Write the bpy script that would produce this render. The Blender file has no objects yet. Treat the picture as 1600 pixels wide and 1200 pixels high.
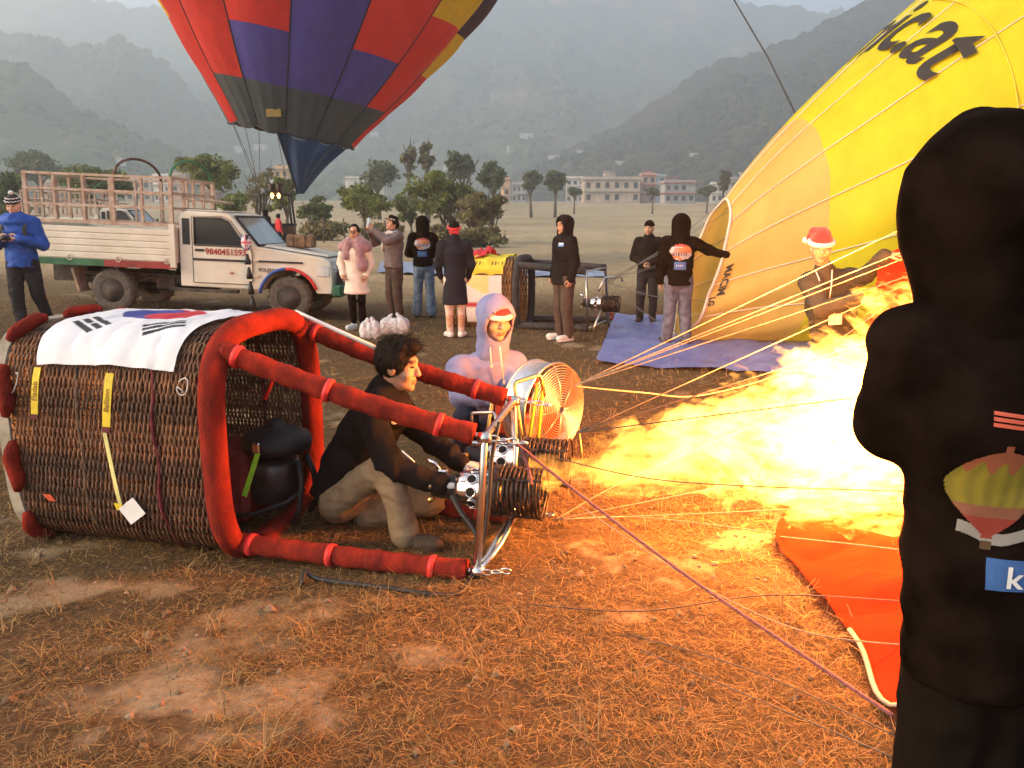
import bpy, bmesh, math, random
import numpy as np
from mathutils import Vector, Matrix, Quaternion

random.seed(7); np.random.seed(7)
SC = bpy.context.scene
COL = SC.collection
PI = math.pi
R = math.radians

# ---------------------------------------------------------------- camera
CAM_H = 1.62
PITCH = R(11.8)
cam_d = bpy.data.cameras.new('camera'); cam_d.lens = 27.0; cam_d.sensor_width = 36.0; cam_d.sensor_fit = 'HORIZONTAL'
cam_d.clip_start = 0.05; cam_d.clip_end = 9000
cam = bpy.data.objects.new('camera', cam_d); COL.objects.link(cam)
cam.location = (0, 0, CAM_H); cam.rotation_euler = (R(90) - PITCH, 0, 0)
SC.camera = cam
# ---------------------------------------------------------------- world and sun (dawn, valley still in shade)
SUN_EL, SUN_AZ = R(24), R(-105)         # azimuth clockwise from +Y: soft early light from the left
w = bpy.data.worlds.new('World'); SC.world = w; w.use_nodes = True
nt = w.node_tree; nt.nodes.clear()
sky = nt.nodes.new('ShaderNodeTexSky'); sky.sky_type = 'NISHITA'; sky.sun_disc = False
sky.sun_elevation = SUN_EL; sky.sun_rotation = SUN_AZ; sky.air_density = 1.0; sky.dust_density = 5.0; sky.ozone_density = 1.0; sky.altitude = 800
bg = nt.nodes.new('ShaderNodeBackground'); bg.inputs['Strength'].default_value = 0.115
wo = nt.nodes.new('ShaderNodeOutputWorld')
wt = nt.nodes.new('ShaderNodeMix'); wt.data_type = 'RGBA'; wt.blend_type = 'MULTIPLY'; wt.inputs[0].default_value = 1.0; wt.inputs[7].default_value = (1.0, 0.94, 0.86, 1)
nt.links.new(sky.outputs[0], wt.inputs[6]); nt.links.new(wt.outputs[2], bg.inputs[0]); nt.links.new(bg.outputs[0], wo.inputs[0])
sd = bpy.data.lights.new('sun', 'SUN'); sd.energy = 2.2; sd.angle = R(16); sd.color = (1.0, 0.72, 0.44)
sun = bpy.data.objects.new('sun', sd); COL.objects.link(sun)
sun_dir = Vector((math.sin(SUN_AZ) * math.cos(SUN_EL), math.cos(SUN_AZ) * math.cos(SUN_EL), math.sin(SUN_EL)))
sun.rotation_euler = sun_dir.to_track_quat('Z', 'Y').to_euler(); sun.location = (-20, -30, 40)
# ---------------------------------------------------------------- exposure and sampling
vs = SC.view_settings; vs.view_transform = 'Standard'; vs.look = 'None'; vs.gamma = 1.0; vs.use_curve_mapping = False
vs.exposure = 2.05
cy = SC.cycles
cy.use_denoising = True; cy.max_bounces = 5; cy.diffuse_bounces = 2; cy.glossy_bounces = 2; cy.transmission_bounces = 3
cy.volume_bounces = 1; cy.transparent_max_bounces = 12; cy.caustics_reflective = False; cy.caustics_refractive = False
cy.sample_clamp_indirect = 4.0; cy.use_adaptive_sampling = True; cy.adaptive_threshold = 0.02

# ---------------------------------------------------------------- pixel helper (photograph pixels -> rays), used to work out real positions
PS, PC = math.sin(PITCH), math.cos(PITCH)
def ray(px, py):
    u = (px - 800) / 1200; v = (600 - py) / 1200
    return Vector((u, PC + v * PS, -PS + v * PC))
def at(px, py, Y):
    r = ray(px, py); t = Y / r.y
    return Vector((r.x * t, Y, CAM_H + r.z * t))
def gnd(px, py, z=0.0):
    r = ray(px, py); t = (z - CAM_H) / r.z
    return Vector((r.x * t, r.y * t, z))
def sstep(a, b, x):
    t = np.clip((np.asarray(x, float) - a) / (b - a), 0, 1); return t * t * (3 - 2 * t)

# ---------------------------------------------------------------- noise in numpy
_perm = np.random.RandomState(3).rand(64, 64, 64).astype(np.float32)
def vnoise(p):
    p = np.asarray(p, np.float32); i = np.floor(p).astype(np.int64); f = p - i; f = f * f * (3 - 2 * f)
    x0, y0, z0 = (i[..., k] & 63 for k in range(3)); x1, y1, z1 = (x0 + 1) & 63, (y0 + 1) & 63, (z0 + 1) & 63
    fx, fy, fz = f[..., 0], f[..., 1], f[..., 2]
    def L(a, b, t): return a + (b - a) * t
    return L(L(L(_perm[x0, y0, z0], _perm[x1, y0, z0], fx), L(_perm[x0, y1, z0], _perm[x1, y1, z0], fx), fy),
             L(L(_perm[x0, y0, z1], _perm[x1, y0, z1], fx), L(_perm[x0, y1, z1], _perm[x1, y1, z1], fx), fy), fz) * 2 - 1
def fbm(p, o=4, g=0.5):
    p = np.asarray(p, np.float32); s = 0; a = 1.0
    for k in range(o):
        s = s + a * vnoise(p + 17.3 * k); p = p * 2.03; a *= g
    return s

# ---------------------------------------------------------------- materials
MATS = {}
def _n(nt, t, **kw):
    n = nt.nodes.new(t)
    for k, v in kw.items():
        if k in n.inputs: n.inputs[k].default_value = v
        else: setattr(n, k, v)
    return n
def mat(name, col, rough=0.8, var=0.18, scale=6.0, bump=0.15, bscale=60.0, metal=0.0, col2=None, stretch=None, attr=None,
        trans=0.0, objrand=0.0, sheen=0.0, bdist=0.01, spec=0.4, coat=0.0, hue=0.0):
    """principled surface with noise colour variation, relief, optional vertex colour, translucency and per-object variation"""
    if name in MATS: return MATS[name]
    m = bpy.data.materials.new(name); m.use_nodes = True; nt = m.node_tree; nt.nodes.clear(); L = nt.links.new
    out = _n(nt, 'ShaderNodeOutputMaterial'); p = _n(nt, 'ShaderNodeBsdfPrincipled')
    tc = _n(nt, 'ShaderNodeTexCoord'); src = tc.outputs['Object']
    if stretch:
        mp = _n(nt, 'ShaderNodeMapping'); mp.inputs['Scale'].default_value = stretch; L(src, mp.inputs['Vector']); src = mp.outputs[0]
    nz = _n(nt, 'ShaderNodeTexNoise', Scale=scale, Detail=5.0, Roughness=0.6); L(src, nz.inputs['Vector'])
    c1 = Vector(col); c2 = Vector(col2) if col2 else c1 * (1 - 2.2 * var)
    if not col2: c1 = c1 * (1 + 1.2 * var)
    mx = _n(nt, 'ShaderNodeMix', data_type='RGBA')
    rp = _n(nt, 'ShaderNodeMapRange'); rp.inputs[1].default_value = 0.32; rp.inputs[2].default_value = 0.68
    L(nz.outputs['Fac'], rp.inputs[0]); L(rp.outputs[0], mx.inputs[0])
    mx.inputs[6].default_value = (max(c2.x, 0), max(c2.y, 0), max(c2.z, 0), 1); mx.inputs[7].default_value = (*c1, 1)
    cout = mx.outputs[2]
    if attr:
        at_ = _n(nt, 'ShaderNodeAttribute', attribute_name=attr)
        mu = _n(nt, 'ShaderNodeMix', data_type='RGBA', blend_type='MULTIPLY'); mu.inputs[0].default_value = 1.0
        L(cout, mu.inputs[6]); L(at_.outputs['Color'], mu.inputs[7]); cout = mu.outputs[2]
    if objrand:
        oi = _n(nt, 'ShaderNodeObjectInfo'); hs = _n(nt, 'ShaderNodeHueSaturation')
        r2 = _n(nt, 'ShaderNodeMapRange'); r2.inputs[3].default_value = 1 - objrand; r2.inputs[4].default_value = 1 + objrand
        L(oi.outputs['Random'], r2.inputs[0]); L(r2.outputs[0], hs.inputs['Value']); L(cout, hs.inputs['Color']); cout = hs.outputs[0]
    L(cout, p.inputs['Base Color'])
    p.inputs['Roughness'].default_value = rough; p.inputs['Metallic'].default_value = metal
    p.inputs['Specular IOR Level'].default_value = spec
    if sheen: p.inputs['Sheen Weight'].default_value = sheen
    if coat: p.inputs['Coat Weight'].default_value = coat
    if bump:
        n2 = _n(nt, 'ShaderNodeTexNoise', Scale=bscale, Detail=4.0, Roughness=0.6); L(src, n2.inputs['Vector'])
        bp = _n(nt, 'ShaderNodeBump', Strength=bump, Distance=bdist); L(n2.outputs['Fac'], bp.inputs['Height']); L(bp.outputs[0], p.inputs['Normal'])
    sh = p.outputs[0]
    if trans:
        tr = _n(nt, 'ShaderNodeBsdfTranslucent'); L(cout, tr.inputs['Color'])
        ms = _n(nt, 'ShaderNodeMixShader'); ms.inputs[0].default_value = trans; L(sh, ms.inputs[1]); L(tr.outputs[0], ms.inputs[2]); sh = ms.outputs[0]
    L(sh, out.inputs['Surface'])
    MATS[name] = m
    return m
def glass_mat(name, col, alpha=0.35, rough=0.05):
    if name in MATS: return MATS[name]
    m = bpy.data.materials.new(name); m.use_nodes = True; p = m.node_tree.nodes['Principled BSDF']
    p.inputs['Base Color'].default_value = (*col, 1); p.inputs['Roughness'].default_value = rough; p.inputs['Alpha'].default_value = alpha
    MATS[name] = m; return m
def emit_mat(name, col, s):
    m = bpy.data.materials.new(name); m.use_nodes = True; nt = m.node_tree; nt.nodes.clear()
    e = _n(nt, 'ShaderNodeEmission', Strength=s); e.inputs['Color'].default_value = (*col, 1)
    o = _n(nt, 'ShaderNodeOutputMaterial'); nt.links.new(e.outputs[0], o.inputs['Surface']); MATS[name] = m; return m

# ---------------------------------------------------------------- objects
def tag(o, label=None, cat=None, group=None, kind=None):
    if label: o['label'] = label
    if cat: o['category'] = cat
    if group: o['group'] = group
    if kind: o['kind'] = kind
    return o
def empty(name, loc=(0, 0, 0), rz=0.0, label=None, cat=None, group=None):
    o = bpy.data.objects.new(name, None); COL.objects.link(o); o.location = loc; o.rotation_euler = (0, 0, rz); o.empty_display_size = 0.1
    return tag(o, label, cat, group)
def link(name, me, parent=None, material=None, loc=None):
    o = bpy.data.objects.new(name, me); COL.objects.link(o)
    if parent is not None: o.parent = parent
    if loc is not None: o.location = loc
    if material is not None and not me.materials:
        for m_ in (material if isinstance(material, (list, tuple)) else [material]): me.materials.append(m_)
    return o
def copy_tree(o, parent=None):
    c = o.copy(); COL.objects.link(c)
    if parent is not None: c.parent = parent
    for ch in list(o.children): copy_tree(ch, c)
    return c
def mesh_np(name, V, Fq, smooth=True, mat_idx=None, colors=None):
    V = np.asarray(V, np.float32); me = bpy.data.meshes.new(name)
    if isinstance(Fq, np.ndarray):
        nf, k = Fq.shape
        me.vertices.add(len(V)); me.vertices.foreach_set('co', V.ravel())
        me.loops.add(nf * k); me.loops.foreach_set('vertex_index', Fq.astype(np.int32).ravel())
        me.polygons.add(nf); me.polygons.foreach_set('loop_start', np.arange(0, nf * k, k, dtype=np.int32))
        me.update(calc_edges=True)
    else:
        me.from_pydata([tuple(map(float, v)) for v in V], [], Fq); me.update()
    if smooth: me.polygons.foreach_set('use_smooth', np.ones(len(me.polygons), bool))
    if mat_idx is not None: me.polygons.foreach_set('material_index', np.asarray(mat_idx, np.int32))
    if colors is not None:
        ca = me.color_attributes.new('tint', 'FLOAT_COLOR', 'POINT'); c4 = np.ones((len(V), 4), np.float32); c4[:, :3] = colors
        ca.data.foreach_set('color', c4.ravel())
    me.validate(); return me
class MB:
    """collects shapes; build() links them as one mesh object"""
    def __init__(s): s.v = []; s.f = []; s.sm = []; s.mi = []; s.cur = 0
    def add(s, V, F, smooth=False):
        b = len(s.v); s.v.extend([tuple(v) for v in V]); s.f.extend([tuple(i + b for i in f) for f in F]); s.sm.extend([smooth] * len(F)); s.mi.extend([s.cur] * len(F)); return s
    def box(s, c, d, rot=None, bev=0.0):
        x, y, z = (k / 2 for k in d); c = Vector(c)
        if bev <= 0:
            V = [Vector((i * x, j * y, k * z)) for i in (-1, 1) for j in (-1, 1) for k in (-1, 1)]
            F = [(0, 1, 3, 2), (4, 6, 7, 5), (0, 4, 5, 1), (2, 3, 7, 6), (0, 2, 6, 4), (1, 5, 7, 3)]
        else:
            V = []; F = []
            idx = {}
            for i in (-1, 1):
                for j in (-1, 1):
                    for k in (-1, 1):
                        for a in range(3):
                            q = [i * (x - bev), j * (y - bev), k * (z - bev)]; q[a] += (i, j, k)[a] * bev
                            idx[(i, j, k, a)] = len(V); V.append(Vector(q))
            for a in range(3):
                b_, c_ = (a + 1) % 3, (a + 2) % 3
                for sgn in (-1, 1):
                    cs = []
                    for u, v in ((-1, -1), (1, -1), (1, 1), (-1, 1)):
                        t = [0, 0, 0]; t[a] = sgn; t[b_] = u; t[c_] = v; cs.append(idx[(*t, a)])
                    F.append(tuple(cs if sgn > 0 else cs[::-1]))
            for a in range(3):           # edge strips
                b_, c_ = (a + 1) % 3, (a + 2) % 3
                for u in (-1, 1):
                    for v in (-1, 1):
                        t0 = [0, 0, 0]; t0[a] = -1; t0[b_] = u; t0[c_] = v; t1 = list(t0); t1[a] = 1
                        q = (idx[(*t0, b_)], idx[(*t1, b_)], idx[(*t1, c_)], idx[(*t0, c_)])
                        F.append(q if u * v < 0 else q[::-1])
            for i in (-1, 1):
                for j in (-1, 1):
                    for k in (-1, 1):
                        q = tuple(idx[(i, j, k, a)] for a in range(3)); F.append(q if i * j * k > 0 else q[::-1])
        if rot is not None: V = [rot @ v for v in V]
        return s.add([v + c for v in V], F)
    def tube(s, path, r, n=8, closed=False, caps=True, squash=None):
        P = [Vector(p) for p in path]; m = len(P); rs = r if isinstance(r, (list, tuple, np.ndarray)) else [r] * m
        V = []; F = []; prev = None
        for i in range(m):
            a = P[(i - 1) % m] if (closed or i > 0) else P[0]; b = P[(i + 1) % m] if (closed or i < m - 1) else P[-1]
            t = (b - a)
            t = t.normalized() if t.length > 1e-9 else Vector((0, 0, 1))
            if prev is None:
                up = Vector((0, 0, 1)) if abs(t.z) < 0.9 else Vector((1, 0, 0)); u = t.cross(up).normalized()
            else:
                u = (prev - t * prev.dot(t))
                u = u.normalized() if u.length > 1e-6 else t.orthogonal().normalized()
            prev = u; w_ = t.cross(u)
            for k in range(n):
                an = 2 * PI * k / n; q = (squash or 1.0)
                V.append(P[i] + u * math.cos(an) * rs[i] + w_ * math.sin(an) * rs[i] * q)
        for i in range(m if closed else m - 1):
            for k in range(n):
                a0 = i * n + k; a1 = i * n + (k + 1) % n; b0 = ((i + 1) % m) * n + k; b1 = ((i + 1) % m) * n + (k + 1) % n
                F.append((a0, a1, b1, b0))
        if caps and not closed:
            F.append(tuple(range(n - 1, -1, -1))); F.append(tuple((m - 1) * n + k for k in range(n)))
        return s.add(V, F, True)
    def lathe(s, prof, n=20, o=(0, 0, 0), ax=(0, 0, 1), cap=True):
        ax = Vector(ax).normalized(); q = ax.to_track_quat('Z', 'Y'); o = Vector(o); V = []; F = []
        for (r_, h) in prof:
            for k in range(n):
                an = 2 * PI * k / n; V.append(o + q @ Vector((r_ * math.cos(an), r_ * math.sin(an), h)))
        for i in range(len(prof) - 1):
            for k in range(n): F.append((i * n + k, i * n + (k + 1) % n, (i + 1) * n + (k + 1) % n, (i + 1) * n + k))
        if cap:
            F.append(tuple(range(n - 1, -1, -1))); F.append(tuple((len(prof) - 1) * n + k for k in range(n)))
        return s.add(V, F, True)
    def torus(s, o, ax, R_, r_, n=32, k=8, squash=1.0):
        ax = Vector(ax).normalized(); q = ax.to_track_quat('Z', 'Y')
        return s.tube([Vector(o) + q @ Vector((R_ * math.cos(2 * PI * i / n), R_ * math.sin(2 * PI * i / n) * squash, 0)) for i in range(n)], r_, k, closed=True)
    def extrude(s, poly, d, M=None):
        """poly: list of (x,y); extruded by d along +z; M maps to place"""
        n = len(poly); V = [Vector((x, y, 0)) for x, y in poly] + [Vector((x, y, d)) for x, y in poly]
        ar = sum(poly[i][0] * poly[(i + 1) % n][1] - poly[(i + 1) % n][0] * poly[i][1] for i in range(n))
        F = [tuple(range(n - 1, -1, -1)), tuple(range(n, 2 * n))] + [(i, (i + 1) % n, n + (i + 1) % n, n + i) for i in range(n)]
        if ar < 0: F = [f[::-1] for f in F]
        if M is not None: V = [M @ v for v in V]
        return s.add(V, F)
    def mesh(s, name):
        me = bpy.data.meshes.new(name); me.from_pydata([tuple(v) for v in s.v], [], s.f); me.update()
        me.polygons.foreach_set('use_smooth', np.array(s.sm, bool)); me.polygons.foreach_set('material_index', np.array(s.mi, np.int32)); return me
    def build(s, name, material, parent=None, loc=None):
        return link(name, s.mesh(name), parent, material, loc)

# ---------------------------------------------------------------- signed distance fields -> one continuous mesh (surface nets)
class SDF:
    def __init__(s, lo, hi, h):
        s.lo = np.array(lo, float) - 2 * h; s.h = h; s.n = np.ceil((np.array(hi, float) - s.lo) / h).astype(int) + 3
        s.F = np.full(tuple(s.n), 1.0, np.float32)
    def _sl(s, lo, hi, m):
        a = np.clip(np.floor((np.minimum(lo, hi) - m - s.lo) / s.h).astype(int), 0, s.n); b = np.clip(np.ceil((np.maximum(lo, hi) + m - s.lo) / s.h).astype(int) + 1, 0, s.n)
        if np.any(b <= a): return None, None
        sl = tuple(slice(a[i], b[i]) for i in range(3))
        g = np.meshgrid(*[s.lo[i] + s.h * np.arange(a[i], b[i]) for i in range(3)], indexing='ij')
        return sl, np.stack(g, -1)
    def _comb(s, sl, d, k, sub=False):
        F = s.F[sl]; d = d.astype(np.float32)
        if sub:
            s.F[sl] = np.maximum(F, -d) if k <= 0 else -s._smin(-F, d, k)
        else: s.F[sl] = s._smin(F, d, k)
    @staticmethod
    def _smin(a, b, k):
        if k <= 0: return np.minimum(a, b)
        h = np.clip(0.5 + 0.5 * (b - a) / k, 0, 1); return b + (a - b) * h - k * h * (1 - h)
    def cone(s, a, b, ra, rb, k=0.03, sub=False, flat=None):
        a = np.array(a, float); b = np.array(b, float); m = max(ra, rb) + k + 3 * s.h
        sl, P = s._sl(a, b, m)
        if sl is None: return s
        ab = b - a; L2 = max(float(ab @ ab), 1e-9); t = np.clip(((P - a) @ ab) / L2, 0, 1)
        D = P - (a + t[..., None] * ab)
        if flat is not None:               # (direction, factor): squeeze the section along a direction
            u = np.array(flat[0], float); u /= np.linalg.norm(u); c = D @ u; D = D + (c * (1 / flat[1] - 1))[..., None] * u
        d = np.linalg.norm(D, axis=-1) - (ra + (rb - ra) * t)
        if flat is not None: d = d * min(1, flat[1])
        s._comb(sl, d, k, sub); return s
    def ell(s, c, r, k=0.03, rot=None, sub=False):
        c = np.array(c, float); r = np.array(r, float); m = r.max() + k + 3 * s.h
        sl, P = s._sl(c, c, m)
        if sl is None: return s
        D = P - c
        if rot is not None: D = D @ np.array(rot)       # columns of rot = local axes in world
        k0 = np.linalg.norm(D / r, axis=-1); k1 = np.linalg.norm(D / (r * r), axis=-1) + 1e-9
        s._comb(sl, k0 * (k0 - 1) / k1, k, sub); return s
    def box(s, c, hd, rad, k=0.0, rot=None, sub=False):
        c = np.array(c, float); hd = np.array(hd, float); m = np.linalg.norm(hd) + k + 3 * s.h
        sl, P = s._sl(c, c, m)
        if sl is None: return s
        D = P - c
        if rot is not None: D = D @ np.array(rot)
        q = np.abs(D) - (hd - rad); d = np.linalg.norm(np.maximum(q, 0), axis=-1) + np.minimum(q.max(-1), 0) - rad
        s._comb(sl, d, k, sub); return s
    def cut(s, p, n):
        """keep the side where (x-p).n < 0"""
        g = np.meshgrid(*[s.lo[i] + s.h * np.arange(s.n[i]) for i in range(3)], indexing='ij'); n = np.array(n, float); n /= np.linalg.norm(n)
        d = (g[0] - p[0]) * n[0] + (g[1] - p[1]) * n[1] + (g[2] - p[2]) * n[2]; s.F = np.maximum(s.F, d.astype(np.float32)); return s
    def mesh(s):
        F = s.F; F[0], F[-1] = 1, 1; F[:, 0], F[:, -1] = 1, 1; F[:, :, 0], F[:, :, -1] = 1, 1
        S = F < 0; nx, ny, nz = F.shape
        cs = sum(S[i:nx - 1 + i, j:ny - 1 + j, k:nz - 1 + k].astype(np.int8) for i in (0, 1) for j in (0, 1) for k in (0, 1))
        I, J, K = np.nonzero((cs > 0) & (cs < 8)); acc = np.zeros((len(I), 3)); cnt = np.zeros(len(I))
        corners = [(i, j, k) for i in (0, 1) for j in (0, 1) for k in (0, 1)]
        for a in corners:
            for ax in range(3):
                if a[ax] == 1: continue
                b = list(a); b[ax] = 1
                fa = F[I + a[0], J + a[1], K + a[2]]; fb = F[I + b[0], J + b[1], K + b[2]]; mk = (fa < 0) != (fb < 0)
                t = np.where(mk, fa / np.where(mk, fa - fb, 1), 0); p = np.zeros((len(I), 3)); p[:] = a; p[:, ax] = t
                acc[mk] += p[mk]; cnt[mk] += 1
        V = (np.stack([I, J, K], 1) + acc / cnt[:, None]) * s.h + s.lo
        idm = np.full((nx - 1, ny - 1, nz - 1), -1, np.int64); idm[I, J, K] = np.arange(len(I)); Q = []
        for ax in range(3):
            u, v = (ax + 1) % 3, (ax + 2) % 3; sh = [slice(1, -1)] * 3; sh[ax] = slice(0, -1); sh2 = list(sh); sh2[ax] = slice(1, None)
            A = S[tuple(sh)]; B = S[tuple(sh2)]; ii = np.nonzero(A != B)
            base = [ii[0] + (1 if ax != 0 else 0), ii[1] + (1 if ax != 1 else 0), ii[2] + (1 if ax != 2 else 0)]
            def g(du, dv):
                c = [x.copy() for x in base]; c[u] -= du; c[v] -= dv; return idm[c[0], c[1], c[2]]
            q = np.stack([g(1, 1), g(0, 1), g(0, 0), g(1, 0)], 1); fl = ~A[ii]; q[fl] = q[fl][:, ::-1]; Q.append(q)
        Q = np.concatenate(Q); Q = Q[(Q >= 0).all(1)]
        return V, Q
def relax(V, Q, it=2, f=0.5):
    E = np.concatenate([Q[:, [0, 1]], Q[:, [1, 2]], Q[:, [2, 3]], Q[:, [3, 0]]])
    for _ in range(it):
        S = np.zeros_like(V); c = np.zeros(len(V))
        for a, b in ((0, 1), (1, 0)):
            for d in range(3): S[:, d] += np.bincount(E[:, a], V[E[:, b], d], len(V))
            c += np.bincount(E[:, a], minlength=len(V))
        V = V + f * (S / np.maximum(c, 1)[:, None] - V)
    return V
def vnormals(V, Q):
    n = np.cross(V[Q[:, 2]] - V[Q[:, 0]], V[Q[:, 3]] - V[Q[:, 1]]); N = np.zeros_like(V)
    for k in range(4):
        for d in range(3): N[:, d] += np.bincount(Q[:, k], n[:, d], len(V))
    return N / (np.linalg.norm(N, axis=1)[:, None] + 1e-12)
# text as flat mesh
def text_mesh(txt, size=1.0, depth=0.0, bold=0.0, align='CENTER'):
    cu = bpy.data.curves.new('lettering', 'FONT'); cu.body = txt; cu.size = size; cu.extrude = depth; cu.offset = bold; cu.align_x = align; cu.align_y = 'CENTER'; cu.resolution_u = 4
    o = bpy.data.objects.new('lettering', cu); COL.objects.link(o); dg = bpy.context.evaluated_depsgraph_get(); dg.update()
    me = bpy.data.meshes.new_from_object(o.evaluated_get(dg)); bpy.data.objects.remove(o); bpy.data.curves.remove(cu); me.name = 'lettering'; me.materials.clear(); return me
def basis(x, y, o):
    x = Vector(x).normalized(); y = (Vector(y) - x * Vector(y).dot(x)).normalized(); z = x.cross(y)
    M = Matrix((x, y, z)).transposed().to_4x4(); M.translation = Vector(o); return M
# ================================================================ GROUND
def gz(x, y):
    x = np.asarray(x, float); y = np.asarray(y, float)
    left = 0.05 * np.minimum(np.logaddexp(0, (-x - 2.5) * 2) / 2, 9.0) * sstep(5.5, 9.5, y)
    far = np.where(y > 20, 0.00014 * (np.minimum(y, 260) - 20) ** 2, 0) + np.where(y > 260, (y - 260) * 0.03, 0)
    st = np.floor(far / 0.55 + 0.35 * fbm(np.stack([x * 0.012, y * 0.012, x * 0 + 5], -1), 2)) * 0.55
    far = np.where((y > 45) & (y < 300), far * 0.55 + 0.45 * np.maximum(st, 0), far)
    p = np.stack([x, y, x * 0], -1)
    fade = np.clip(14 / np.maximum(np.hypot(x, y), 1), 0, 1)
    return left + far + (0.022 * fbm(p * 0.9, 3) + 0.010 * fbm(p * 6, 2)) * fade
def gz1(x, y): return float(gz(np.array([x]), np.array([y]))[0])
def bare(x, y):
    p = np.stack([np.asarray(x, float), np.asarray(y, float), np.asarray(x, float) * 0 + 2.2], -1)
    b = .25 * fbm(p * np.array([0.75, 1.0, 1]), 2) + .75 * fbm(p * np.array([2.6, 3.4, 1]), 4, .6) - .18
    for cx, cy_, rx, ry, a in ((-1.1, 2.55, 0.8, 0.35, .38), (-0.15, 2.25, 0.5, 0.2, 0.42), (-2.0, 3.0, 0.8, 0.3, 0.6), (0.6, 3.35, 0.35, 0.5, 0.7), (0.9, 2.5, 0.5, 0.9, -0.7), (-0.2, 3.1, 0.6, 0.4, -0.5)):
        b = b + a * np.exp(-((x - cx) / rx) ** 2 - ((y - cy_) / ry) ** 2)
    return sstep(0.1, 0.95, b)
def graded(a, n, m):
    t = np.linspace(-math.asinh(m / a), math.asinh(m / a), 2 * n + 1); return a * np.sinh(t)
gx = graded(1.6, 210, 2400.0); gy = 3.6 + graded(1.6, 210, 2400.0); gy = gy[gy > -260]
GX, GY = np.meshgrid(gx, gy, indexing='xy'); GZ = gz(GX, GY)
nxg, nyg = len(gx), len(gy); ids = np.arange(nxg * nyg).reshape(nyg, nxg)
Q = np.stack([ids[:-1, :-1].ravel(), ids[:-1, 1:].ravel(), ids[1:, 1:].ravel(), ids[1:, :-1].ravel()], 1)
bm_ = bare(GX.ravel(), GY.ravel())
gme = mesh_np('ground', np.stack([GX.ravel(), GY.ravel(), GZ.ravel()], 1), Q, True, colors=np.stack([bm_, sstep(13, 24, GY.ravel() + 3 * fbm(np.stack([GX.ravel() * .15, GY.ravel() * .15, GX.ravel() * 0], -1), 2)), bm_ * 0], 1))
def ground_material():
    m = bpy.data.materials.new('dusty harvested paddy soil'); m.use_nodes = True; nt = m.node_tree; L = nt.links.new
    p = nt.nodes['Principled BSDF']; p.inputs['Roughness'].default_value = 0.95; p.inputs['Specular IOR Level'].default_value = 0.15
    tc = _n(nt, 'ShaderNodeTexCoord'); at_ = _n(nt, 'ShaderNodeAttribute', attribute_name='tint')
    def noise(sc, det=6): 
        n = _n(nt, 'ShaderNodeTexNoise', Scale=sc, Detail=det, Roughness=0.65); L(tc.outputs['Object'], n.inputs['Vector']); return n.outputs['Fac']
    def mix(f, a, b):
        x = _n(nt, 'ShaderNodeMix', data_type='RGBA')
        if f is not None: L(f, x.inputs[0])
        for s_, v in ((6, a), (7, b)):
            if isinstance(v, tuple): x.inputs[s_].default_value = (*v, 1)
            else: L(v, x.inputs[s_])
        return x.outputs[2]
    def rng(f, a, b):
        r_ = _n(nt, 'ShaderNodeMapRange'); r_.inputs[1].default_value = a; r_.inputs[2].default_value = b; L(f, r_.inputs[0]); return r_.outputs[0]
    mat_ = mix(rng(noise(38), 0.35, 0.7), (0.042, 0.025, 0.012), (0.15, 0.088, 0.036))
    mat_ = mix(rng(noise(5), 0.4, 0.75), mat_, (0.10, 0.064, 0.032))
    soil = mix(rng(noise(22), 0.3, 0.7), (0.20, 0.145, 0.085), (0.36, 0.27, 0.165))
    soil = mix(rng(noise(140, 3), 0.45, 0.8), soil, (0.20, 0.145, 0.095))
    f2 = _n(nt, 'ShaderNodeMath', operation='ADD'); sep = _n(nt, 'ShaderNodeSeparateColor'); L(at_.outputs['Color'], sep.inputs[0]); L(sep.outputs[0], f2.inputs[0])
    f3 = _n(nt, 'ShaderNodeMath', operation='MULTIPLY_ADD'); L(noise(12), f3.inputs[0]); f3.inputs[1].default_value = 0.9; f3.inputs[2].default_value = -0.45; L(f3.outputs[0], f2.inputs[1])
    col = mix(rng(f2.outputs[0], 0.25, 0.75), mat_, soil)
    big = mix(rng(noise(0.06, 3), 0.4, 0.62), col, mix(None, (0.20, 0.155, 0.085), (0.20, 0.155, 0.085)))
    near_ = mix(rng(noise(0.35, 4), 0.45, 0.7), col, big)
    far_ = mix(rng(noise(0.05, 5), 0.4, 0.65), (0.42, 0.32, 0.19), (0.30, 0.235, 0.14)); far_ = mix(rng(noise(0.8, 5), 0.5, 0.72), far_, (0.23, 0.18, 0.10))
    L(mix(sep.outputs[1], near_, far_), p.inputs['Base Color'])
    b1 = _n(nt, 'ShaderNodeBump', Strength=0.7, Distance=0.02); L(noise(45), b1.inputs['Height'])
    b2 = _n(nt, 'ShaderNodeBump', Strength=0.35, Distance=0.005); L(noise(260, 3), b2.inputs['Height']); L(b1.outputs[0], b2.inputs['Normal']); L(b2.outputs[0], p.inputs['Normal'])
    return m
tag(link('ground', gme, None, ground_material()), kind='structure')

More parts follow.
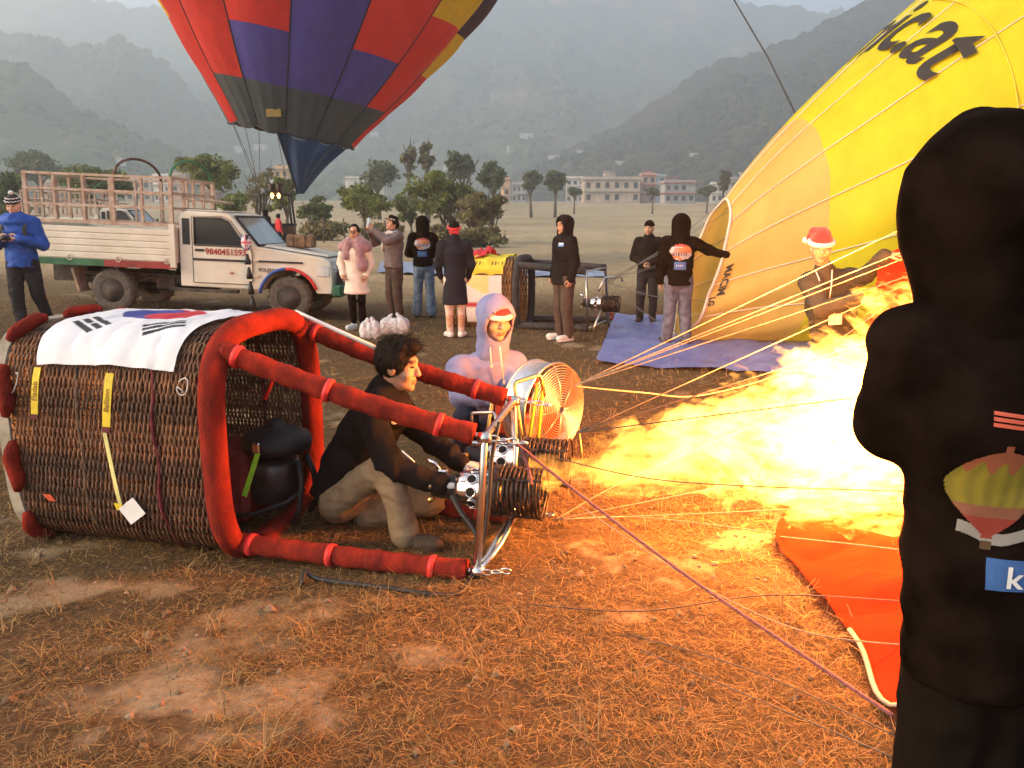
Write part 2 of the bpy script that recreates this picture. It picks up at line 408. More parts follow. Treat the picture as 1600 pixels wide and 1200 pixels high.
# ---- dry straw lying on the field (nobody could count it)
def straw(name, label, seed, boxes, upright=False):
    rs = np.random.RandomState(seed); X = []; Y = []
    for (x0, x1, y0, y1, dens) in boxes:
        n = int((x1 - x0) * (y1 - y0) * dens); X.append(rs.uniform(x0, x1, n)); Y.append(rs.uniform(y0, y1, n))
    X = np.concatenate(X); Y = np.concatenate(Y)
    cl = fbm(np.stack([X * 2.6, Y * 2.6, X * 0 + 9], -1), 3)
    keep = (rs.rand(len(X)) < np.clip(0.62 + 0.55 * cl, 0.05, 1) * (1 - 0.55 * bare(X, Y))) & (np.abs(X) < Y * 0.78 + 0.5)
    X = X[keep]; Y = Y[keep]; n = len(X); Z = gz(X, Y)
    far = np.clip(np.hypot(X, Y) / 3.5, 1, 4)
    ln = rs.gamma(3.2, 0.0145, n) * (0.75 + 0.25 * far) + 0.012; az = rs.uniform(0, 2 * PI, n); el = np.abs(rs.normal(0.12, 0.28, n))
    if upright: el = rs.uniform(0.5, 1.5, n); ln = ln * 0.8
    wd = rs.uniform(0.0007, 0.0017, n) * far; bend = rs.normal(0, 0.5, n)
    V = np.zeros((n, 6, 3)); base = np.stack([X, Y, Z + rs.uniform(0.0, 0.02, n)], 1)
    for k, t in enumerate((0, 0.5, 1.0)):
        a = az + bend * t; d = np.stack([np.cos(a) * np.cos(el), np.sin(a) * np.cos(el), np.sin(el) * (1 - 0.35 * t)], 1) * (ln * t)[:, None]
        sd_ = np.stack([-np.sin(a), np.cos(a), rs.uniform(-0.5, 0.5, n)], 1) * (wd * (1 - 0.6 * t))[:, None]
        V[:, 2 * k] = base + d + sd_; V[:, 2 * k + 1] = base + d - sd_
    b = np.arange(n)[:, None] * 6; Fq = np.concatenate([b + np.array([[0, 1, 3, 2]]), b + np.array([[2, 3, 5, 4]])])
    c = np.array([0.36, 0.22, 0.075])[None] * rs.uniform(0.22, 1.25, n)[:, None] * np.stack([np.ones(n), rs.uniform(0.85, 1.08, n), rs.uniform(0.7, 1.25, n)], 1)
    o = link(name, mesh_np(name, V.reshape(-1, 3), Fq, True, colors=np.repeat(c, 6, 0)), None, mat('dry straw', (1, 1, 1), 0.75, 0.0, bump=0, attr='tint', trans=0.25))
    return tag(o, label, 'straw', kind='stuff')
straw('dry_straw', 'dry trampled rice straw lying over the bare field', 11, [(-3.6, 3.4, 1.7, 3.2, 6800), (-4.2, 4.0, 3.2, 5, 4600), (-6, 6, 5, 8, 1000), (-10, 10, 8, 14, 170), (-16, 16, 14, 26, 45)])
straw('dry_grass', 'short dry upright grass and stubble on the field', 12, [(-3.4, 3.2, 1.7, 3.4, 620), (-4.2, 4.0, 3.4, 5.5, 600), (-7, 7, 5.5, 10, 150), (-14, 14, 10, 22, 45)], True)
def tufts():
    rs = np.random.RandomState(5); V = []; Fq = []; C = []
    spots = [(rs.uniform(-2.6, 2.3), rs.uniform(2.0, 5.2)) for _ in range(110)] + [(1.15, 3.0), (1.12, 3.08), (1.2, 2.92), (1.25, 2.75), (0.25, 2.2), (-0.9, 2.12), (-0.75, 2.08), (-2.1, 2.4)] + [(rs.uniform(-5, 5), rs.uniform(5, 9)) for _ in range(60)]
    for i, (x, y) in enumerate(spots):
        z = gz1(x, y); nb = rs.randint(8, 22); big = 1.6 if 110 <= i < 118 else 1.0
        for _ in range(nb):
            a = rs.uniform(0, 2 * PI); e = rs.uniform(0.7, 1.5); l = rs.uniform(0.04, 0.13) * big; wd = rs.uniform(0.0014, 0.003); o = np.array([x + rs.normal(0, .018), y + rs.normal(0, .018), z])
            s_ = np.array([-math.sin(a), math.cos(a), 0]) * wd; b = len(V)
            for t in (0, .55, 1):
                ee = e - 0.5 * t * t; p = o + np.array([math.cos(a) * math.cos(ee), math.sin(a) * math.cos(ee), math.sin(ee)]) * l * t
                V += [p + s_ * (1 - .6 * t), p - s_ * (1 - .6 * t)]
            Fq += [(b, b + 1, b + 3, b + 2), (b + 2, b + 3, b + 5, b + 4)]; C += [np.array([0.34, 0.22, 0.09]) * rs.uniform(0.5, 1.3)] * 6
    o = link('stubble', mesh_np('stubble', np.array(V), np.array(Fq), True, colors=np.array(C)), None, MATS['dry straw'])
    tag(o, 'scattered tufts of cut rice stubble standing in the field', 'stubble', kind='stuff')
tufts()
def clods():
    rs = np.random.RandomState(8); n = 5200; X = rs.uniform(-3.3, 2.6, n); Y = rs.uniform(1.75, 4.6, n); k = rs.rand(n) < .25 + .75 * bare(X, Y); X, Y = X[k], Y[k]; n = len(X); s_ = rs.gamma(2, .0032, n) + .002
    t = np.array([(1, 0, 0), (0, 1, 0), (-1, 0, 0), (0, -1, 0), (0, 0, .8), (0, 0, -.6)]); f = np.array([(0, 1, 4), (1, 2, 4), (2, 3, 4), (3, 0, 4), (1, 0, 5), (2, 1, 5), (3, 2, 5), (0, 3, 5)])
    V = np.stack([X, Y, gz(X, Y) + .001], 1)[:, None] + (t[None] + rs.normal(0, .28, (n, 6, 3))) * s_[:, None, None]; C = np.array([.30, .21, .135])[None] * rs.uniform(.55, 1.25, n)[:, None]
    tag(link('soil_crumbs', mesh_np('soil_crumbs', V.reshape(-1, 3), (np.arange(n)[:, None, None] * 6 + f[None]).reshape(-1, 3), False, colors=np.repeat(C, 6, 0)), None, mat('crumbly soil', (1, 1, 1), .95, .1, 40, .2, 200, attr='tint', spec=.1)), 'small dry soil crumbs scattered over the bare ground', 'soil', kind='stuff')
clods()

# ================================================================ HILLS
def hill(name, ridge, D, depth, base_px, seed, col, col2, col3, nu=260, nv=90, rough=1.0):
    """ridge: photo pixels of the skyline; D: distance of the ridge; depth: how far the slope runs towards us"""
    rs = np.array([[at(px, py, D).x, at(px, py, D).z] for px, py in ridge]); xs = np.linspace(rs[0, 0], rs[-1, 0], nu); zr = np.interp(xs, rs[:, 0], rs[:, 1])
    k = np.ones(9) / 9; zr = np.convolve(np.pad(zr, 4, 'edge'), k, 'valid')
    v = np.concatenate([np.linspace(0, 1, nv), np.linspace(1.04, 1.8, 14)]); U, Vv = np.meshgrid(np.arange(nu), v, indexing='xy')
    Y = D - depth * (1 - Vv); X = xs[U] * (Y / D) ** 0.6; z0 = gz(X * 0, D - depth + 0 * Y) - 6
    sh = np.where(Vv <= 1, 0.55 * Vv + 0.45 * Vv ** 1.8, 1 - 0.9 * (Vv - 1) ** 1.3)
    P = np.stack([X * 0.006, Y * 0.006, X * 0 + seed], -1); amp = np.clip(np.minimum(Vv, 1), 0, 1)
    gul = np.abs(fbm(P * 1.3 * np.array([1, 0.45, 1]), 4)); env = np.sin(np.clip(Vv, 0, 1) * PI) * 0.9 + 0.1
    Zs = z0 + (zr[U] - z0) * sh + rough * (-(D * 0.028) * (gul - 0.3) * env + D * 0.010 * fbm(P * 5, 3) * amp + D * 0.0035 * fbm(P * 26, 3) * amp + D * 0.0022 * np.abs(fbm(P * 75, 2)) * amp)
    m = mat(name + ' forest', col, 0.95, 0, scale=0.004 * 1000 / D, bump=0.9, bscale=0.12, col2=col2, bdist=6.0, spec=0.05)
    nt = m.node_tree; p = [n for n in nt.nodes if n.type == 'BSDF_PRINCIPLED'][0]; src = p.inputs['Base Color'].links[0].from_socket
    tc = _n(nt, 'ShaderNodeTexCoord'); n3 = _n(nt, 'ShaderNodeTexNoise', Scale=0.011 * 1000 / D, Detail=7.0, Roughness=0.7); mp = _n(nt, 'ShaderNodeMapping'); mp.inputs['Scale'].default_value = (1, 1, 2.2)
    nt.links.new(tc.outputs['Object'], mp.inputs['Vector']); nt.links.new(mp.outputs[0], n3.inputs['Vector'])
    r_ = _n(nt, 'ShaderNodeMapRange'); r_.inputs[1].default_value = 0.56; r_.inputs[2].default_value = 0.66; nt.links.new(n3.outputs['Fac'], r_.inputs[0])
    mx = _n(nt, 'ShaderNodeMix', data_type='RGBA'); mx.inputs[7].default_value = (*col3, 1); nt.links.new(r_.outputs[0], mx.inputs[0]); nt.links.new(src, mx.inputs[6]); nt.links.new(mx.outputs[2], p.inputs['Base Color'])
    i = np.arange(nu * len(v)).reshape(len(v), nu); Qh = np.stack([i[:-1, :-1].ravel(), i[:-1, 1:].ravel(), i[1:, 1:].ravel(), i[1:, :-1].ravel()], 1)
    HV.append(np.stack([X.ravel(), Y.ravel(), Zs.ravel()], 1)); HQ.append(Qh)
    return tag(link(name, mesh_np(name, HV[-1], Qh, True), None, m), kind='structure')
HV, HQ = [], []
G1, G2 = (0.045, 0.085, 0.042), (0.09, 0.125, 0.05)
hill('hill_far', [(-700, -30), (-200, 10), (0, -2), (60, -14), (140, -2), (200, 8), (245, 18), (330, -10), (450, -60), (600, -90), (800, -70), (960, -30), (1080, -8), (1150, 3), (1200, 12), (1290, 18), (1400, 8), (1600, 0), (2300, -40)], 1750, 900, 0, 1.5, G1, (0.11, 0.115, 0.065), (0.30, 0.22, 0.15), nu=420, nv=120)  # last colour: brown soil patches with their pinkish sunlight put into the tone
hill('hill_left_mid', [(-900, -60), (-300, 20), (0, 58), (60, 52), (120, 70), (200, 74), (260, 100), (300, 150), (350, 185), (420, 205), (520, 232), (700, 268)], 1050, 480, 0, 7.7, G1, G2, (0.10, 0.10, 0.05), nu=300)
hill('hill_left_near', [(-900, 0), (-300, 60), (0, 98), (50, 108), (110, 160), (170, 190), (240, 232), (330, 262), (420, 280)], 640, 300, 0, 12.1, G1, G2, (0.13, 0.11, 0.06), nu=240)
hill('hill_right', [(780, 285), (900, 232), (970, 196), (1040, 148), (1100, 108), (1180, 82), (1250, 50), (1310, 18), (1390, -12), (1500, -70), (1700, -120), (2100, -190), (2700, -240)], 820, 420, 0, 21.3, (0.032, 0.044, 0.028), (0.06, 0.066, 0.04), (0.09, 0.075, 0.05), nu=360, nv=110)
hill('hill_centre_low', [(330, 262), (480, 232), (620, 190), (760, 165), (880, 160), (980, 175), (1080, 205), (1200, 240)], 1180, 520, 0, 31.9, (0.055, 0.08, 0.04), (0.11, 0.12, 0.06), (0.22, 0.18, 0.12), nu=260)

# ---- forest on the slopes: crowns too many to count
def forest(name, label, V, nu, seed, n, size, cols, dens=.15):
    rs = np.random.RandomState(seed); nv = len(V) // nu; G = V.reshape(nv, nu, 3); r_ = rs.uniform(0, 89, n) ; r_ = np.minimum(r_, nv - 16); c_ = rs.uniform(0, nu - 2, n); i, j = r_.astype(int), c_.astype(int); a, b = (r_ - i)[:, None], (c_ - j)[:, None]
    P = (G[i, j] * (1 - a) + G[i + 1, j] * a) * (1 - b) + (G[i, j + 1] * (1 - a) + G[i + 1, j + 1] * a) * b
    keep = (fbm(P * np.array([.012, .012, .02]) + seed, 3) > -dens - .35 * rs.rand(n)) & (np.abs(P[:, 0]) < P[:, 1] * .85 + 60); P = P[keep]; n = len(P)
    t = np.array([(0, 0, 1)] + [(math.cos(k * PI / 3), math.sin(k * PI / 3), .35) for k in range(6)] + [(.8 * math.cos(k * PI / 3 + .5), .8 * math.sin(k * PI / 3 + .5), -.5) for k in range(6)]); f = [(0, 1 + k, 1 + (k + 1) % 6) for k in range(6)] + [(1 + k, 7 + k, 1 + (k + 1) % 6) for k in range(6)] + [(1 + (k + 1) % 6, 7 + k, 7 + (k + 1) % 6) for k in range(6)]
    s_ = size * rs.uniform(.5, 1.25, n); W_ = P[:, None] + t[None] * (s_[:, None, None] * np.stack([np.ones(n), np.ones(n), rs.uniform(.7, 1.3, n)], 1)[:, None]) + rs.normal(0, .16, (n, 13, 3)) * s_[:, None, None]
    F = (np.arange(n)[:, None, None] * 13 + np.array(f)[None]).reshape(-1, 3); C = np.array(cols[0])[None] + (np.array(cols[1]) - np.array(cols[0]))[None] * rs.rand(n)[:, None]
    return tag(link(name, mesh_np(name, W_.reshape(-1, 3), F, True, colors=np.repeat(C, 13, 0)), None, mat('hillside foliage', (1, 1, 1), .9, .1, .3, 0, attr='tint', spec=.05)), label, 'forest', kind='stuff')
GA, GB = (.03, .06, .028), (.10, .13, .05)
forest('forest', 'blue green forest on the far ridge', HV[0], 420, 1, 9000, 8.5, (GA, (.12, .13, .06)), -.05); forest('forest', 'green forest on the middle left hill', HV[1], 300, 2, 7500, 6.0, (GA, GB), .5); forest('forest', 'green forest on the nearest left hill', HV[2], 240, 3, 5000, 4.2, (GA, GB), .5); forest('forest', 'dark forest on the steep right hill', HV[3], 360, 4, 9000, 4.6, ((.022, .035, .02), (.06, .07, .035)), .5); forest('forest', 'scattered trees on the low central slope', HV[4], 260, 5, 3500, 5.0, (GA, GB), -.1)
# ================================================================ TREES
BARK = mat('tree bark', (0.13, 0.10, 0.075), 0.9, 0.3, 12, 0.5, 40)
def leafmat(i): return mat('foliage %d' % i, [(0.17, 0.205, 0.07), (0.22, 0.25, 0.075), (0.14, 0.165, 0.07), (0.24, 0.215, 0.095)][i], 0.7, 0.35, 1.2, 0, trans=0.35, spec=0.2)
def tree(name, label, crown, base_y, Y, kind='round', li=0, leaves=2200, ls=0.10, seed=1, trunks=1, group='trees across the field', cat='tree'):
    rs = np.random.RandomState(seed); x0, y0, x1, y1 = crown
    pb = at((x0 + x1) / 2, base_y, Y); gx_, zg = pb.x, gz1(pb.x, Y); top = at((x0 + x1) / 2, y0, Y).z - zg; bot = at((x0 + x1) / 2, y1, Y).z - zg
    W = at(x1, y0, Y).x - at(x0, y0, Y).x; bot = min(max(bot, 0.1 * top), top * 0.75); H = top - bot
    root = empty(name, (gx_, Y, zg - 0.05), 0, label, cat, group)
    tr = MB(); ends = []
    for t_ in range(trunks):
        bx = rs.uniform(-.25, .25) * W * (trunks > 1); th = top * 0.028 * (0.7 if trunks > 1 else 1) + 0.02
        fork = bot * rs.uniform(0.75, 1.0) if kind != 'thin' else top * 0.55; lean = rs.uniform(-.06, .06) * W
        tr.tube([(bx, 0, 0), (bx + lean * .4, 0, fork * .5), (bx + lean, rs.uniform(-.1, .1), fork)], [th * 1.3, th, th * .8], 7)
        nb = rs.randint(4, 7) if kind != 'thin' else 5
        for b in range(nb):
            a = 2 * PI * b / nb + rs.uniform(-.5, .5); rr = W * rs.uniform(.22, .45) if kind != 'thin' else W * .3; zz = bot + H * rs.uniform(.35, .9)
            s0 = Vector((bx + lean, 0, fork)); e = Vector((bx * .5 + lean + math.cos(a) * rr, math.sin(a) * rr, zz)); mid = s0.lerp(e, .5) + Vector((0, 0, H * .12))
            tr.tube([s0, mid, e], [th * .6, th * .4, th * .15], 5); ends += [mid.lerp(e, .6), e]
            for _ in range(2):
                e2 = e + Vector((rs.uniform(-.15, .15) * W, rs.uniform(-.15, .15) * W, rs.uniform(0, .25) * H)); tr.tube([mid.lerp(e, .7), e2], [th * .25, th * .08], 4); ends.append(e2)
    tr.build('trunk', BARK, root)
    # crown: leaf-sized faces in clumps round the branch ends, uneven outline, gaps between
    C = []; nclump = 26 if kind != 'thin' else 14
    for i in range(nclump):
        e = ends[rs.randint(len(ends))]; d = rs.normal(0, 1, 3); d /= np.linalg.norm(d); r_ = rs.uniform(.2, 1) ** .5
        if kind == 'flat': c = np.array([d[0] * .46 * W * r_, d[1] * .46 * W * r_, bot + H * (.55 + .35 * d[2] * r_ - .25 * r_ * r_ * rs.rand())])
        else: c = np.array([d[0] * .42 * W * r_, d[1] * .42 * W * r_, bot + H * (.5 + .42 * d[2] * r_)])
        if rs.rand() < .4: c = .5 * c + .5 * np.array(e)
        C.append((c, rs.uniform(.12, .23) * W * (1.3 if kind == 'thin' else 1), rs.uniform(.5, 1)))
    n = int(leaves * 1.3); ci = rs.randint(len(C), size=n); cc = np.array([c[0] for c in C])[ci]; cr = np.array([c[1] for c in C])[ci]
    d = rs.normal(0, 1, (n, 3)); d /= np.linalg.norm(d, axis=1)[:, None]; p = cc + d * (cr * rs.rand(n) ** .45)[:, None] * np.array([1, 1, .62])
    p[:, 2] = np.minimum(p[:, 2], top * 1.0 + rs.normal(0, .03 * H, n)); s_ = ls * 1.75 * rs.uniform(.6, 1.5, n)
    a = rs.normal(0, 1, (n, 3)); a /= np.linalg.norm(a, axis=1)[:, None]; b = np.cross(a, rs.normal(0, 1, (n, 3))); b /= np.linalg.norm(b, axis=1)[:, None]
    V = np.stack([p - a * s_[:, None], p + b * (s_ * .5)[:, None], p + a * s_[:, None], p - b * (s_ * .5)[:, None]], 1).reshape(-1, 3)
    link('crown', mesh_np('crown', V, np.arange(4 * n).reshape(n, 4), False), root, leafmat(li))
    return root
T = tree
T('broadleaf_tree', 'flat topped green tree behind the pickup cargo cage', (292, 241, 386, 292), 335, 62, 'flat', 1, 3000, .09, 1)
T('broadleaf_tree', 'wide dark tree seen through the truck cage', (100, 258, 215, 312), 345, 64, 'flat', 0, 3200, .10, 2)
T('broadleaf_tree', 'big leafy tree behind the man in the blue jacket', (-60, 258, 48, 345), 360, 66, 'round', 0, 3600, .11, 3)
T('shrub', 'low bright shrub just right of the cargo cage arch', (342, 296, 394, 335), 350, 55, 'round', 1, 1400, .08, 4, cat='shrub')
T('broadleaf_tree', 'thin airy tree behind the striped balloon wires', (386, 258, 438, 340), 355, 74, 'round', 3, 1100, .08, 5, 2)
T('broadleaf_tree', 'small round tree beside the burner of the standing balloon', (424, 270, 472, 335), 352, 60, 'round', 1, 1800, .08, 6)
T('broadleaf_tree', 'sparse light green tree right of the navy scoop', (524, 282, 618, 340), 362, 60, 'flat', 1, 2000, .085, 7)
T('broadleaf_tree', 'large many stemmed tree left of the field', (628, 266, 740, 348), 380, 62, 'round', 1, 4200, .09, 8, 4)
T('broadleaf_tree', 'bushy yellow green tree at the field edge', (712, 290, 798, 356), 384, 58, 'round', 3, 3600, .08, 9, 3)
T('broadleaf_tree', 'small tree in front of the many stemmed tree', (608, 298, 662, 350), 372, 68, 'round', 0, 1800, .085, 10, 2)
T('poplar_tree', 'left of two tall thin misty trees', (628, 220, 656, 280), 330, 118, 'thin', 3, 900, .16, 11)
T('poplar_tree', 'right of two tall thin misty trees', (655, 217, 681, 280), 330, 118, 'thin', 3, 900, .16, 12)
T('broadleaf_tree', 'misty rounded tree behind the many stemmed tree', (694, 232, 752, 290), 328, 128, 'round', 2, 1700, .18, 13)
T('broadleaf_tree', 'misty dark tree above the yellow green tree', (742, 252, 796, 305), 330, 122, 'round', 2, 1700, .17, 14)
T('broadleaf_tree', 'left of two round trees before the village', (812, 261, 848, 300), 312, 165, 'round', 2, 1500, .2, 15)
T('broadleaf_tree', 'right of two round trees before the village', (848, 261, 887, 300), 312, 165, 'round', 2, 1500, .2, 16)
T('shrub', 'dark bush low beneath the navy scoop', (468, 304, 524, 350), 362, 66, 'round', 0, 1600, .09, 17, 2, cat='shrub')
T('broadleaf_tree', 'pale hazy tree far behind the knitted hat', (20, 232, 104, 285), 318, 150, 'round', 2, 1700, .22, 18)
T('broadleaf_tree', 'faint tree between thin pair and navy scoop', (560, 250, 626, 300), 330, 140, 'round', 2, 1300, .2, 19)
for i, (a, b, c, d) in enumerate(((1008, 292, 1032, 306), (1090, 290, 1120, 306), (885, 292, 910, 306), (1120, 262, 1140, 300))):
    T('shrub', ['dark bush between the two village blocks', 'bush right of the bluish village house', 'bush left of the beige village block', 'slim tree beside the far right village house'][i], (a, b, c, d), 308, 190, 'round', 2, 700, .22, 30 + i, 1, cat='shrub')
for i, (a, b, c, d, Y) in enumerate(((470, 345, 560, 378, 52), (560, 350, 640, 380, 54), (640, 352, 720, 384, 50), (715, 356, 792, 384, 52))):
    T('hedge', ['dry thicket under the dark bush', 'dry thicket under the sparse tree', 'dry thicket under the many stemmed tree', 'dry thicket under the yellow green tree'][i], (a, b, c, d), d + 6, Y, 'round', 3, 1500, .10, 40 + i, 5, cat='hedge')

# ================================================================ VILLAGE
PLAS = {k: mat('plaster ' + k, c, 0.9, 0.15, 0.5, 0.2, 6) for k, c in dict(beige=(.46, .38, .30), grey=(.34, .34, .34), white=(.62, .60, .56), pink=(.52, .36, .29), blue=(.38, .45, .52), brick=(.36, .20, .14), orange=(.62, .40, .22)).items()}
WIN = mat('dark window glass', (0.03, 0.035, 0.04), 0.2, 0.1, bump=0)
CONC = mat('concrete slab', (0.36, 0.34, 0.31), 0.9, 0.15, 1, 0.2, 8)
REDT = mat('red painted trim', (0.42, 0.10, 0.07), 0.7, 0.15, 2, 0.1, 20)
TANK = mat('dark water tank plastic', (0.03, 0.03, 0.035), 0.5, 0.1, bump=0)
def house(label, px0, px1, ytop, ybase, Y, floors, wall, trim='conc', tower=None, nwin=4, seed=1, slope=False):
    Y = Y * (1 if slope else 1.35); rs = np.random.RandomState(seed); a = at(px0, ybase, Y); b = at(px1, ybase, Y); W = b.x - a.x; cx = (a.x + b.x) / 2; g = gz1(cx, Y); H = (at(px0, ytop, Y).z - g) * .88
    if slope: g = at((px0 + px1) / 2, ybase, Y).z; H = at(px0, ytop, Y).z - g
    D = max(6.0, W * .7)
    root = empty('village_house', (cx, Y, g), R(rs.uniform(-8, 8)), label, 'house', 'village houses across the field'); fh = H / floors
    MB().box((0, D / 2, H / 2 - 1), (W, D, H + 2)).build('wall', PLAS[wall], root)
    tm = REDT if trim == 'red' else CONC
    for f in range(1, floors + 1): MB().box((0, D / 2 - .3, f * fh), (W + .9, D + 1.0, .28)).build('floor_slab', tm, root)
    wm = MB().box((0, 0, 0), (1, 1, 1)).mesh('window'); wm.materials.append(WIN)
    fm = MB().box((0, 0, 0), (1, 1, 1)).mesh('sill'); fm.materials.append(CONC)
    for f in range(floors):
        for k in range(nwin):
            if slope or rs.rand() < .12: continue
            x = (k + .5) / nwin * W - W / 2; o = link('window', wm, root, None, (x, -.03, f * fh + fh * .52)); o.scale = (min(1.5, W / nwin * .5), .14, fh * .45)
            s_ = link('sill', fm, o, None, (0, -.6, -.55)); s_.scale = (1.15, 1.6, .1)
    if slope: return root
    pm = MB()
    for sx in (-1, 1): pm.box((sx * W / 2, D / 2, H + .55), (.2, D, .8))
    pm.box((0, .1, H + .55), (W - .2, .2, .8)); pm.build('parapet', PLAS[wall], root)
    if tower:
        tw = W * tower[1]; MB().box((tower[0] * W, D * .5, H + tower[2] / 2), (tw, D * .4, tower[2])).build('stair_tower', PLAS[wall], root)
        MB().box((tower[0] * W, D * .5, H + tower[2] + .15), (tw + .8, D * .4 + .8, .3)).build('tower_roof', tm, root)
    MB().lathe([(.55, 0), (.6, .1), (.6, 1.0), (.45, 1.25), (.2, 1.35)], 12).build('water_tank', TANK, root, (W * rs.uniform(-.3, .3), D * .6, H + .14))
    return root
house('wide beige two storey block with a stair tower', 912, 1000, 275, 308, 215, 2, 'beige', 'conc', (-.02, .2, 3.0), 6, 1)
house('narrow red trimmed house right of the beige block', 1002, 1024, 268, 308, 222, 3, 'pink', 'red', (0, .5, 1.6), 2, 2)
house('bluish grey house with a red roofed bay', 1038, 1086, 281, 308, 205, 2, 'grey', 'red', (-.2, .3, 1.6), 4, 3)
house('tall pale blue house behind the village row', 1016, 1040, 270, 300, 240, 3, 'blue', 'conc', None, 2, 4)
house('white house left of the beige block', 884, 913, 274, 304, 235, 3, 'white', 'conc', None, 3, 5)
house('narrow orange house beside the misty dark tree', 786, 797, 275, 306, 190, 3, 'orange', 'conc', None, 1, 6)
house('low grey house between round trees and block', 800, 822, 284, 306, 230, 2, 'grey', 'conc', None, 3, 7)
house('hillside house with tower beside the yellow envelope', 1140, 1178, 275, 306, 210, 2, 'grey', 'conc', (.2, .3, 2.4), 3, 8)
house('small white house left of the hillside house', 1112, 1138, 284, 304, 225, 2, 'white', 'conc', None, 3, 9)
house('tall orange lit house between balloon wires', 430, 452, 256, 305, 170, 4, 'orange', 'conc', None, 2, 10)  # the orange light on this house is put into its plaster colour
house('pink house behind the flat topped tree', 268, 292, 268, 305, 200, 3, 'pink', 'conc', None, 2, 11)
house('white house left of the pink house', 240, 266, 270, 305, 210, 3, 'white', 'conc', None, 3, 12)
house('pale house showing above the cargo cage', 196, 236, 276, 305, 215, 2, 'beige', 'conc', None, 3, 13)
house('brick house behind the right cage arch', 312, 338, 276, 305, 190, 2, 'brick', 'conc', None, 2, 14)
house('white house low behind the navy scoop', 400, 428, 282, 305, 200, 2, 'white', 'conc', None, 3, 15)
house('grey house in mist left of the two thin trees', 566, 600, 272, 302, 260, 2, 'white', 'conc', None, 3, 16)
house('far white house right of the navy scoop', 540, 562, 274, 300, 270, 2, 'white', 'conc', None, 2, 17)
house('pale house left edge above the cage rail', 60, 84, 282, 308, 190, 2, 'pink', 'conc', None, 2, 18)
from mathutils.bvhtree import BVHTree
hb_ = [BVHTree.FromPolygons([tuple(v) for v in a_], [tuple(int(i) for i in q) for q in b_]) for a_, b_ in zip(HV, HQ)]
def hill_dist(px, py):
    d = ray(px, py).normalized(); ds = [h_[0].y for h_ in (b_.ray_cast(Vector((0, 0, CAM_H)), d) for b_ in hb_) if h_[0] is not None]
    return min(ds) if ds else 420
for i, (px, py, w_) in enumerate(((822, 212, 20), (800, 232, 14), (865, 246, 16), (908, 238, 12), (585, 210, 12), (372, 232, 14), (405, 229, 18), (186, 250, 9), (970, 255, 16), (1085, 243, 12), (720, 250, 18), (700, 262, 14))):
    house(['highest tiny white farmhouse on the central slope', 'small farmhouse just below the highest farmhouse', 'small farmhouse above the round trees', 'small farmhouse above the white village house', 'lone farmhouse under the striped balloon', 'left of two pale sheds under the balloon mouth', 'right of two pale sheds under the balloon mouth', 'tiny white temple on the left slope', 'small farmhouse above the beige block tower', 'small farmhouse above the bluish house', 'long white farmhouse above the misty trees', 'white farmhouse beside the tall thin trees'][i], px - w_ / 2, px + w_ / 2, py - 4, py + 4, hill_dist(px, py + 4) - 9, 1, 'white', 'conc', None, 2, 60 + i, True)
# ---- fence posts at the far edge of the field
pm = MB().tube([(0, 0, -.1), (0.01, 0, .8), (0, .01, 1.5)], [.05, .045, .04], 6).mesh('fence_post'); pm.materials.append(BARK)
for i, px in enumerate((482, 505, 538, 571, 600)):
    p = at(px, 360, 47); o = link('fence_post', pm, None, None, (p.x, 47, gz1(p.x, 47))); o.rotation_euler = (R(2 * (i % 3) - 2), R(3 - 2 * (i % 4)), 0)
    tag(o, ['leftmost', 'second', 'third', 'fourth', 'rightmost'][i] + ' thin fence post from the left before the far thickets', 'fence post', 'fence posts at the far field edge')

# ================================================================ HAZE
hz = MB().box((0, 1150, 349), (6200, 3000, 702)).mesh('haze'); hm = bpy.data.materials.new('morning haze'); hm.use_nodes = True; nt = hm.node_tree; nt.nodes.clear()
pv = _n(nt, 'ShaderNodeVolumePrincipled'); pv.inputs['Color'].default_value = (0.76, 0.88, 1.0, 1); pv.inputs['Density'].default_value = 0.0010; pv.inputs['Anisotropy'].default_value = 0.35
oo = _n(nt, 'ShaderNodeOutputMaterial'); nt.links.new(pv.outputs[0], oo.inputs['Volume']); hz.materials.append(hm)
tag(link('haze', hz), 'thin grey morning haze filling the valley', 'haze', kind='stuff')
# ================================================================ PEOPLE
from mathutils.bvhtree import BVHTree
SKIN = {k: mat('skin ' + k, c, 0.55, 0.08, 25, 0.08, 300, attr='tint', spec=0.35) for k, c in dict(light=(.58, .36, .26), tan=(.46, .26, .16), brown=(.34, .19, .115)).items()}
HAIR = mat('black hair', (0.010, 0.0075, 0.006), 0.65, 0.3, 60, 0.8, 220, stretch=(1, 1, .25), bdist=.006, spec=.1)
EYE = mat('dark eyes', (0.02, 0.015, 0.012), 0.2, 0, bump=0)
def cloth(name, col, rough=.85, var=.1, sheen=.0, bump=.35, col2=None, spec=.12):
    return mat(name, col, rough, var, 9, bump, 380, sheen=sheen, bdist=.0015, spec=spec, col2=col2)
V3 = lambda *a: np.array(a, float)
def nrm(v): v = np.array(v, float); return v / (np.linalg.norm(v) + 1e-12)
def stand():
    j = dict(pelvis=V3(0, 0, .96), waist=V3(0, .0, 1.10), chest=V3(0, 0, 1.30), neck=V3(0, .005, 1.47), head=V3(0, -.015, 1.625))
    for s, sg in (('a', -1), ('b', 1)):
        j['sh' + s] = V3(sg * .185, .01, 1.41); j['el' + s] = V3(sg * .245, .03, 1.12); j['wr' + s] = V3(sg * .24, -.06, .87)
        j['hip' + s] = V3(sg * .09, 0, .90); j['kn' + s] = V3(sg * .105, -.015, .49); j['an' + s] = V3(sg * .11, .02, .09); j['toe' + s] = V3(sg * .135, -.15, .03)
    return j
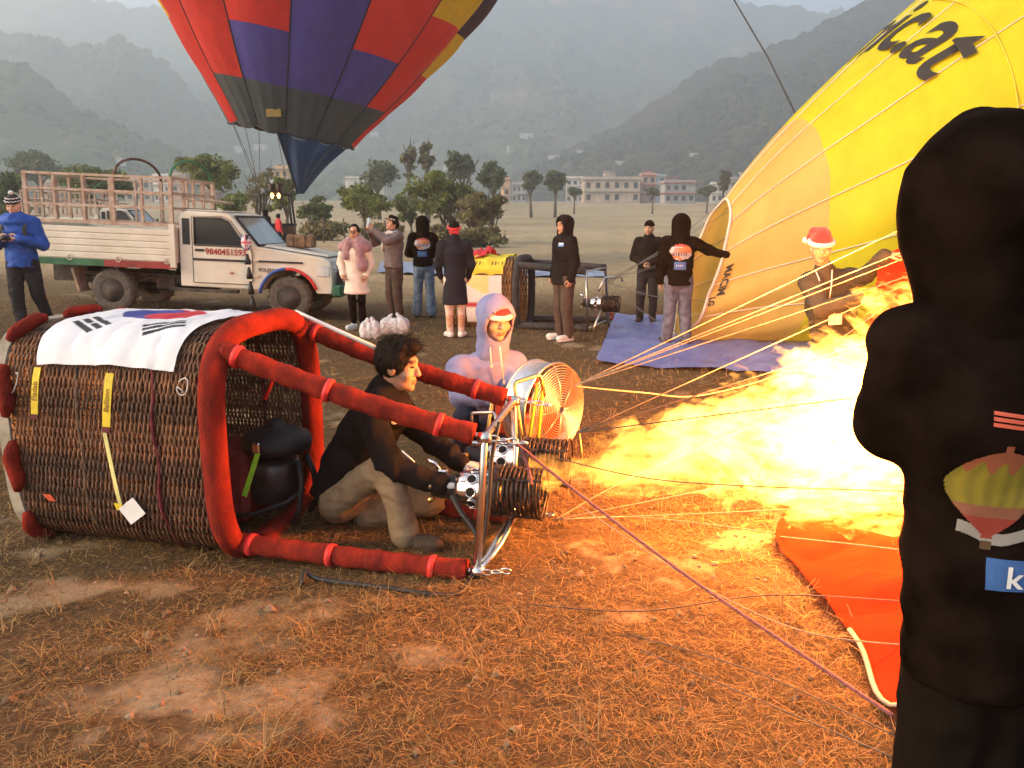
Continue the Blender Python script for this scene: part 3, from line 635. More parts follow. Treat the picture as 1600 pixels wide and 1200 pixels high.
def hand(mb, wr, d, n, side, curl=.5, sc=1.0, spread=.18):
    """palm and five separate bent fingers. d: finger direction, n: back-of-hand normal, side: towards the thumb"""
    d = Vector(nrm(d)); n = Vector(nrm(n)); n = (n - d * n.dot(d)).normalized(); s = d.cross(n) * (1 if d.cross(n).dot(Vector(side)) >= 0 else -1); wr = Vector(wr)
    V = []; 
    mb.tube([wr - d * .02, wr + d * .02 * sc, wr + d * .055 * sc, wr + d * .09 * sc], [.026 * sc, .033 * sc, .039 * sc, .034 * sc], 8, squash=.55)
    for k, (off, ln, r_) in enumerate(((.029, .070, .0088), (.010, .080, .0092), (-.010, .074, .0088), (-.028, .058, .0078))):
        p = wr + d * (.082 - .006 * abs(k - 1)) * sc + s * off * sc; pts = [p]; a = 0
        fd = (d + s * (off * spread * 12)).normalized()
        for q, fr in enumerate((.45, .32, .23)):
            a += curl * (.55 if q == 0 else .8); p = p + (fd * math.cos(a) - n * math.sin(a)) * ln * fr * sc; pts.append(p)
        mb.tube(pts, [r_ * sc * 1.1, r_ * sc, r_ * sc * .92, r_ * sc * .7], 6)
    p = wr + d * .028 * sc + s * .028 * sc; q = p + (s * .75 + d * .6 - n * .25).normalized() * .038 * sc; e = q + (s * .15 + d * .9 - n * .45 * (curl + .3)).normalized() * .032 * sc; f = e + (d * .8 - s * .25 - n * .6 * curl).normalized() * .024 * sc
    mb.tube([p, q, e, f], [.016 * sc, .0125 * sc, .0105 * sc, .0075 * sc], 6)
def ell_mesh(mb, c, r, rot=None, n=10):
    prof = [(max(1e-4, math.cos(t)), math.sin(t)) for t in np.linspace(-PI / 2, PI / 2, 7)]; V = []; F = []
    for (a, h) in prof:
        for k in range(n):
            an = 2 * PI * k / n; v = np.array([a * math.cos(an) * r[0], a * math.sin(an) * r[1], h * r[2]]); v = (np.array(rot) @ v if rot is not None else v) + np.array(c); V.append(v)
    for i in range(6):
        for k in range(n): F.append((i * n + k, i * n + (k + 1) % n, (i + 1) * n + (k + 1) % n, (i + 1) * n + k))
    mb.add(V, F, True)
def wrinkle(V, Q, amp, fr=9.0, seed=0.0, aniso=(1, 1, 1.6)):
    N = vnormals(V, Q); P = V * fr * np.array(aniso) + seed; P = P + .6 * np.stack([vnoise(P * .5 + 3), vnoise(P * .5 + 7), vnoise(P * .5 + 11)], -1)
    P2 = P * np.array([.55, .55, .3]) @ np.array([[.8, 0, .6], [0, 1, 0], [-.6, 0, .8]]) + 4.4; g = 1 - 2.2 * np.abs(vnoise(P2)); f = 1 - 2 * np.abs(vnoise(P)); return V + N * (amp * (f * .6 + .45 * vnoise(P * 2.3) + .75 * g))[:, None]
def person(label, loc, heading=0.0, H=1.72, J=None, world=False, top=None, legs=None, shoe=None, head=None, skin='tan', vox=.012, hands=None, face_dir=None, up_dir=None, seed=1, group='people on the field', bulk=1.0, name='person', hsc=1.0):
    """one figure: a continuous body mesh, with clothing, hair and hat as children"""
    s = H / 1.75; j = stand()
    if not world: 
        j.update({k: np.array(v, float) for k, v in (J or {}).items()}); j = {k: v * s for k, v in j.items()}
    else: j = {k: np.array(v, float) - np.array(loc, float) for k, v in J.items()}
    top = top or {}; legs = legs or {}; head = head or {}; hands = hands or {}
    allp = np.array(list(j.values())); lo = allp.min(0) - .22; hi = allp.max(0) + .24
    f = nrm(face_dir if face_dir is not None else (0, -1, 0)); u = np.array(up_dir if up_dir is not None else (0, 0, 1), float); u = nrm(u - f * (u @ f)); r = np.cross(f, u); RT = np.stack([r, f, u], 1)
    hc = j['head']; hp = lambda a, b, c: hc + (r * a + f * b + u * c) * (s * hsc)
    lat = nrm(j['shb'] - j['sha']); spine = nrm(j['chest'] - j['pelvis']); fwd = nrm(np.cross(spine, lat)); hlat = nrm(j['hipb'] - j['hipa'])
    # ---- body
    S = SDF(lo, hi, vox); k = .025
    S.ell(hp(0, -.008, .022), np.array([.074, .094, .100]) * (s * hsc), k, RT); S.ell(hp(0, .022, -.055), np.array([.056, .066, .062]) * (s * hsc), .03, RT); S.ell(hp(0, .068, -.098), np.array([.022, .02, .017]) * (s * hsc), .02, RT)
    S.cone(hp(0, .088, .012), hp(0, .105, -.026), .008 * (s * hsc), .0125 * (s * hsc), .012); S.ell(hp(0, .078, .034), np.array([.05, .016, .012]) * (s * hsc), .016, RT)
    for sg in (-1, 1):
        S.ell(hp(sg * .045, .058, -.028), np.array([.024, .024, .026]) * (s * hsc), .02, RT); S.ell(hp(sg * .078, -.008, -.004), np.array([.010, .021, .033]) * (s * hsc), .008, RT)
        S.ell(hp(sg * .031, .098, .010), np.array([.017, .014, .011]) * (s * hsc), .010, RT, sub=True); S.cone(hp(sg * .010, .098, -.028), hp(sg * .014, .094, -.03), .009 * (s * hsc), .007 * (s * hsc), .008)
    S.ell(hp(0, .086, -.058), np.array([.024, .011, .005]) * (s * hsc), .006, RT); S.ell(hp(0, .085, -.070), np.array([.021, .011, .006]) * (s * hsc), .006, RT); S.ell(hp(0, .098, -.0645), np.array([.024, .008, .0015]) * (s * hsc), .004, RT, sub=True)
    S.cone(j['neck'] - spine * .03, hc - u * .05 * s - f * .012, .058 * s, .052 * s, .03)
    S.cone(j['pelvis'], j['waist'], .115 * s, .11 * s, .05, flat=(fwd, .75)); S.cone(j['waist'], j['chest'], .11 * s, .135 * s, .05, flat=(fwd, .75)); S.cone(j['chest'], j['neck'] - spine * .05, .13 * s, .06 * s, .05, flat=(fwd, .75))
    for a in 'ab':
        S.cone(j['sh' + a], j['el' + a], .048 * s, .038 * s, .04); S.cone(j['el' + a], j['wr' + a], .037 * s, .026 * s, .02)
        S.cone(j['hip' + a], j['kn' + a], .078 * s, .052 * s, .04); S.cone(j['kn' + a], j['an' + a], .054 * s, .038 * s, .03); S.cone(j['kn' + a] * .62 + j['an' + a] * .38 + np.array([0, .012, 0]), j['an' + a], .052 * s, .036 * s, .03)
        S.cone(j['an' + a] - [0, 0, .03], j['toe' + a], .036 * s, .026 * s, .03)
    V, Q = S.mesh(); V = relax(V, Q, 1, .3)
    D = (V - hc) @ RT / (s * hsc); tint = np.ones((len(V), 3)); inh = np.linalg.norm(D, axis=1) < .16
    lip = inh & (np.abs(D[:, 0]) < .025) & (np.abs(D[:, 2] + .064) < .0125) & (D[:, 1] > .07); tint[lip] = (.72, .48, .46)
    brow = inh & (np.abs(np.abs(D[:, 0]) - .033) < .02) & (np.abs(D[:, 2] - .036) < .0065) & (D[:, 1] > .05)
    if head.get('brow', True): tint[brow] = (.25, .22, .2)
    cheek = inh & (np.abs(np.abs(D[:, 0]) - .045) < .02) & (np.abs(D[:, 2] + .02) < .02) & (D[:, 1] > .05); tint[cheek] *= (1.06, .93, .92)
    tight = legs.get('tights')
    fb = MB()
    for a, sg in (('a', -1), ('b', 1)):
        hd = hands.get(a, {})
        d = hd.get('d', j['wr' + a] - j['el' + a]); n_ = hd.get('n', (sg, 0, 0)); side = hd.get('side', (0, -1, .3))
        if not hd.get('glove'): hand(fb, j['wr' + a] , d, n_, side, hd.get('curl', .45), s)
    nv = len(V); V2 = np.array(fb.v) if fb.v else np.zeros((0, 3)); faces = [tuple(q) for q in Q] + [tuple(i + nv for i in ff) for ff in fb.f]
    Vb = np.concatenate([V, V2]) if len(V2) else V; tint = np.concatenate([tint, np.ones((len(V2), 3))]) if len(V2) else tint
    root = link(name, mesh_np('body', Vb, faces, True, colors=tint), None, SKIN[skin], tuple(loc)); root.rotation_euler = (0, 0, heading); tag(root, label, 'person', group)
    eb = MB()
    for sg in (-1, 1): ell_mesh(eb, hp(sg * .031, .0835, .010), np.array([.0125, .0065, .0055]) * (s * hsc), RT)
    eb.build('eyes', EYE, root)
    out = dict(root=root, j=j, f=f, u=u, r=r, RT=RT, hp=hp, s=s)
    # ---- trousers
    if legs.get('mat'):
        w_ = legs.get('w', 1.0) * s; S = SDF(lo, hi, vox); k = .035
        wz = legs.get('waist', 1.0); S.cone(j['pelvis'] + spine * .06 * wz, (j['hipa'] + j['hipb']) / 2, .142 * s * wz, .14 * s * wz, .03, flat=(fwd, .82))
        for a in 'ab':
            S.cone(j['hip' + a], j['kn' + a], .098 * w_, .074 * w_, k); end = j['an' + a] + (j['kn' + a] - j['an' + a]) * legs.get('short', .03)
            S.cone(j['kn' + a], end, .074 * w_, legs.get('hem', .062) * w_, .03)
        V, Q = S.mesh(); V = relax(V, Q, 1, .4); V = wrinkle(V, Q, legs.get('wr', .007), 10, seed)
        o = link('trousers', mesh_np('trousers', V, Q), root, legs['mat']); out['legs'] = (V, Q)
    # ---- shoes
    if shoe:
        for a in 'ab':
            an, to = j['an' + a], j['toe' + a]; hv = to - an; d_ = nrm(hv); 
            up_ = nrm(np.array(shoe.get('up_' + a, (0, 0, 1)), float)); d_ = nrm(hv - up_ * (hv @ up_)); heel = an - d_ * .035 * s - up_ * .055 * s; toe = heel + d_ * .215 * s
            S = SDF(np.minimum(heel, toe) - .1, np.maximum(heel, toe) + .16, min(vox, .009)); sd_ = np.cross(up_, d_); Rr = np.stack([sd_, d_, up_], 1)
            S.cone(heel + up_ * .03 * s, toe + up_ * .022 * s, .042 * s, .040 * s, .02); S.ell(heel + d_ * .16 * s + up_ * .018 * s, np.array([.05, .09, .04]) * s, .02, Rr); S.cone(heel + d_ * .03 * s + up_ * .04 * s, an + up_ * .02 * s, .044 * s, .044 * s, .03); S.cut(heel - up_ * .012 * s, -up_)
            V, Q = S.mesh(); sh_ = link('shoe', mesh_np('shoe', V, Q), root, shoe['mat'])
            m_ = MB(); c_ = [heel + d_ * t * s + sd_ * w2 * s for t, w2 in ((-.04, -.022), (-.045, .022), (.05, .04), (.15, .052), (.22, .04), (.247, 0), (.22, -.04), (.15, -.052), (.05, -.04))]
            n_ = len(c_); m_.add([c - up_ * .022 * s for c in c_] + [c + up_ * .004 * s for c in c_], [tuple(range(n_)), tuple(range(2 * n_ - 1, n_ - 1, -1))] + [(i, n_ + i, n_ + (i + 1) % n_, (i + 1) % n_) for i in range(n_)])
            m_.build('sole', shoe.get('sole', shoe['mat']), sh_)
    # ---- jacket / coat
    if top.get('mat'):
        pf = top.get('puff', 1.0) * s * bulk; pa = top.get('puff_arm', top.get('puff', 1.0)) * s; S = SDF(lo, hi, vox); k = .05; ft = top.get('flat', .78)
        hem = top.get('hem', -.10); hb = j['pelvis'] + spine * hem * s if 'hem_pt' not in top else np.array(top['hem_pt'], float)
        S.cone(j['pelvis'], j['waist'], .158 * pf, .150 * pf, k, flat=(fwd, ft)); S.cone(j['waist'], j['chest'], .150 * pf, .172 * pf, k, flat=(fwd, ft)); S.cone(j['chest'], j['neck'] - spine * .045 * s, .165 * pf, .085 * pf, .06, flat=(fwd, .8))
        S.cone(j['sha'] * .8 + j['neck'] * .2 - spine * .02, j['shb'] * .8 + j['neck'] * .2 - spine * .02, .075 * pf, .075 * pf, .06)
        if hem < 0: S.cone(j['pelvis'], hb, .160 * pf, top.get('hemr', .168) * pf, .03, flat=(fwd, top.get('hemflat', .85)))
        for a in 'ab':
            S.cone(j['sh' + a], j['el' + a], .072 * pa, .060 * pa, .05); S.cone(j['el' + a], j['wr' + a], .060 * pa, .043 * pa, .025)
            if top.get('cuff', True): S.cone(j['wr' + a] * .92 + j['el' + a] * .08, j['wr' + a], .046 * pa, .046 * pa, .01)
        if top.get('collar', True): S.cone(j['neck'] - spine * .05 * s, j['neck'] + (hc - j['neck']) * .22, .085 * s, .078 * s, .03)
        if hem < 0: S.cut(hb, -spine)
        if top.get('hood') == 'down':
            b_ = -fwd if not world else -fwd
            for t in np.linspace(-1.25, 1.25, 7): S.cone(j['neck'] + (b_ * math.cos(t) * .10 + lat * math.sin(t) * .12 - spine * .0) * s, j['neck'] + (b_ * math.cos(t) * .13 + lat * math.sin(t) * .13 - spine * .05) * s, .045 * s, .05 * s, .04)
        V, Q = S.mesh(); V = relax(V, Q, 1, .4); V = wrinkle(V, Q, top.get('wr', .008), top.get('wf', 8), seed + 5, top.get('aniso', (1, 1, 1.6)))
        V = V + 0
        link('jacket' if not top.get('name') else top['name'], mesh_np('jacket', V, Q), root, top['mat']); out['top'] = (V, Q)
        if top.get('hood') == 'up':
            S = SDF(hc - .30, hc + .30, min(vox, .011)); hs = top.get('hs', 1.0) * s; HP = lambda a, b, c: hc + (r * a + f * b + u * c) * hs
            S.ell(HP(0, -.012, .018), np.array([.112, .132, .142]) * hs, .03, RT); S.cone(HP(0, -.02, -.02), j['neck'] - spine * .03, .100 * hs, top.get('hneck', .125) * hs, .05)
            S.ell(HP(0, -.03, .055), np.array([.108, .118, .092]) * hs, .04, RT)
            if top.get('peak'): S.cone(HP(0, -.02, .10), HP(*top['peak']), .07 * hs, .03 * hs, .05)
            S.ell(HP(0, .035, -.01), np.array([.088, .115, .118]) * hs, .012, RT, sub=True); S.ell(HP(0, .15, -.02), np.array([.080, .10, .108]) * hs, .015, RT, sub=True)
            V, Q = S.mesh(); V = relax(V, Q, 1, .3); V = wrinkle(V, Q, top.get('wr', .008) * .55, 7, seed + 8)
            link('hood', mesh_np('hood', V, Q), root, top['mat']); out['hoodm'] = (V, Q)
    # ---- hair / hats
    for kind, m_ in head.items():
        if kind == 'brow': continue
        S = SDF(hc - .28, hc + .30, min(vox, .008))
        if kind == 'hair':
            S.ell(hp(0, -.018, .036), np.array([.086, .100, .102]) * (s * hsc), .0, RT); S.ell(hp(0, .03, .105), np.array([.07, .07, .035]) * (s * hsc), .03, RT); S.ell(hp(0, .105, -.03), np.array([.10, .075, .098]) * (s * hsc), .012, RT, sub=True)
            for sg in (-1, 1): S.ell(hp(sg * .09, .02, -.055), np.array([.03, .045, .06]) * (s * hsc), .01, RT, sub=True)
            S.ell(hp(0, -.05, -.11), np.array([.09, .07, .045]) * (s * hsc), .01, RT, sub=True); V, Q = S.mesh(); V = wrinkle(V, Q, .008, 38, seed, (1, 1, .6))
        elif kind in ('beanie', 'knit', 'santa', 'band'):
            lowz = .045 if kind != 'band' else .03
            S.ell(hp(0, -.012, .04), np.array([.088, .106, .108]) * (s * hsc), 0, RT)
            if kind == 'santa': S.cone(hp(0, -.03, .11), hp(.06, -.07, .13), .055 * s, .03 * s, .04); S.cone(hp(.06, -.07, .13), hp(.10, -.11, .06), .03 * s, .018 * s, .02)
            S.cut(hp(0, -.0, lowz), -(u + f * .18)); V, Q = S.mesh(); V = wrinkle(V, Q, .003, 30, seed)
        elif kind == 'scarf_head':
            S.ell(hp(0, -.018, .03), np.array([.092, .105, .112]) * (s * hsc), 0, RT); S.cone(hp(0, -.03, -.03), j['neck'] - spine * .02 * s, .085 * s, .115 * s, .05); S.ell(hp(0, .10, -.035), np.array([.064, .075, .085]) * (s * hsc), .015, RT, sub=True)
            V, Q = S.mesh(); V = wrinkle(V, Q, .006, 16, seed)
        elif kind == 'bun':
            S.ell(hp(0, -.03, .03), np.array([.086, .100, .106]) * (s * hsc), 0, RT); S.ell(hp(0, -.03, .115), np.array([.05, .05, .03]) * (s * hsc), .02, RT); S.ell(hp(0, .10, -.03), np.array([.10, .075, .10]) * (s * hsc), .012, RT, sub=True); V, Q = S.mesh(); V = wrinkle(V, Q, .004, 40, seed)
        elif kind == 'cap':
            S.ell(hp(0, -.012, .042), np.array([.087, .104, .098]) * (s * hsc), 0, RT); S.cut(hp(0, 0, .05), -(u)); S.ell(hp(0, .115, .05), np.array([.07, .075, .010]) * (s * hsc), .008, RT); V, Q = S.mesh()
        link({'hair': 'hair', 'bun': 'hair', 'scarf_head': 'headscarf', 'cap': 'cap', 'santa': 'hat', 'knit': 'hat', 'beanie': 'hat', 'band': 'hat'}[kind], mesh_np(kind, V, Q), root, m_)
        if kind in ('santa', 'band'):
            mb = MB(); n_ = 22
            for ring, (rr, zz) in enumerate(((1.0, .018), (1.06, .03), (1.06, .065), (1.0, .078))): pass
            pts = [hp(.091 * math.cos(t), -.012 + .109 * math.sin(t), .048 - .018 * math.sin(t)) for t in np.linspace(0, 2 * PI, n_, endpoint=False)]
            mb.tube(pts, .021 * s, 8, closed=True); mb.build('hat_brim', FUR, root)
        if kind in ('santa',): 
            mb = MB(); ell_mesh(mb, hp(.11, -.12, .05), np.array([.03, .03, .03]) * s); mb.build('pompom', FUR, root)
    return out
FUR = mat('white fleece trim', (.74, .70, .66), .95, .12, 60, .8, 160, bdist=.006)
def decal(parent, name, VQ, o, xd, yd, w, h, nu, nv, fn, off=.004, material=None):
    """print on cloth: a patch laid on the surface; fn(u,v) in -1..1 gives a colour or None"""
    V, Q = VQ; bvh = BVHTree.FromPolygons([tuple(v) for v in V], [tuple(int(i) for i in q) for q in Q]); xd = Vector(nrm(xd)); yd = Vector(nrm(yd)); n = xd.cross(yd); o = Vector(o)
    P = {}; 
    for i in range(nu + 1):
        for k in range(nv + 1):
            a = -1 + 2 * i / nu; b = -1 + 2 * k / nv; st = o + xd * a * w / 2 + yd * b * h / 2 + n * .6; hit = bvh.ray_cast(st, -n)
            if hit[0] is not None: P[(i, k)] = hit[0] + hit[1] * off
    vs, fs, cs = [], [], []
    for i in range(nu):
        for k in range(nv):
            c = fn(-1 + 2 * (i + .5) / nu, -1 + 2 * (k + .5) / nv)
            if c is None: continue
            q = [(i, k), (i + 1, k), (i + 1, k + 1), (i, k + 1)]
            if any(t not in P for t in q): continue
            b = len(vs); vs += [P[t] for t in q]; fs.append((b, b + 1, b + 2, b + 3)); cs += [c] * 4
    if not vs: return None
    return link(name, mesh_np(name, np.array([tuple(v) for v in vs]), fs, True, colors=np.array(cs)), parent, material or mat('screen print ink', (1, 1, 1), .6, .04, 40, .1, 300, attr='tint', bdist=.001))
JN = cloth('blue denim', (.17, .23, .31), .85, .2); JN2 = cloth('faded grey jeans', (.13, .13, .17), .85, .25)
BLK = cloth('black sweatshirt cloth', (.0085, .0052, .004), .98, .3, spec=.02); BLK2 = cloth('dark softshell', (.011, .009, .009), .85, .1, 0, spec=.08)
KHAKI = cloth('khaki trouser cloth', (.27, .185, .105), .85, .1); BROWN = cloth('dark brown trouser cloth', (.075, .052, .043), .85, .1)
CHAR = cloth('charcoal trouser cloth', (.03, .027, .03), .85, .1); LILAC = cloth('lilac grey fleece', (.20, .205, .35), .95, .06, 0)
BLUE = cloth('royal blue rain jacket', (.028, .085, .36), .55, .12, 0); CREAM = cloth('cream wool coat', (.66, .56, .47), .95, .06, .4); MAUVE = cloth('mauve shawl', (.30, .17, .18), .95, .15, .4)
GREYP = cloth('grey brown puffer nylon', (.15, .115, .115), .5, .1, 0); NAVYC = cloth('dark navy coat wool', (.018, .018, .026), .9, .1); TIGHT = cloth('pale tights', (.58, .45, .38), .7, .05, 0, .1)
WSHOE = mat('white trainer leather', (.68, .65, .62), .5, .12, 20, .2, 60); DSHOE = mat('brown hiking boot suede', (.055, .034, .022), .9, .25, 20, .4, 80); SOLE = mat('dark rubber sole', (.035, .03, .028), .8, .2, 30, .3, 60)
REDH = cloth('red felt', (.60, .035, .04), .95, .1, .3); WHITEK = cloth('white cotton', (.66, .63, .60), .9, .08, .2)
def W(px, py, Y): return np.array(at(px, py, Y))
# ---- the man working the burner, crouched with one knee up
root = np.array([-.70, 4.0, gz1(-.7, 4.0)])
J = dict(pelvis=W(532, 764, 4.02), waist=W(546, 722, 4.0), chest=W(580, 668, 4.0), neck=W(599, 617, 3.98), head=W(622, 572, 3.96),
         sha=W(578, 652, 3.80), shb=W(628, 646, 4.16), ela=W(608, 728, 3.70), elb=W(682, 694, 4.06), wra=W(688, 757, 3.68), wrb=W(722, 724, 3.93),
         hipa=W(528, 780, 3.92), hipb=W(545, 776, 4.10), kna=W(604, 727, 3.72), knb=W(672, 784, 4.02), ana=W(634, 838, 3.68), anb=W(574, 812, 4.02), toea=W(682, 868, 3.60), toeb=W(590, 842, 3.95))
GLOVE = cloth('white work glove', (.55, .52, .50), .9, .1)
pilot = person('man in black jacket and khaki trousers crouching at the burner', root, 0, 1.74, J, True, dict(mat=BLK2, hem=-.05, hemr=.165, hood='down', wr=.012, wf=9, aniso=(1.3, 1, 1.1), puff_arm=1.0), dict(mat=KHAKI, w=.94, wr=.009, hem=.070), dict(mat=DSHOE, sole=SOLE, up_a=(-.15, 0, 1), up_b=(.75, 0, .66)), {'hair': HAIR}, 'tan', .0075, {'a': dict(glove=1), 'b': dict(glove=1)}, (1, -.16, -.10), (.10, 0, 1), 3, hsc=1.1)
for a, Yd in (('a', (1, .1, -.05)), ('b', (1, -.15, -.2))):
    g_ = MB(); hand(g_, pilot['j']['wr' + a], Yd, (0, -.35, 1), (0, 1, .1) if a == 'a' else (0, -1, .1), .55, 1.12); 
    jw, je = pilot['j']['wr' + a], pilot['j']['el' + a]; g_.tube([jw + (je - jw) * .14, jw + (je - jw) * .02], [.038, .034], 10); g_.build('glove', GLOVE, pilot['root'])
decal(pilot['root'], 'chest_logo', pilot['top'], W(616, 658, 3.8) - root, (1, .2, 0), (0, 0, 1), .045, .05, 6, 6, lambda a, b: (.6, .5, .45) if b > -1 and (a + b * .3) > -.7 and abs(a) < .8 else None)
mz = MB(); mz.tube([W(628, 704, 3.62) - root, W(648, 722, 3.615) - root], .004, 5); mz.build('reflective_piping', mat('reflective piping', (.75, .75, .75), .3, 0, bump=0), pilot['root'])
# loose strands over the moulded hair
hm_ = [c for c in pilot['root'].children if c.name.startswith('hair')][0].data; hv = np.array([v.co for v in hm_.vertices]); hn = np.array([v.normal for v in hm_.vertices]); rs_ = np.random.RandomState(4); hc_ = pilot['j']['head']; pick = rs_.choice(len(hv), 1500); VV, FF = [], []
for i_ in pick:
    p_, n_ = hv[i_], hn[i_]
    if (p_ - hc_)[2] < -.03: continue
    d_ = nrm(n_ * .55 + np.array([.35, 0, .25 if p_[2] > hc_[2] + .05 else -.5]) + rs_.normal(0, .35, 3)); l_ = rs_.uniform(.018, .040) * (1.3 if p_[2] > hc_[2] + .07 else .7); sd2 = nrm(np.cross(d_, rs_.normal(0, 1, 3))) * .0011; b_ = len(VV); e_ = p_ - n_ * .002
    for t_ in (0, .5, 1): q_ = e_ + d_ * l_ * t_ - np.array([0, 0, .010]) * t_ * t_; VV += [q_ + sd2 * (1 - .7 * t_), q_ - sd2 * (1 - .7 * t_)]
    FF += [(b_, b_ + 1, b_ + 3, b_ + 2), (b_ + 2, b_ + 3, b_ + 5, b_ + 4)]
tag(link('hair_strands', mesh_np('hair_strands', np.array(VV), np.array(FF)), pilot['root'], HAIR), kind='stuff')
# laces
lc = MB(); ja = pilot['j']
for q in range(4):
    c = ja['ana'] * (1 - .18 * q - .15) + ja['toea'] * (.18 * q + .15) + np.array([0, 0, .018]); lc.tube([c + [-.01, -.038, -.01], c + [.012, -.005, .012], c + [.0, .03, -.002]], .003, 5)
lc.build('laces', mat('tan boot lace', (.35, .24, .13), .8, .1, bump=0), pilot['root'])

# ---- lilac hoodie man crouching behind the fan
root = np.array([-.13, 5.5, gz1(-.13, 5.5)])
J = dict(pelvis=W(752, 682, 5.62), waist=W(756, 648, 5.58), chest=W(762, 594, 5.50), neck=W(770, 545, 5.45), head=W(775, 500, 5.40),
         sha=W(717, 577, 5.42), shb=W(806, 571, 5.50), ela=W(722, 622, 5.22), elb=W(806, 614, 5.28), wra=W(775, 622, 5.02), wrb=W(806, 612, 5.05),
         hipa=W(732, 692, 5.58), hipb=W(772, 692, 5.60), kna=W(728, 652, 5.15), knb=W(790, 650, 5.15), ana=W(722, 712, 5.28), anb=W(785, 712, 5.30), toea=W(722, 735, 5.10), toeb=W(790, 732, 5.12))
lil = person('man in lilac hoodie and santa hat crouching behind the fan', root, 0, 1.74, J, True, dict(mat=LILAC, hem=-.06, hood='up', hs=1.13, hneck=.105, wr=.013, puff=1.18, puff_arm=1.2), dict(mat=cloth('navy trouser cloth', (.022, .026, .05)), w=1.05), dict(mat=WSHOE, sole=SOLE), {'band': REDH}, 'tan', .0095, {'a': dict(d=(.8, -.5, -.1), n=(0, 0, 1), curl=.7), 'b': dict(d=(.6, -.8, -.1), n=(0, 0, 1), curl=.7)}, (.42, -.9, -.12), None, 5, hsc=1.17)
dc = MB()
for p0, p1 in (((766, 543), (768, 572)), ((781, 541), (787, 597))):
    a, b = W(*p0, 5.285) - root, W(*p1, 5.27) - root; dc.tube([a, (a + b) / 2 + [0, -.015, 0], b], .006, 6); ell_mesh(dc, b, (.009, .009, .016))
dc.build('drawstring', cloth('cream cord', (.62, .53, .45)), lil['root'])

# ---- man with the santa hat holding the red mouth open
root = np.array([2.62, 6.4, gz1(2.62, 6.4)])
J = dict(pelvis=W(1308, 560, 6.45), waist=W(1304, 524, 6.4), chest=W(1298, 474, 6.32), neck=W(1290, 428, 6.26), head=W(1283, 388, 6.2),
         sha=W(1266, 442, 6.22), shb=W(1330, 436, 6.38), ela=W(1284, 484, 5.98), elb=W(1352, 430, 6.15), wra=W(1338, 466, 5.75), wrb=W(1384, 400, 5.80),
         hipa=W(1296, 572, 6.42), hipb=W(1324, 570, 6.5), kna=W(1290, 628, 6.3), knb=W(1328, 626, 6.45), ana=np.array([2.52, 6.42, .1]), anb=np.array([2.74, 6.55, .1]), toea=np.array([2.48, 6.25, .03]), toeb=np.array([2.76, 6.36, .03]))
san = person('man with santa hat and lanyard holding the red balloon mouth open', root, 0, 1.70, J, True, dict(mat=cloth('olive grey jacket', (.042, .041, .034), .85), hem=-.08, wr=.014, puff=1.22, puff_arm=1.08), dict(mat=cloth('tan trousers', (.25, .15, .08))), dict(mat=DSHOE, sole=SOLE), {'santa': REDH}, 'tan', .0095, {'a': dict(d=(1, -.3, 0), n=(0, -.4, 1), curl=.9), 'b': dict(d=(1, -.2, .2), n=(0, -.3, 1), curl=.9)}, (-.25, -.95, -.1), None, 7)
ly = MB(); tw = san['top']
for p0, p1, p2 in (((1275, 424), (1284, 446), (1294, 466)), ((1300, 422), (1299, 446), (1296, 466))):
    ly.tube([W(p0[0], p0[1], 6.14) - root, W(p1[0], p1[1], 6.10) - root, W(p2[0], p2[1], 6.08) - root], .011, 6, squash=.3)
ly.tube([W(1295, 466, 6.08) - root, W(1304, 492, 6.08) - root], .007, 5); ly.build('lanyard', WHITEK, san['root'])
bd = MB(); bd.box(W(1305, 499, 6.06) - root, (.105, .004, .085), Matrix.Rotation(R(-4), 3, 'Y')); bd.build('name_badge', mat('white badge card', (.7, .67, .64), .5, .1, 30, 0), san['root'])

# ---- standing people
def print_blue(a, b):
    n1, n2 = (float(vnoise(np.array([a * 2.6 + q, b * 2.6, 3.1 + q]))) for q in (0, 5))
    if b < -.45: return None if abs(a) > .5 + .03 * n1 else ((.36, .40, .48) if abs(b + .72) < .07 and abs(a) < .3 and math.sin(a * 40) > -.2 else (.06, .13, .32))
    if a * a + ((b - .25) / .6) ** 2 > .8 + .25 * n1: return None
    if b > .62: return (.42, .07, .05)
    if abs(b - .12) < .09 and abs(a) < .7: return (.10, .07, .10) if math.sin(a * 30) > 0 else (.42, .36, .36)
    return (.50, .17, .06) if n2 > .15 else ((.48, .42, .40) if n1 > -.15 else (.42, .20, .16))
print_old = lambda a, b: ((.55, .62, .75) if (abs(b + .72) < .07 and abs(a) < .3) else (.07, .17, .42)) if (b < -.5 and abs(a) < .55) else (((.75, .28, .10) if (a * a / .8 + (b - .35) ** 2 / .3 < 1 and (b < .25 or a > .2)) else ((.72, .66, .62) if a * a + ((b - .3) / .62) ** 2 < 1 else None)) if b > -.42 else None)
def mc(H, **k): return k
z0 = lambda x, y: (x, y, gz1(x, y) - .004)
p = gnd(1056, 540); ja = dict(elb=(.36, -.26, 1.22), wrb=(.44, -.44, 1.30), shb=(.19, -.03, 1.42), wra=(-.27, -.03, .87), kna=(-.12, -.02, .49))
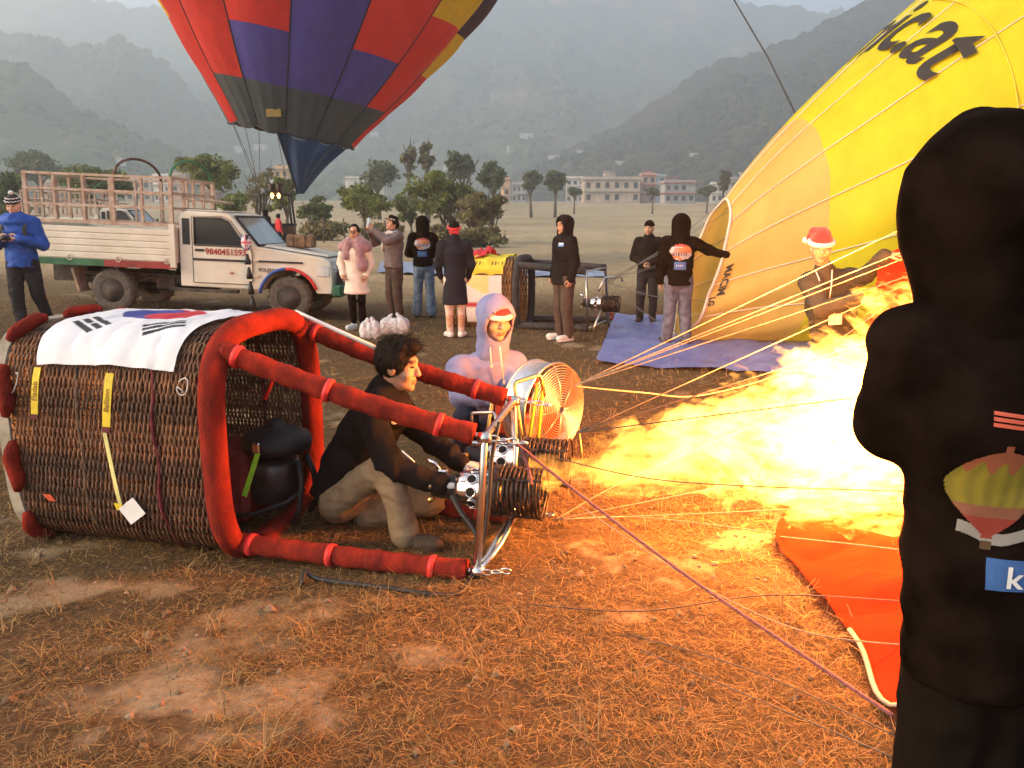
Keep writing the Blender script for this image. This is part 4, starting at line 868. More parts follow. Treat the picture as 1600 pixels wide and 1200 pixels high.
hj = person('man in black hoodie and faded jeans, back turned, holding the yellow envelope', z0(p.x, p.y), R(172), 1.70, dict(sha=(-.19, 0, 1.41), shb=(.19, -.03, 1.42), elb=(.245, .03, 1.12), wrb=(.24, -.05, .87), ela=(-.40, -.04, 1.30), wra=(-.64, -.10, 1.235), ana=(-.13, .02, .09), anb=(.13, .02, .09), toea=(-.19, -.14, .03), toeb=(.19, -.13, .03)), top=dict(mat=BLK, hood='up', hs=1.1, hem=-.12, puff=1.08), legs=dict(mat=JN2, w=1.08, hem=.07), shoe=dict(mat=DSHOE, sole=SOLE), seed=11, vox=.011)
decal(hj['root'], 'back_print', hj['top'], (0.0, .15, 1.20), (-1, 0, 0), (0, 0, 1), .30, .36, 24, 28, lambda a, b: print_blue(a, b) if b >= -.45 else None); decal(hj['root'], 'print_box', hj['top'], (0.0, .15, 1.20), (-1, 0, 0), (0, 0, 1), .30, .36, 24, 28, lambda a, b: print_blue(a, b) if b < -.45 else None)
p = at(1010, 480, 12.9)
person('man in dark jacket and beanie standing behind the hooded man', z0(p.x, 12.9), R(-14), 1.68, dict(ela=(-.26, .03, 1.13), wra=(-.06, -.17, 1.02), elb=(.26, .03, 1.13), wrb=(.06, -.17, 1.02)), top=dict(mat=BLK2, hem=-.06), legs=dict(mat=CHAR), shoe=dict(mat=DSHOE, sole=SOLE), head={'beanie': BLK, 'brow': True}, seed=13, vox=.012, hands={'a': dict(curl=1.1), 'b': dict(curl=1.1)}, face_dir=(-.2, -1, .1))
p = gnd(880, 533)
dj = person('man in dark hooded jacket and brown trousers with white trainers', z0(p.x, p.y), R(-62), 1.70, dict(ela=(-.25, .02, 1.12), wra=(-.23, -.04, .90), elb=(.25, .02, 1.12), wrb=(.23, -.03, .90), toea=(-.14, -.15, .03)), top=dict(mat=BLK2, hood='up', hs=1.0, hem=-.14, puff=1.10), legs=dict(mat=BROWN, w=1.1, hem=.064), shoe=dict(mat=WSHOE, sole=WSHOE), head={'hair': HAIR}, seed=15, vox=.011, hands={'a': dict(curl=.9), 'b': dict(curl=.9)})
decal(dj['root'], 'chest_badge', dj['top'], (.12, -.18, 1.33), (1, .35, 0), (0, 0, 1), .085, .05, 8, 5, lambda a, b: (.10, .25, .55) if b < .3 else (.5, .6, .7), off=.006)
p = gnd(712, 528)
dcw = person('woman in long dark coat with red headband, back turned', z0(p.x, p.y), R(186), 1.66, dict(ela=(-.25, .0, 1.12), wra=(-.21, -.12, .93), elb=(.25, .0, 1.12), wrb=(.21, -.12, .93), kna=(-.09, -.01, .49), knb=(.09, -.01, .49), ana=(-.085, .02, .09), anb=(.085, .02, .09)), top=dict(mat=NAVYC, hem=-.43, hemr=.20, hemflat=.85, puff=.98, wr=.005, collar=True), legs=dict(mat=TIGHT, w=.86, hem=.056, wr=.001), shoe=dict(mat=WSHOE, sole=SOLE), head={'bun': HAIR}, seed=17, vox=.011, bulk=.98)
mb = MB(); hp = dcw['hp']; mb.tube([hp(.09 * math.cos(t), -.02 + .105 * math.sin(t), .045 + .03 * math.sin(t)) for t in np.linspace(0, 2 * PI, 20, endpoint=False)], .017, 6, closed=True)
for q in range(5): mb.tube([hp(.03 * (q - 2), -.118, .0 + .01 * (q % 2)), hp(.028 * (q - 2), -.126, -.055)], .012, 5)
mb.build('headband', REDH, dcw['root'])
p = at(663, 470, 13.4)
hb = person('person in black hoodie and wide blue jeans, back turned', z0(p.x, 13.4), R(180), 1.70, dict(ela=(-.27, -.02, 1.13), wra=(-.14, -.2, 1.08), elb=(.27, -.02, 1.13), wrb=(.14, -.2, 1.08), ana=(-.13, .02, .09), anb=(.13, .02, .09)), top=dict(mat=BLK, hood='up', hem=-.05, puff=1.05), legs=dict(mat=JN, w=1.02, hem=.095), shoe=dict(mat=DSHOE, sole=SOLE), seed=19, vox=.012)
decal(hb['root'], 'back_print', hb['top'], (0.0, .15, 1.22), (-1, 0, 0), (0, 0, 1), .29, .34, 22, 26, lambda a, b: print_blue(a, b) if b >= -.45 else None); decal(hb['root'], 'print_box', hb['top'], (0.0, .15, 1.22), (-1, 0, 0), (0, 0, 1), .29, .34, 22, 26, lambda a, b: print_blue(a, b) if b < -.45 else None)
p = gnd(618, 503)
pm_ = person('man in grey puffer jacket and cap holding up a phone', z0(p.x, p.y), R(-48), 1.72, dict(sha=(-.19, -.02, 1.43), shb=(.19, -.02, 1.43), ela=(-.25, -.22, 1.33), wra=(-.07, -.40, 1.52), elb=(.22, -.24, 1.36), wrb=(.03, -.40, 1.54), head=(0, .0, 1.63)), top=dict(mat=GREYP, hem=-.04, puff=1.08, wr=.010), legs=dict(mat=BROWN, w=1.05), shoe=dict(mat=DSHOE, sole=SOLE), head={'cap': cloth('grey cap cloth', (.40, .34, .33)), 'hair': HAIR}, seed=21, vox=.011, hands={'a': dict(d=(.15, -.3, .9), n=(-1, 0, 0), curl=.7), 'b': dict(d=(-.15, -.3, .9), n=(1, 0, 0), curl=.7)}, face_dir=(0, -1, .42))
mb = MB(); s_ = pm_['s']; mb.box(np.array([-.02, -.455, 1.655]) * s_, (.075, .009, .155), Matrix.Rotation(R(-18), 3, 'X'), .003)
ph = mb.build('mobile_phone', mat('phone shell', (.25, .32, .38), .3, .05, bump=0), None); ph.location = pm_['root'].location; ph.rotation_euler = pm_['root'].rotation_euler; tag(ph, 'mobile phone held high by the man in the puffer jacket', 'phone')
mb = MB(); jn = pm_['j']['neck']; mb.tube([jn + [.085 * math.cos(t), -.01 + .08 * math.sin(t), .02 + .01 * math.sin(3 * t)] for t in np.linspace(0, 2 * PI, 18, endpoint=False)], .032, 8, closed=True); mb.tube([jn + [-.03, -.10, 0], jn + [-.06, -.165, -.12], jn + [-.07, -.175, -.28]], [.04, .045, .03], 8, squash=.5); mb.build('scarf', WHITEK, pm_['root'])
p = gnd(560, 515)
wc = person('woman in cream coat and mauve shawl with glasses', z0(p.x, p.y), R(-6), 1.60, dict(ela=(-.27, .03, 1.12), wra=(-.20, -.10, .94), elb=(.26, .03, 1.12), wrb=(.20, -.09, .93), kna=(-.08, -.01, .49), knb=(.08, -.01, .49), ana=(-.08, .02, .09), anb=(.08, .02, .09)), top=dict(mat=CREAM, hem=-.34, hemr=.215, puff=1.02, wr=.006), legs=dict(mat=BLK, w=.84, hem=.06, short=.12), shoe=dict(mat=WSHOE, sole=WSHOE), head={'bun': HAIR}, seed=23, vox=.011, hands={'a': dict(curl=1.0), 'b': dict(curl=1.0)})
S = SDF((-.35, -.35, .9), (.35, .3, 1.75), .011); j = wc['j']; hp = wc['hp']; S.cone(hp(0, -.035, -.085), j['neck'], .075, .12, .05); S.cone(j['neck'] + [-.06, -.03, 0], j['sha'] + [-.005, -.01, -.02], .09, .09, .05); S.cone(j['neck'] + [.06, -.03, 0], j['shb'] + [.005, -.01, -.02], .09, .09, .05); S.cone(j['neck'] + [.07, -.09, -.06], j['neck'] + [.14, -.12, -.36], .065, .075, .05); S.cone(j['neck'] + [-.07, -.09, -.06], j['neck'] + [-.11, -.11, -.2], .06, .06, .05)
S.ell(hp(0, .10, -.03), (.056, .075, .078), .012, wc['RT'], sub=True); V, Q = S.mesh(); V = wrinkle(V, Q, .009, 13, 3, (1, 1, .7)); link('shawl', mesh_np('shawl', V, Q), wc['root'], MAUVE)
mb = MB()
for sg in (-1, 1): mb.torus(hp(sg * .032, .108, .008), (0, -1, 0), .022, .0035, 14, 5)
mb.tube([hp(-.012, .110, .012), hp(.012, .110, .012)], .003, 5); mb.build('glasses', mat('black glasses frame', (.01, .01, .01), .3, 0, bump=0), wc['root'])
# ---- man in blue jacket, mid-stride, camera in his hands
bx, by = at(34, 400, 10.4).x, 10.4
bl = person('man in royal blue jacket and knitted hat looking at a camera', z0(bx, by), R(6), 1.78, dict(ela=(-.29, -.02, 1.12), wra=(-.12, -.26, 1.20), elb=(.29, -.02, 1.12), wrb=(.12, -.26, 1.20), kna=(-.10, -.06, .49), knb=(.12, .04, .49), ana=(-.05, -.10, .10), anb=(.12, .24, .12), toea=(-.07, -.27, .04), toeb=(.14, .09, .03), head=(0, -.04, 1.62)), top=dict(mat=BLUE, hem=-.12, hood='down', puff=1.12, wr=.010), legs=dict(mat=CHAR, w=1.1), shoe=dict(mat=DSHOE, sole=SOLE), head={'knit': mat('black and white knit', (.04, .04, .045), .95, .2, 20, .6, 90, col2=(.02, .02, .022))}, skin='light', seed=25, vox=.011, hands={'a': dict(d=(.75, -.5, .1), n=(-.3, -1, .2), side=(0, 0, 1), curl=.7), 'b': dict(d=(-.75, -.5, .1), n=(.3, -1, .2), side=(0, 0, 1), curl=.7)}, face_dir=(.05, -1, -.25))
hp = bl['hp']; kz = MB(); WK = mat('white wool', (.66, .65, .63), .95, .1, 40, .6, 120)
for zz, rr in ((.062, 1.015), (.098, .86)):
    kz.tube([hp(.090 * rr * math.cos(t), -.012 + .108 * rr * math.sin(t), zz + .01 * (k % 2)) for k, t in enumerate(np.linspace(0, 2 * PI, 24, endpoint=False))], .0065, 6, closed=True)
kz.build('hat_stripe', WK, bl['root']); kz = MB(); ell_mesh(kz, hp(0, -.01, .165), (.034, .034, .03)); kz.build('pompom', WK, bl['root'])
j = bl['j']; s_ = bl['s']; kz = MB(); kz.box(np.array([0, -.345, 1.215]) * s_, (.105, .045, .065), None, .008); kz.lathe([(.026, 0), (.026, .03), (.022, .04)], 14, np.array([0, -.37, 1.215]) * s_, (0, -1, 0))
ca = kz.build('compact_camera', mat('black camera body', (.012, .012, .013), .4, .05, bump=0), None); ca.location = bl['root'].location; ca.rotation_euler = bl['root'].rotation_euler; tag(ca, 'small black camera in the hands of the man in blue', 'camera')
kz = MB()
for sg in (-1, 1): kz = MB(); kz.tube([j['neck'] + [sg * .11, .06, -.02], j['neck'] + [sg * .135, -.07, -.03], j['neck'] + [sg * .145, -.165, -.16], j['neck'] + [sg * .165, -.15, -.34]], .024, 8, squash=.35); kz.build('rucksack_strap', mat('olive and black webbing', (.05, .055, .035), .9, .3, 8, .2, 60), bl['root'])
# ---- the hooded man close to the camera
fx, fy = .862, 1.46
fg = person('man in black printed hoodie close by, back turned, beside the flame', (fx, fy, gz1(fx, fy) - .004), R(184), 1.775, dict(pelvis=(-.10, 0, .96), waist=(-.085, 0, 1.10), chest=(-.055, 0, 1.29), neck=(-.02, 0, 1.455), head=(-.015, -.03, 1.615), sha=(-.22, -.01, 1.385), shb=(.10, -.01, 1.385), ela=(-.28, -.13, 1.2), wra=(-.20, -.37, 1.27), elb=(.072, -.08, 1.205), wrb=(-.05, -.28, 1.20), hipa=(-.175, 0, .90), hipb=(-.085, 0, .90), kna=(-.18, -.02, .49), knb=(-.07, -.02, .49), ana=(-.18, .02, .09), anb=(-.045, .02, .09), toea=(-.2, -.15, .03), toeb=(-.045, -.15, .03)), top=dict(mat=BLK, hood='up', hs=1.12, hneck=.092, hem=-.25, hemr=.172, puff=.93, puff_arm=1.0, wr=.011, wf=5, flat=.82, peak=(.0, .02, .142)), legs=dict(mat=cloth('very dark trousers', (.009, .0065, .005), spec=.02), w=1.08, waist=.8), shoe=dict(mat=DSHOE, sole=SOLE), seed=31, vox=.009, hands={'a': dict(curl=1.0), 'b': dict(curl=1.0)})
def bigprint(a, b):
    # generic balloon over a snowy ridge and clouds; a to the right, b up (-1..1)
    da, db = (a + .26) * 1.28, b - .10
    w_ = .5 * math.sqrt(max(0, 1 - ((db - .22) / .58) ** 2)) if db > .22 else (.5 * math.cos((.22 - db) / .88 * PI / 2) ** .9 * (1 - .12 * (.22 - db)) if db > -.62 else .07)
    if db > -.66 and abs(da) < max(w_, .05):
        if db > .52 + .10 * math.cos(da * 26): return (.50, .15, .07)
        if db < -.12: return (.48, .07, .05) if db < -.30 else (.42, .16, .09)
        st = .5 + .5 * math.cos(da / max(w_, .05) * 16); return (.32 + .12 * st, .26 + .09 * st, .03)
    if db > -.84 and abs(da) < .06 and db < -.70: return (.16, .09, .04)
    if b > .42 and b < .98 and a > -.35: 
        q = math.sin(a * 9) * .12 + math.sin(a * 23) * .06; return (.50, .44, .43) if b < .74 + q else ((.06, .07, .16) if b < .9 + q else None)
    if abs(b + .48 - .08 * math.sin(a * 9)) < .10 and a > -.52 and (a + .6) > 0: return (.52, .49, .46)
    if -.4 < b <= .42 and a > .12: return (.50, .22, .04) if b < 0 and a > .2 and a < .5 else (.45, .40, .38)
    return None
decal(fg['root'], 'back_print', fg['top'], (-.06, .2, 1.125), (-1, 0, .0), (0, 0, 1), .34, .24, 190, 140, lambda a, b: (lambda c: None if c is None else tuple(.42 * q for q in c))(bigprint(a, b)), off=.003)
decal(fg['root'], 'blue_print_box', fg['top'], (-.12, .2, .990), (-1, 0, .0), (0, 0, 1), .20, .062, 16, 8, lambda a, b: (.035, .10, .28), off=.003)
def by(a, b):
    # three bars joined on the right, then a slanted stroke
    if a < -.18:
        c = (a + .62) ; 
        for yy in (.62, 0, -.62):
            if abs(b - yy) < .2 and abs(c) < .40 : return (.50, .09, .05)
        if .30 < c < .44 and .1 < abs(b) < .6: return (.50, .09, .05)
        return None
    if -.08 < a + b * .10 < .30 and abs(a - .1 + (.16 if b > 0 else 0) * b) < .12: return (.50, .09, .05)
    return None
decal(fg['root'], 'chest_lettering', fg['top'], (-.062, .2, 1.285), (-1, 0, -.12), (0, 0, 1), .16, .034, 72, 20, by, off=.003)
kt = text_mesh('k', .06, 0, .001); kt.materials.append(mat('white print', (.62, .62, .62), .6, .05, bump=0)); Vt, Qt = fg['top']; bvh = BVHTree.FromPolygons([tuple(v) for v in Vt], [tuple(int(i) for i in q) for q in Qt])
for v in kt.vertices:
    o = Vector((-.062 - v.co.x, .8, .985 + v.co.y)); h_ = bvh.ray_cast(o, Vector((0, -1, 0))); v.co = (h_[0] + Vector((0, .006, 0))) if h_[0] is not None else o
link('print_letter', kt, fg['root'])
# ================================================================ NEAR BASKET lying on its side
RED = mat('worn red suede padding', (.28, .024, .012), .95, .35, 6, .9, 34, col2=(.12, .014, .010), bdist=.008, spec=.12, stretch=(2.6, 1, 1))
REDB = mat('bright red webbing', (.62, .03, .025), .6, .1, 20, .2, 200)
WICK = mat('woven rattan', (.215, .092, .041), .62, .35, 14, .5, 130, objrand=.42, stretch=(1, 1, 1), bdist=.003, col2=(.062, .030, .016))
WICK2 = mat('rattan stakes', (.13, .075, .042), .7, .3, 14, .5, 90)
CANV = mat('cream hide base', (.38, .32, .24), .8, .2, 5, .3, 40)
YEL = mat('yellow webbing', (.72, .52, .03), .6, .1, 20, .2, 150)
STEEL = mat('stainless tube', (.62, .60, .57), .28, .12, 10, .08, 40, metal=1.0)
CHROME = mat('scuffed chrome', (.74, .73, .72), .18, .15, 12, .1, 30, metal=1.0)
BRASS_FLAMEGOLD = mat('brass fitting and flamelit gold', (.58, .40, .16), .35, .2, 30, .1, 60, metal=1.0)
COIL = mat('sooty burner coil', (.07, .05, .042), .45, .4, 30, .3, 90, metal=.8)
RUB = mat('black rubber hose', (.016, .015, .015), .55, .2, 20, .15, 60)
DARK = mat('hole shade and dark hub', (.01, .009, .009), .9, 0, bump=0)
def superell(n, a, b, p=4.2):
    t = np.linspace(0, 2 * PI, 4001)[:-1]; c, s = np.cos(t), np.sin(t); r = (np.abs(c / a) ** p + np.abs(s / b) ** p) ** (-1 / p); P = np.stack([r * c, r * s], 1)
    d = np.concatenate([[0], np.cumsum(np.linalg.norm(np.roll(P, -1, 0) - P, axis=1))]); L_ = d[-1]; q = np.linspace(0, L_, n, endpoint=False); P2 = np.vstack([P, P[:1]])
    return np.stack([np.interp(q, d, P2[:, 0]), np.interp(q, d, P2[:, 1])], 1), L_
def make_basket(loc, rz, L, a, b, nst, pitch, rw, wick, stakes, rimm, rimr, label, basem=None, per=6, group=None):
    root = empty('balloon_basket', loc, rz, label, 'basket', group)       # local x: base -> open rim, y: depth, z: up; section centre at y=0, z=b
    per_pts = nst * per; P, PL = superell(per_pts, a, b); nrm_ = np.roll(P, -1, 0) - np.roll(P, 1, 0); nrm_ = np.stack([nrm_[:, 1], -nrm_[:, 0]], 1); nrm_ /= np.linalg.norm(nrm_, axis=1)[:, None]
    rings = []
    for ph in (0, 1, 2, 3, 4, 5):
        off = np.cos(np.arange(per_pts) / per * PI + ph * PI) * rw * (1.05 + .25 * np.sin(np.arange(per_pts) * .173 * (1 + ph) + ph)); wob = .0022 * np.sin(np.arange(per_pts) * .11 * (1 + .3 * ph) + 2 * ph) + .0014 * np.random.RandomState(ph).normal(0, 1, per_pts)
        mb = MB(); mb.tube([(wob[i], P[i, 0] + nrm_[i, 0] * off[i], P[i, 1] + nrm_[i, 1] * off[i]) for i in range(per_pts)], rw, 6, closed=True); me = mb.mesh('weaver'); me.materials.append(wick); rings.append(me)
    wk = empty('wicker_wall', (0, 0, b)); wk.parent = root
    n = int((L - .10) / pitch)
    for i in range(n):
        s_ = .05 + i * pitch; o = link('weaver', rings[i % 2 + 2 * random.randrange(3)], wk, None, (s_, 0, 0)); sc = 1 + .010 * math.sin(s_ * PI / L * 1.0) + random.uniform(-.003, .003); o.scale = (1, sc, sc); o.rotation_euler = (0, random.uniform(-.003, .003), random.uniform(-.003, .003))
    Ps, _ = superell(nst, a, b); sm = MB(); sm.tube([(0, 0, 0), (L * .5, 0, 0), (L, 0, 0)], rw * .8, 5); sme = sm.mesh('stake'); sme.materials.append(stakes)
    for i in range(nst): link('stake', sme, wk, None, (0, Ps[i, 0], Ps[i, 1]))
    Pr, _ = superell(72, a + .01, b + .01, 3.6); MB().tube([(L, q[0], q[1]) for q in Pr], rimr, 14, closed=True).build('padded_rim', rimm, root, (0, 0, b))
    # base: board with a bound edge
    Pb, _ = superell(48, a + .02, b + .02); bm2 = MB(); nb = len(Pb); bm2.add([(-.03, q[0], q[1]) for q in Pb] + [(.03, q[0] * .99, q[1] * .99) for q in Pb], [tuple(range(nb)), tuple(range(2 * nb - 1, nb - 1, -1))] + [(i, i + nb, (i + 1) % nb + nb, (i + 1) % nb) for i in range(nb)]); bm2.build('base_board', basem or CANV, root, (0, 0, b))
    return root
BA = R(-13); bdir = Vector((math.cos(BA), math.sin(BA), 0)); bper = Vector((-bdir.y, bdir.x, 0))
AA, BB, LL = .47, .555, 1.17
bloc = Vector((-1.385, 3.45, 0)) - bdir * LL + bper * AA; bloc.z = gz1(-2, 4) + .005
bk = make_basket(bloc, BA, LL, AA, BB, 72, .0125, .0062, WICK, WICK2, RED, .060, 'large wicker basket with red padded rim lying on its side', per=6)
def bl_(s, y, z): return (s, y, z)
# red scuffed binding pieces round the base edge
Pb, _ = superell(90, AA + .035, BB + .03)
for k in range(0, 90, 9):
    seg = [(.05 + .012 * math.sin(i * 1.3), Pb[i % 90, 0], Pb[i % 90, 1]) for i in range(k, k + 7)]
    MB().tube(seg, [.02, .034, .038, .036, .038, .033, .018], 10).build('edge_binding', RED, bk, (0, 0, BB))
Pq, _ = superell(80, AA + .012, BB + .012)
mb = MB(); mb.tube([(.86 + .006 * math.sin(i * .8), *(Pq[i] * (1.006 if (i // 4) % 2 else .985))) for i in range(80)], .014, 6, closed=True, squash=.6); mb.build('red_lacing', mat('dark red lacing', (.20, .025, .03), .7, .3, 20, .3, 90), bk, (0, 0, BB))
mb = MB(); mb.tube([(.44 + .004 * math.sin(i * .8), *(Pq[i] * .995)) for i in range(80)], .009, 6, closed=True); mb.build('cane_band', WICK2, bk, (0, 0, BB))
# straps on the side wall, hanging yellow webbing with lettering
def near_pt(s, z): 
    # point on the near wall (negative y) at height z
    zz = min(abs(z - BB) / BB, .999); y = -AA * (1 - zz ** 4.2) ** (1 / 4.2); return Vector((s, y - .016, z))
def strap(name, m, s0, z0_, s1, z1_, w_, parent, text=None, th=.003):
    P = [near_pt(s0 + (s1 - s0) * t, z0_ + (z1_ - z0_) * t) for t in np.linspace(0, 1, 8)]; mb = MB(); V = []
    for p in P: V += [p + Vector((-w_ / 2, 0, 0)), p + Vector((w_ / 2, 0, 0)), p + Vector((w_ / 2, -th, 0)), p + Vector((-w_ / 2, -th, 0))]
    F = [(0, 1, 2, 3)[::-1], (28, 29, 30, 31)]
    for i in range(7):
        for k in range(4): F.append((i * 4 + k, i * 4 + (k + 1) % 4, i * 4 + 4 + (k + 1) % 4, i * 4 + 4 + k))
    mb.add(V, F); o = mb.build(name, m, parent)
    if text:
        tm_ = text_mesh(text, .038, 0, .0006); c = (P[0] + P[-1]) / 2; d = (P[-1] - P[0]).normalized(); M_ = basis(-d, Vector((-1, 0, 0)) , c + Vector((0, -.008, 0)))
        ys = sorted(p.z for p in P)
        for v in tm_.vertices:
            q = M_ @ v.co; q2 = near_pt(q.x, q.z); v.co = (q.x, q2.y - th - .002, q.z)
        link('strap_lettering', tm_, o, mat('brown strap ink', (.20, .07, .01), .7, 0, bump=0))
    return o
strap('yellow_strap', YEL, .225, .93, .195, .70, .040, bk, 'Eladab'); strap('yellow_strap', YEL, .635, .92, .60, .66, .045, bk, 'Balloon')
strap('strap_end', mat('maroon webbing', (.12, .015, .02), .7, .1, bump=0), .195, .70, .19, .675, .038, bk); strap('strap_end', MATS['maroon webbing'], .60, .66, .595, .63, .043, bk)
strap('pale_ribbon', mat('pale yellow ribbon', (.66, .58, .22), .7, .1, bump=0), .585, .64, .625, .27, .022, bk)
pc = near_pt(.70, .245); mb = MB(); mb.add([pc + Vector((-.075, -.020, .005)), pc + Vector((.012, -.020, .07)), pc + Vector((.078, -.024, -.005)), pc + Vector((-.009, -.024, -.070))], [(3, 2, 1, 0)]); mb.v += [(v[0], v[1] + .003, v[2]) for v in mb.v]; mb.f += [(4, 5, 6, 7), (0, 1, 5, 4), (1, 2, 6, 5), (2, 3, 7, 6), (3, 0, 4, 7)]; mb.sm += [False] * 5; mb.mi += [0] * 5
mb.build('paper_tag', mat('white paper', (.72, .68, .66), .8, .05, bump=0), bk)
strap('red_patch', mat('orange red patch', (.62, .09, .03), .7, .1, bump=0), .20, .285, .225, .25, .045, bk)
strap('yellow_tag', YEL, .61, .27, .62, .235, .045, bk)
# ---- inside: rope of red webbing, belts
mb = MB(); mb.tube([(.99, AA - .06, .85), (.97, AA - .07, .72), (.93, AA - .10, .62)], .012, 6); mb.tube([(.97, AA - .07, .72), (1.02, AA - .05, .78)], .011, 6); mb.build('red_handle', REDB, bk)
mb = MB(); mb.box((.80, AA - .12, .90), (.042, .006, .20), Matrix.Rotation(R(12), 3, 'Y')); mb.build('inner_strap', YEL, bk)
mb = MB(); mb.box((.55, .10, .035), (.9, .035, .006)); mb.box((.62, -.2, .035), (.7, .03, .006), Matrix.Rotation(R(14), 3, 'Z')); mb.build('floor_strap', REDB, bk)
# ---- four padded poles with cuffs, from the rim corners to the burner frame
TN, TF, BN, BF = at(757, 684, 3.45), at(803, 626, 4.06), gnd(746, 893, .05), gnd(808, 806, .06)
BW = Matrix.Translation(bloc) @ Matrix.Rotation(BA, 4, 'Z'); IBW = BW.inverted()
def loc_(p): return IBW @ Vector(p)
cy_ = AA - .04; czt = 2 * BB - .075
cor = dict(TN=Vector((LL + .02, -cy_ + .04, czt)), TF=Vector((LL + .02, cy_ - .02, czt)), BN=Vector((LL + .02, -cy_ + .06, .075)), BF=Vector((LL + .02, cy_ - .02, .08)))
for kx, e in (('TN', TN), ('TF', TF), ('BN', BN), ('BF', BF)):
    a = cor[kx]; b = loc_(e) - (loc_(e) - a).normalized() * .05; d = (b - a).normalized(); N_ = 60; pts = [a.lerp(b, t) - Vector((0, 0, .022 * math.sin(t * PI))) * (1 if kx[0] == 'T' else .3) for t in np.linspace(0, 1, N_)]
    MB().tube(pts, [.049 + .0028 * math.sin(i * .9) + .0018 * math.sin(i * 2.6) + .0012 * (i % 2) for i in range(N_)], 14).build('padded_pole', RED, bk)
    for t in (.06, .42, .86):
        c = a.lerp(b, t) - Vector((0, 0, .022 * math.sin(t * PI))) * (1 if kx[0] == 'T' else .3); MB().tube([c - d * .014, c + d * .014], [.056, .056], 14).build('cuff', REDB, bk)
    MB().tube([b - d * .02, b + d * .05], .014, 8).build('pole_end', STEEL, bk)
# ---- steel burner frame
def arc(p, c, q, n=8):
    p, c, q = Vector(p), Vector(c), Vector(q); return [p * (1 - t) ** 2 + c * 2 * t * (1 - t) + q * t * t for t in np.linspace(0, 1, n)]
fr = empty('burner_frame', gnd(775, 850)); fr.parent = bk; fr.matrix_parent_inverse = BW.inverted(); fo = Vector(fr.location)
def bar(name, pts, r_, m, parent=fr, o=fo, n=10): return MB().tube([Vector(p) - o for p in pts], r_, n).build(name, m, parent)
def rounded(a, b, c, d, rr=.05):
    pts = []
    for p, q, s in ((a, b, c), (b, c, d)):
        pts += arc(q - (q - p).normalized() * rr, q, q + (s - q).normalized() * rr, 6)
    return [a] + pts + [d]
bar('frame_tube', [BN] + arc(BN.lerp(TN, .9), TN + Vector((0, 0, .02)), TN.lerp(TF, .1)) + [TF.lerp(TN, .12)] + arc(TF.lerp(TN, .1), TF + Vector((0, 0, .02)), TF.lerp(BF, .1)) + [BF], .0175, STEEL)
bar('frame_tube', [BN + Vector((.0, 0, .0)), BN.lerp(BF, .5) + Vector((.05, 0, .10)), BF], .016, STEEL)
bar('frame_tube', arc(BN + Vector((.02, 0, .02)), at(812, 830, 3.55), at(806, 745, 3.75)) , .013, STEEL)
bar('frame_tube', [TF + Vector((-.02, -.12, -.03)), at(806, 700, 3.72), at(800, 790, 3.72)], .014, STEEL)
bar('frame_tube', rounded(at(737, 665, 4.05), at(737, 645, 4.05), at(772, 644, 4.0), at(778, 668, 3.9), .02), .009, STEEL)
bar('frame_tube', rounded(at(818, 700, 4.0), at(803, 598, 4.2), at(845, 585, 4.3), at(850, 620, 4.3), .03), .011, BRASS_FLAMEGOLD)
for kx, e in (('a', TN), ('b', TF), ('c', BN), ('d', BF)):
    MB().lathe([(.026, -.03), (.028, 0), (.026, .03)], 12, e - fo, bdir).build('corner_socket', STEEL, fr)
    mb = MB()
    for q in range(4 if kx != 'c' else 3):
        c = e - fo + bdir * (.045 + q * .045) + Vector((0, 0, -.004 * q if kx in 'ab' else .008 * q)); mb = MB(); mb.torus(c, (0, 0, 1) if q % 2 else (bper + Vector((0, 0, .25))), .024, .005, 16, 6, .62); mb.build('chain_link', STEEL, fr)
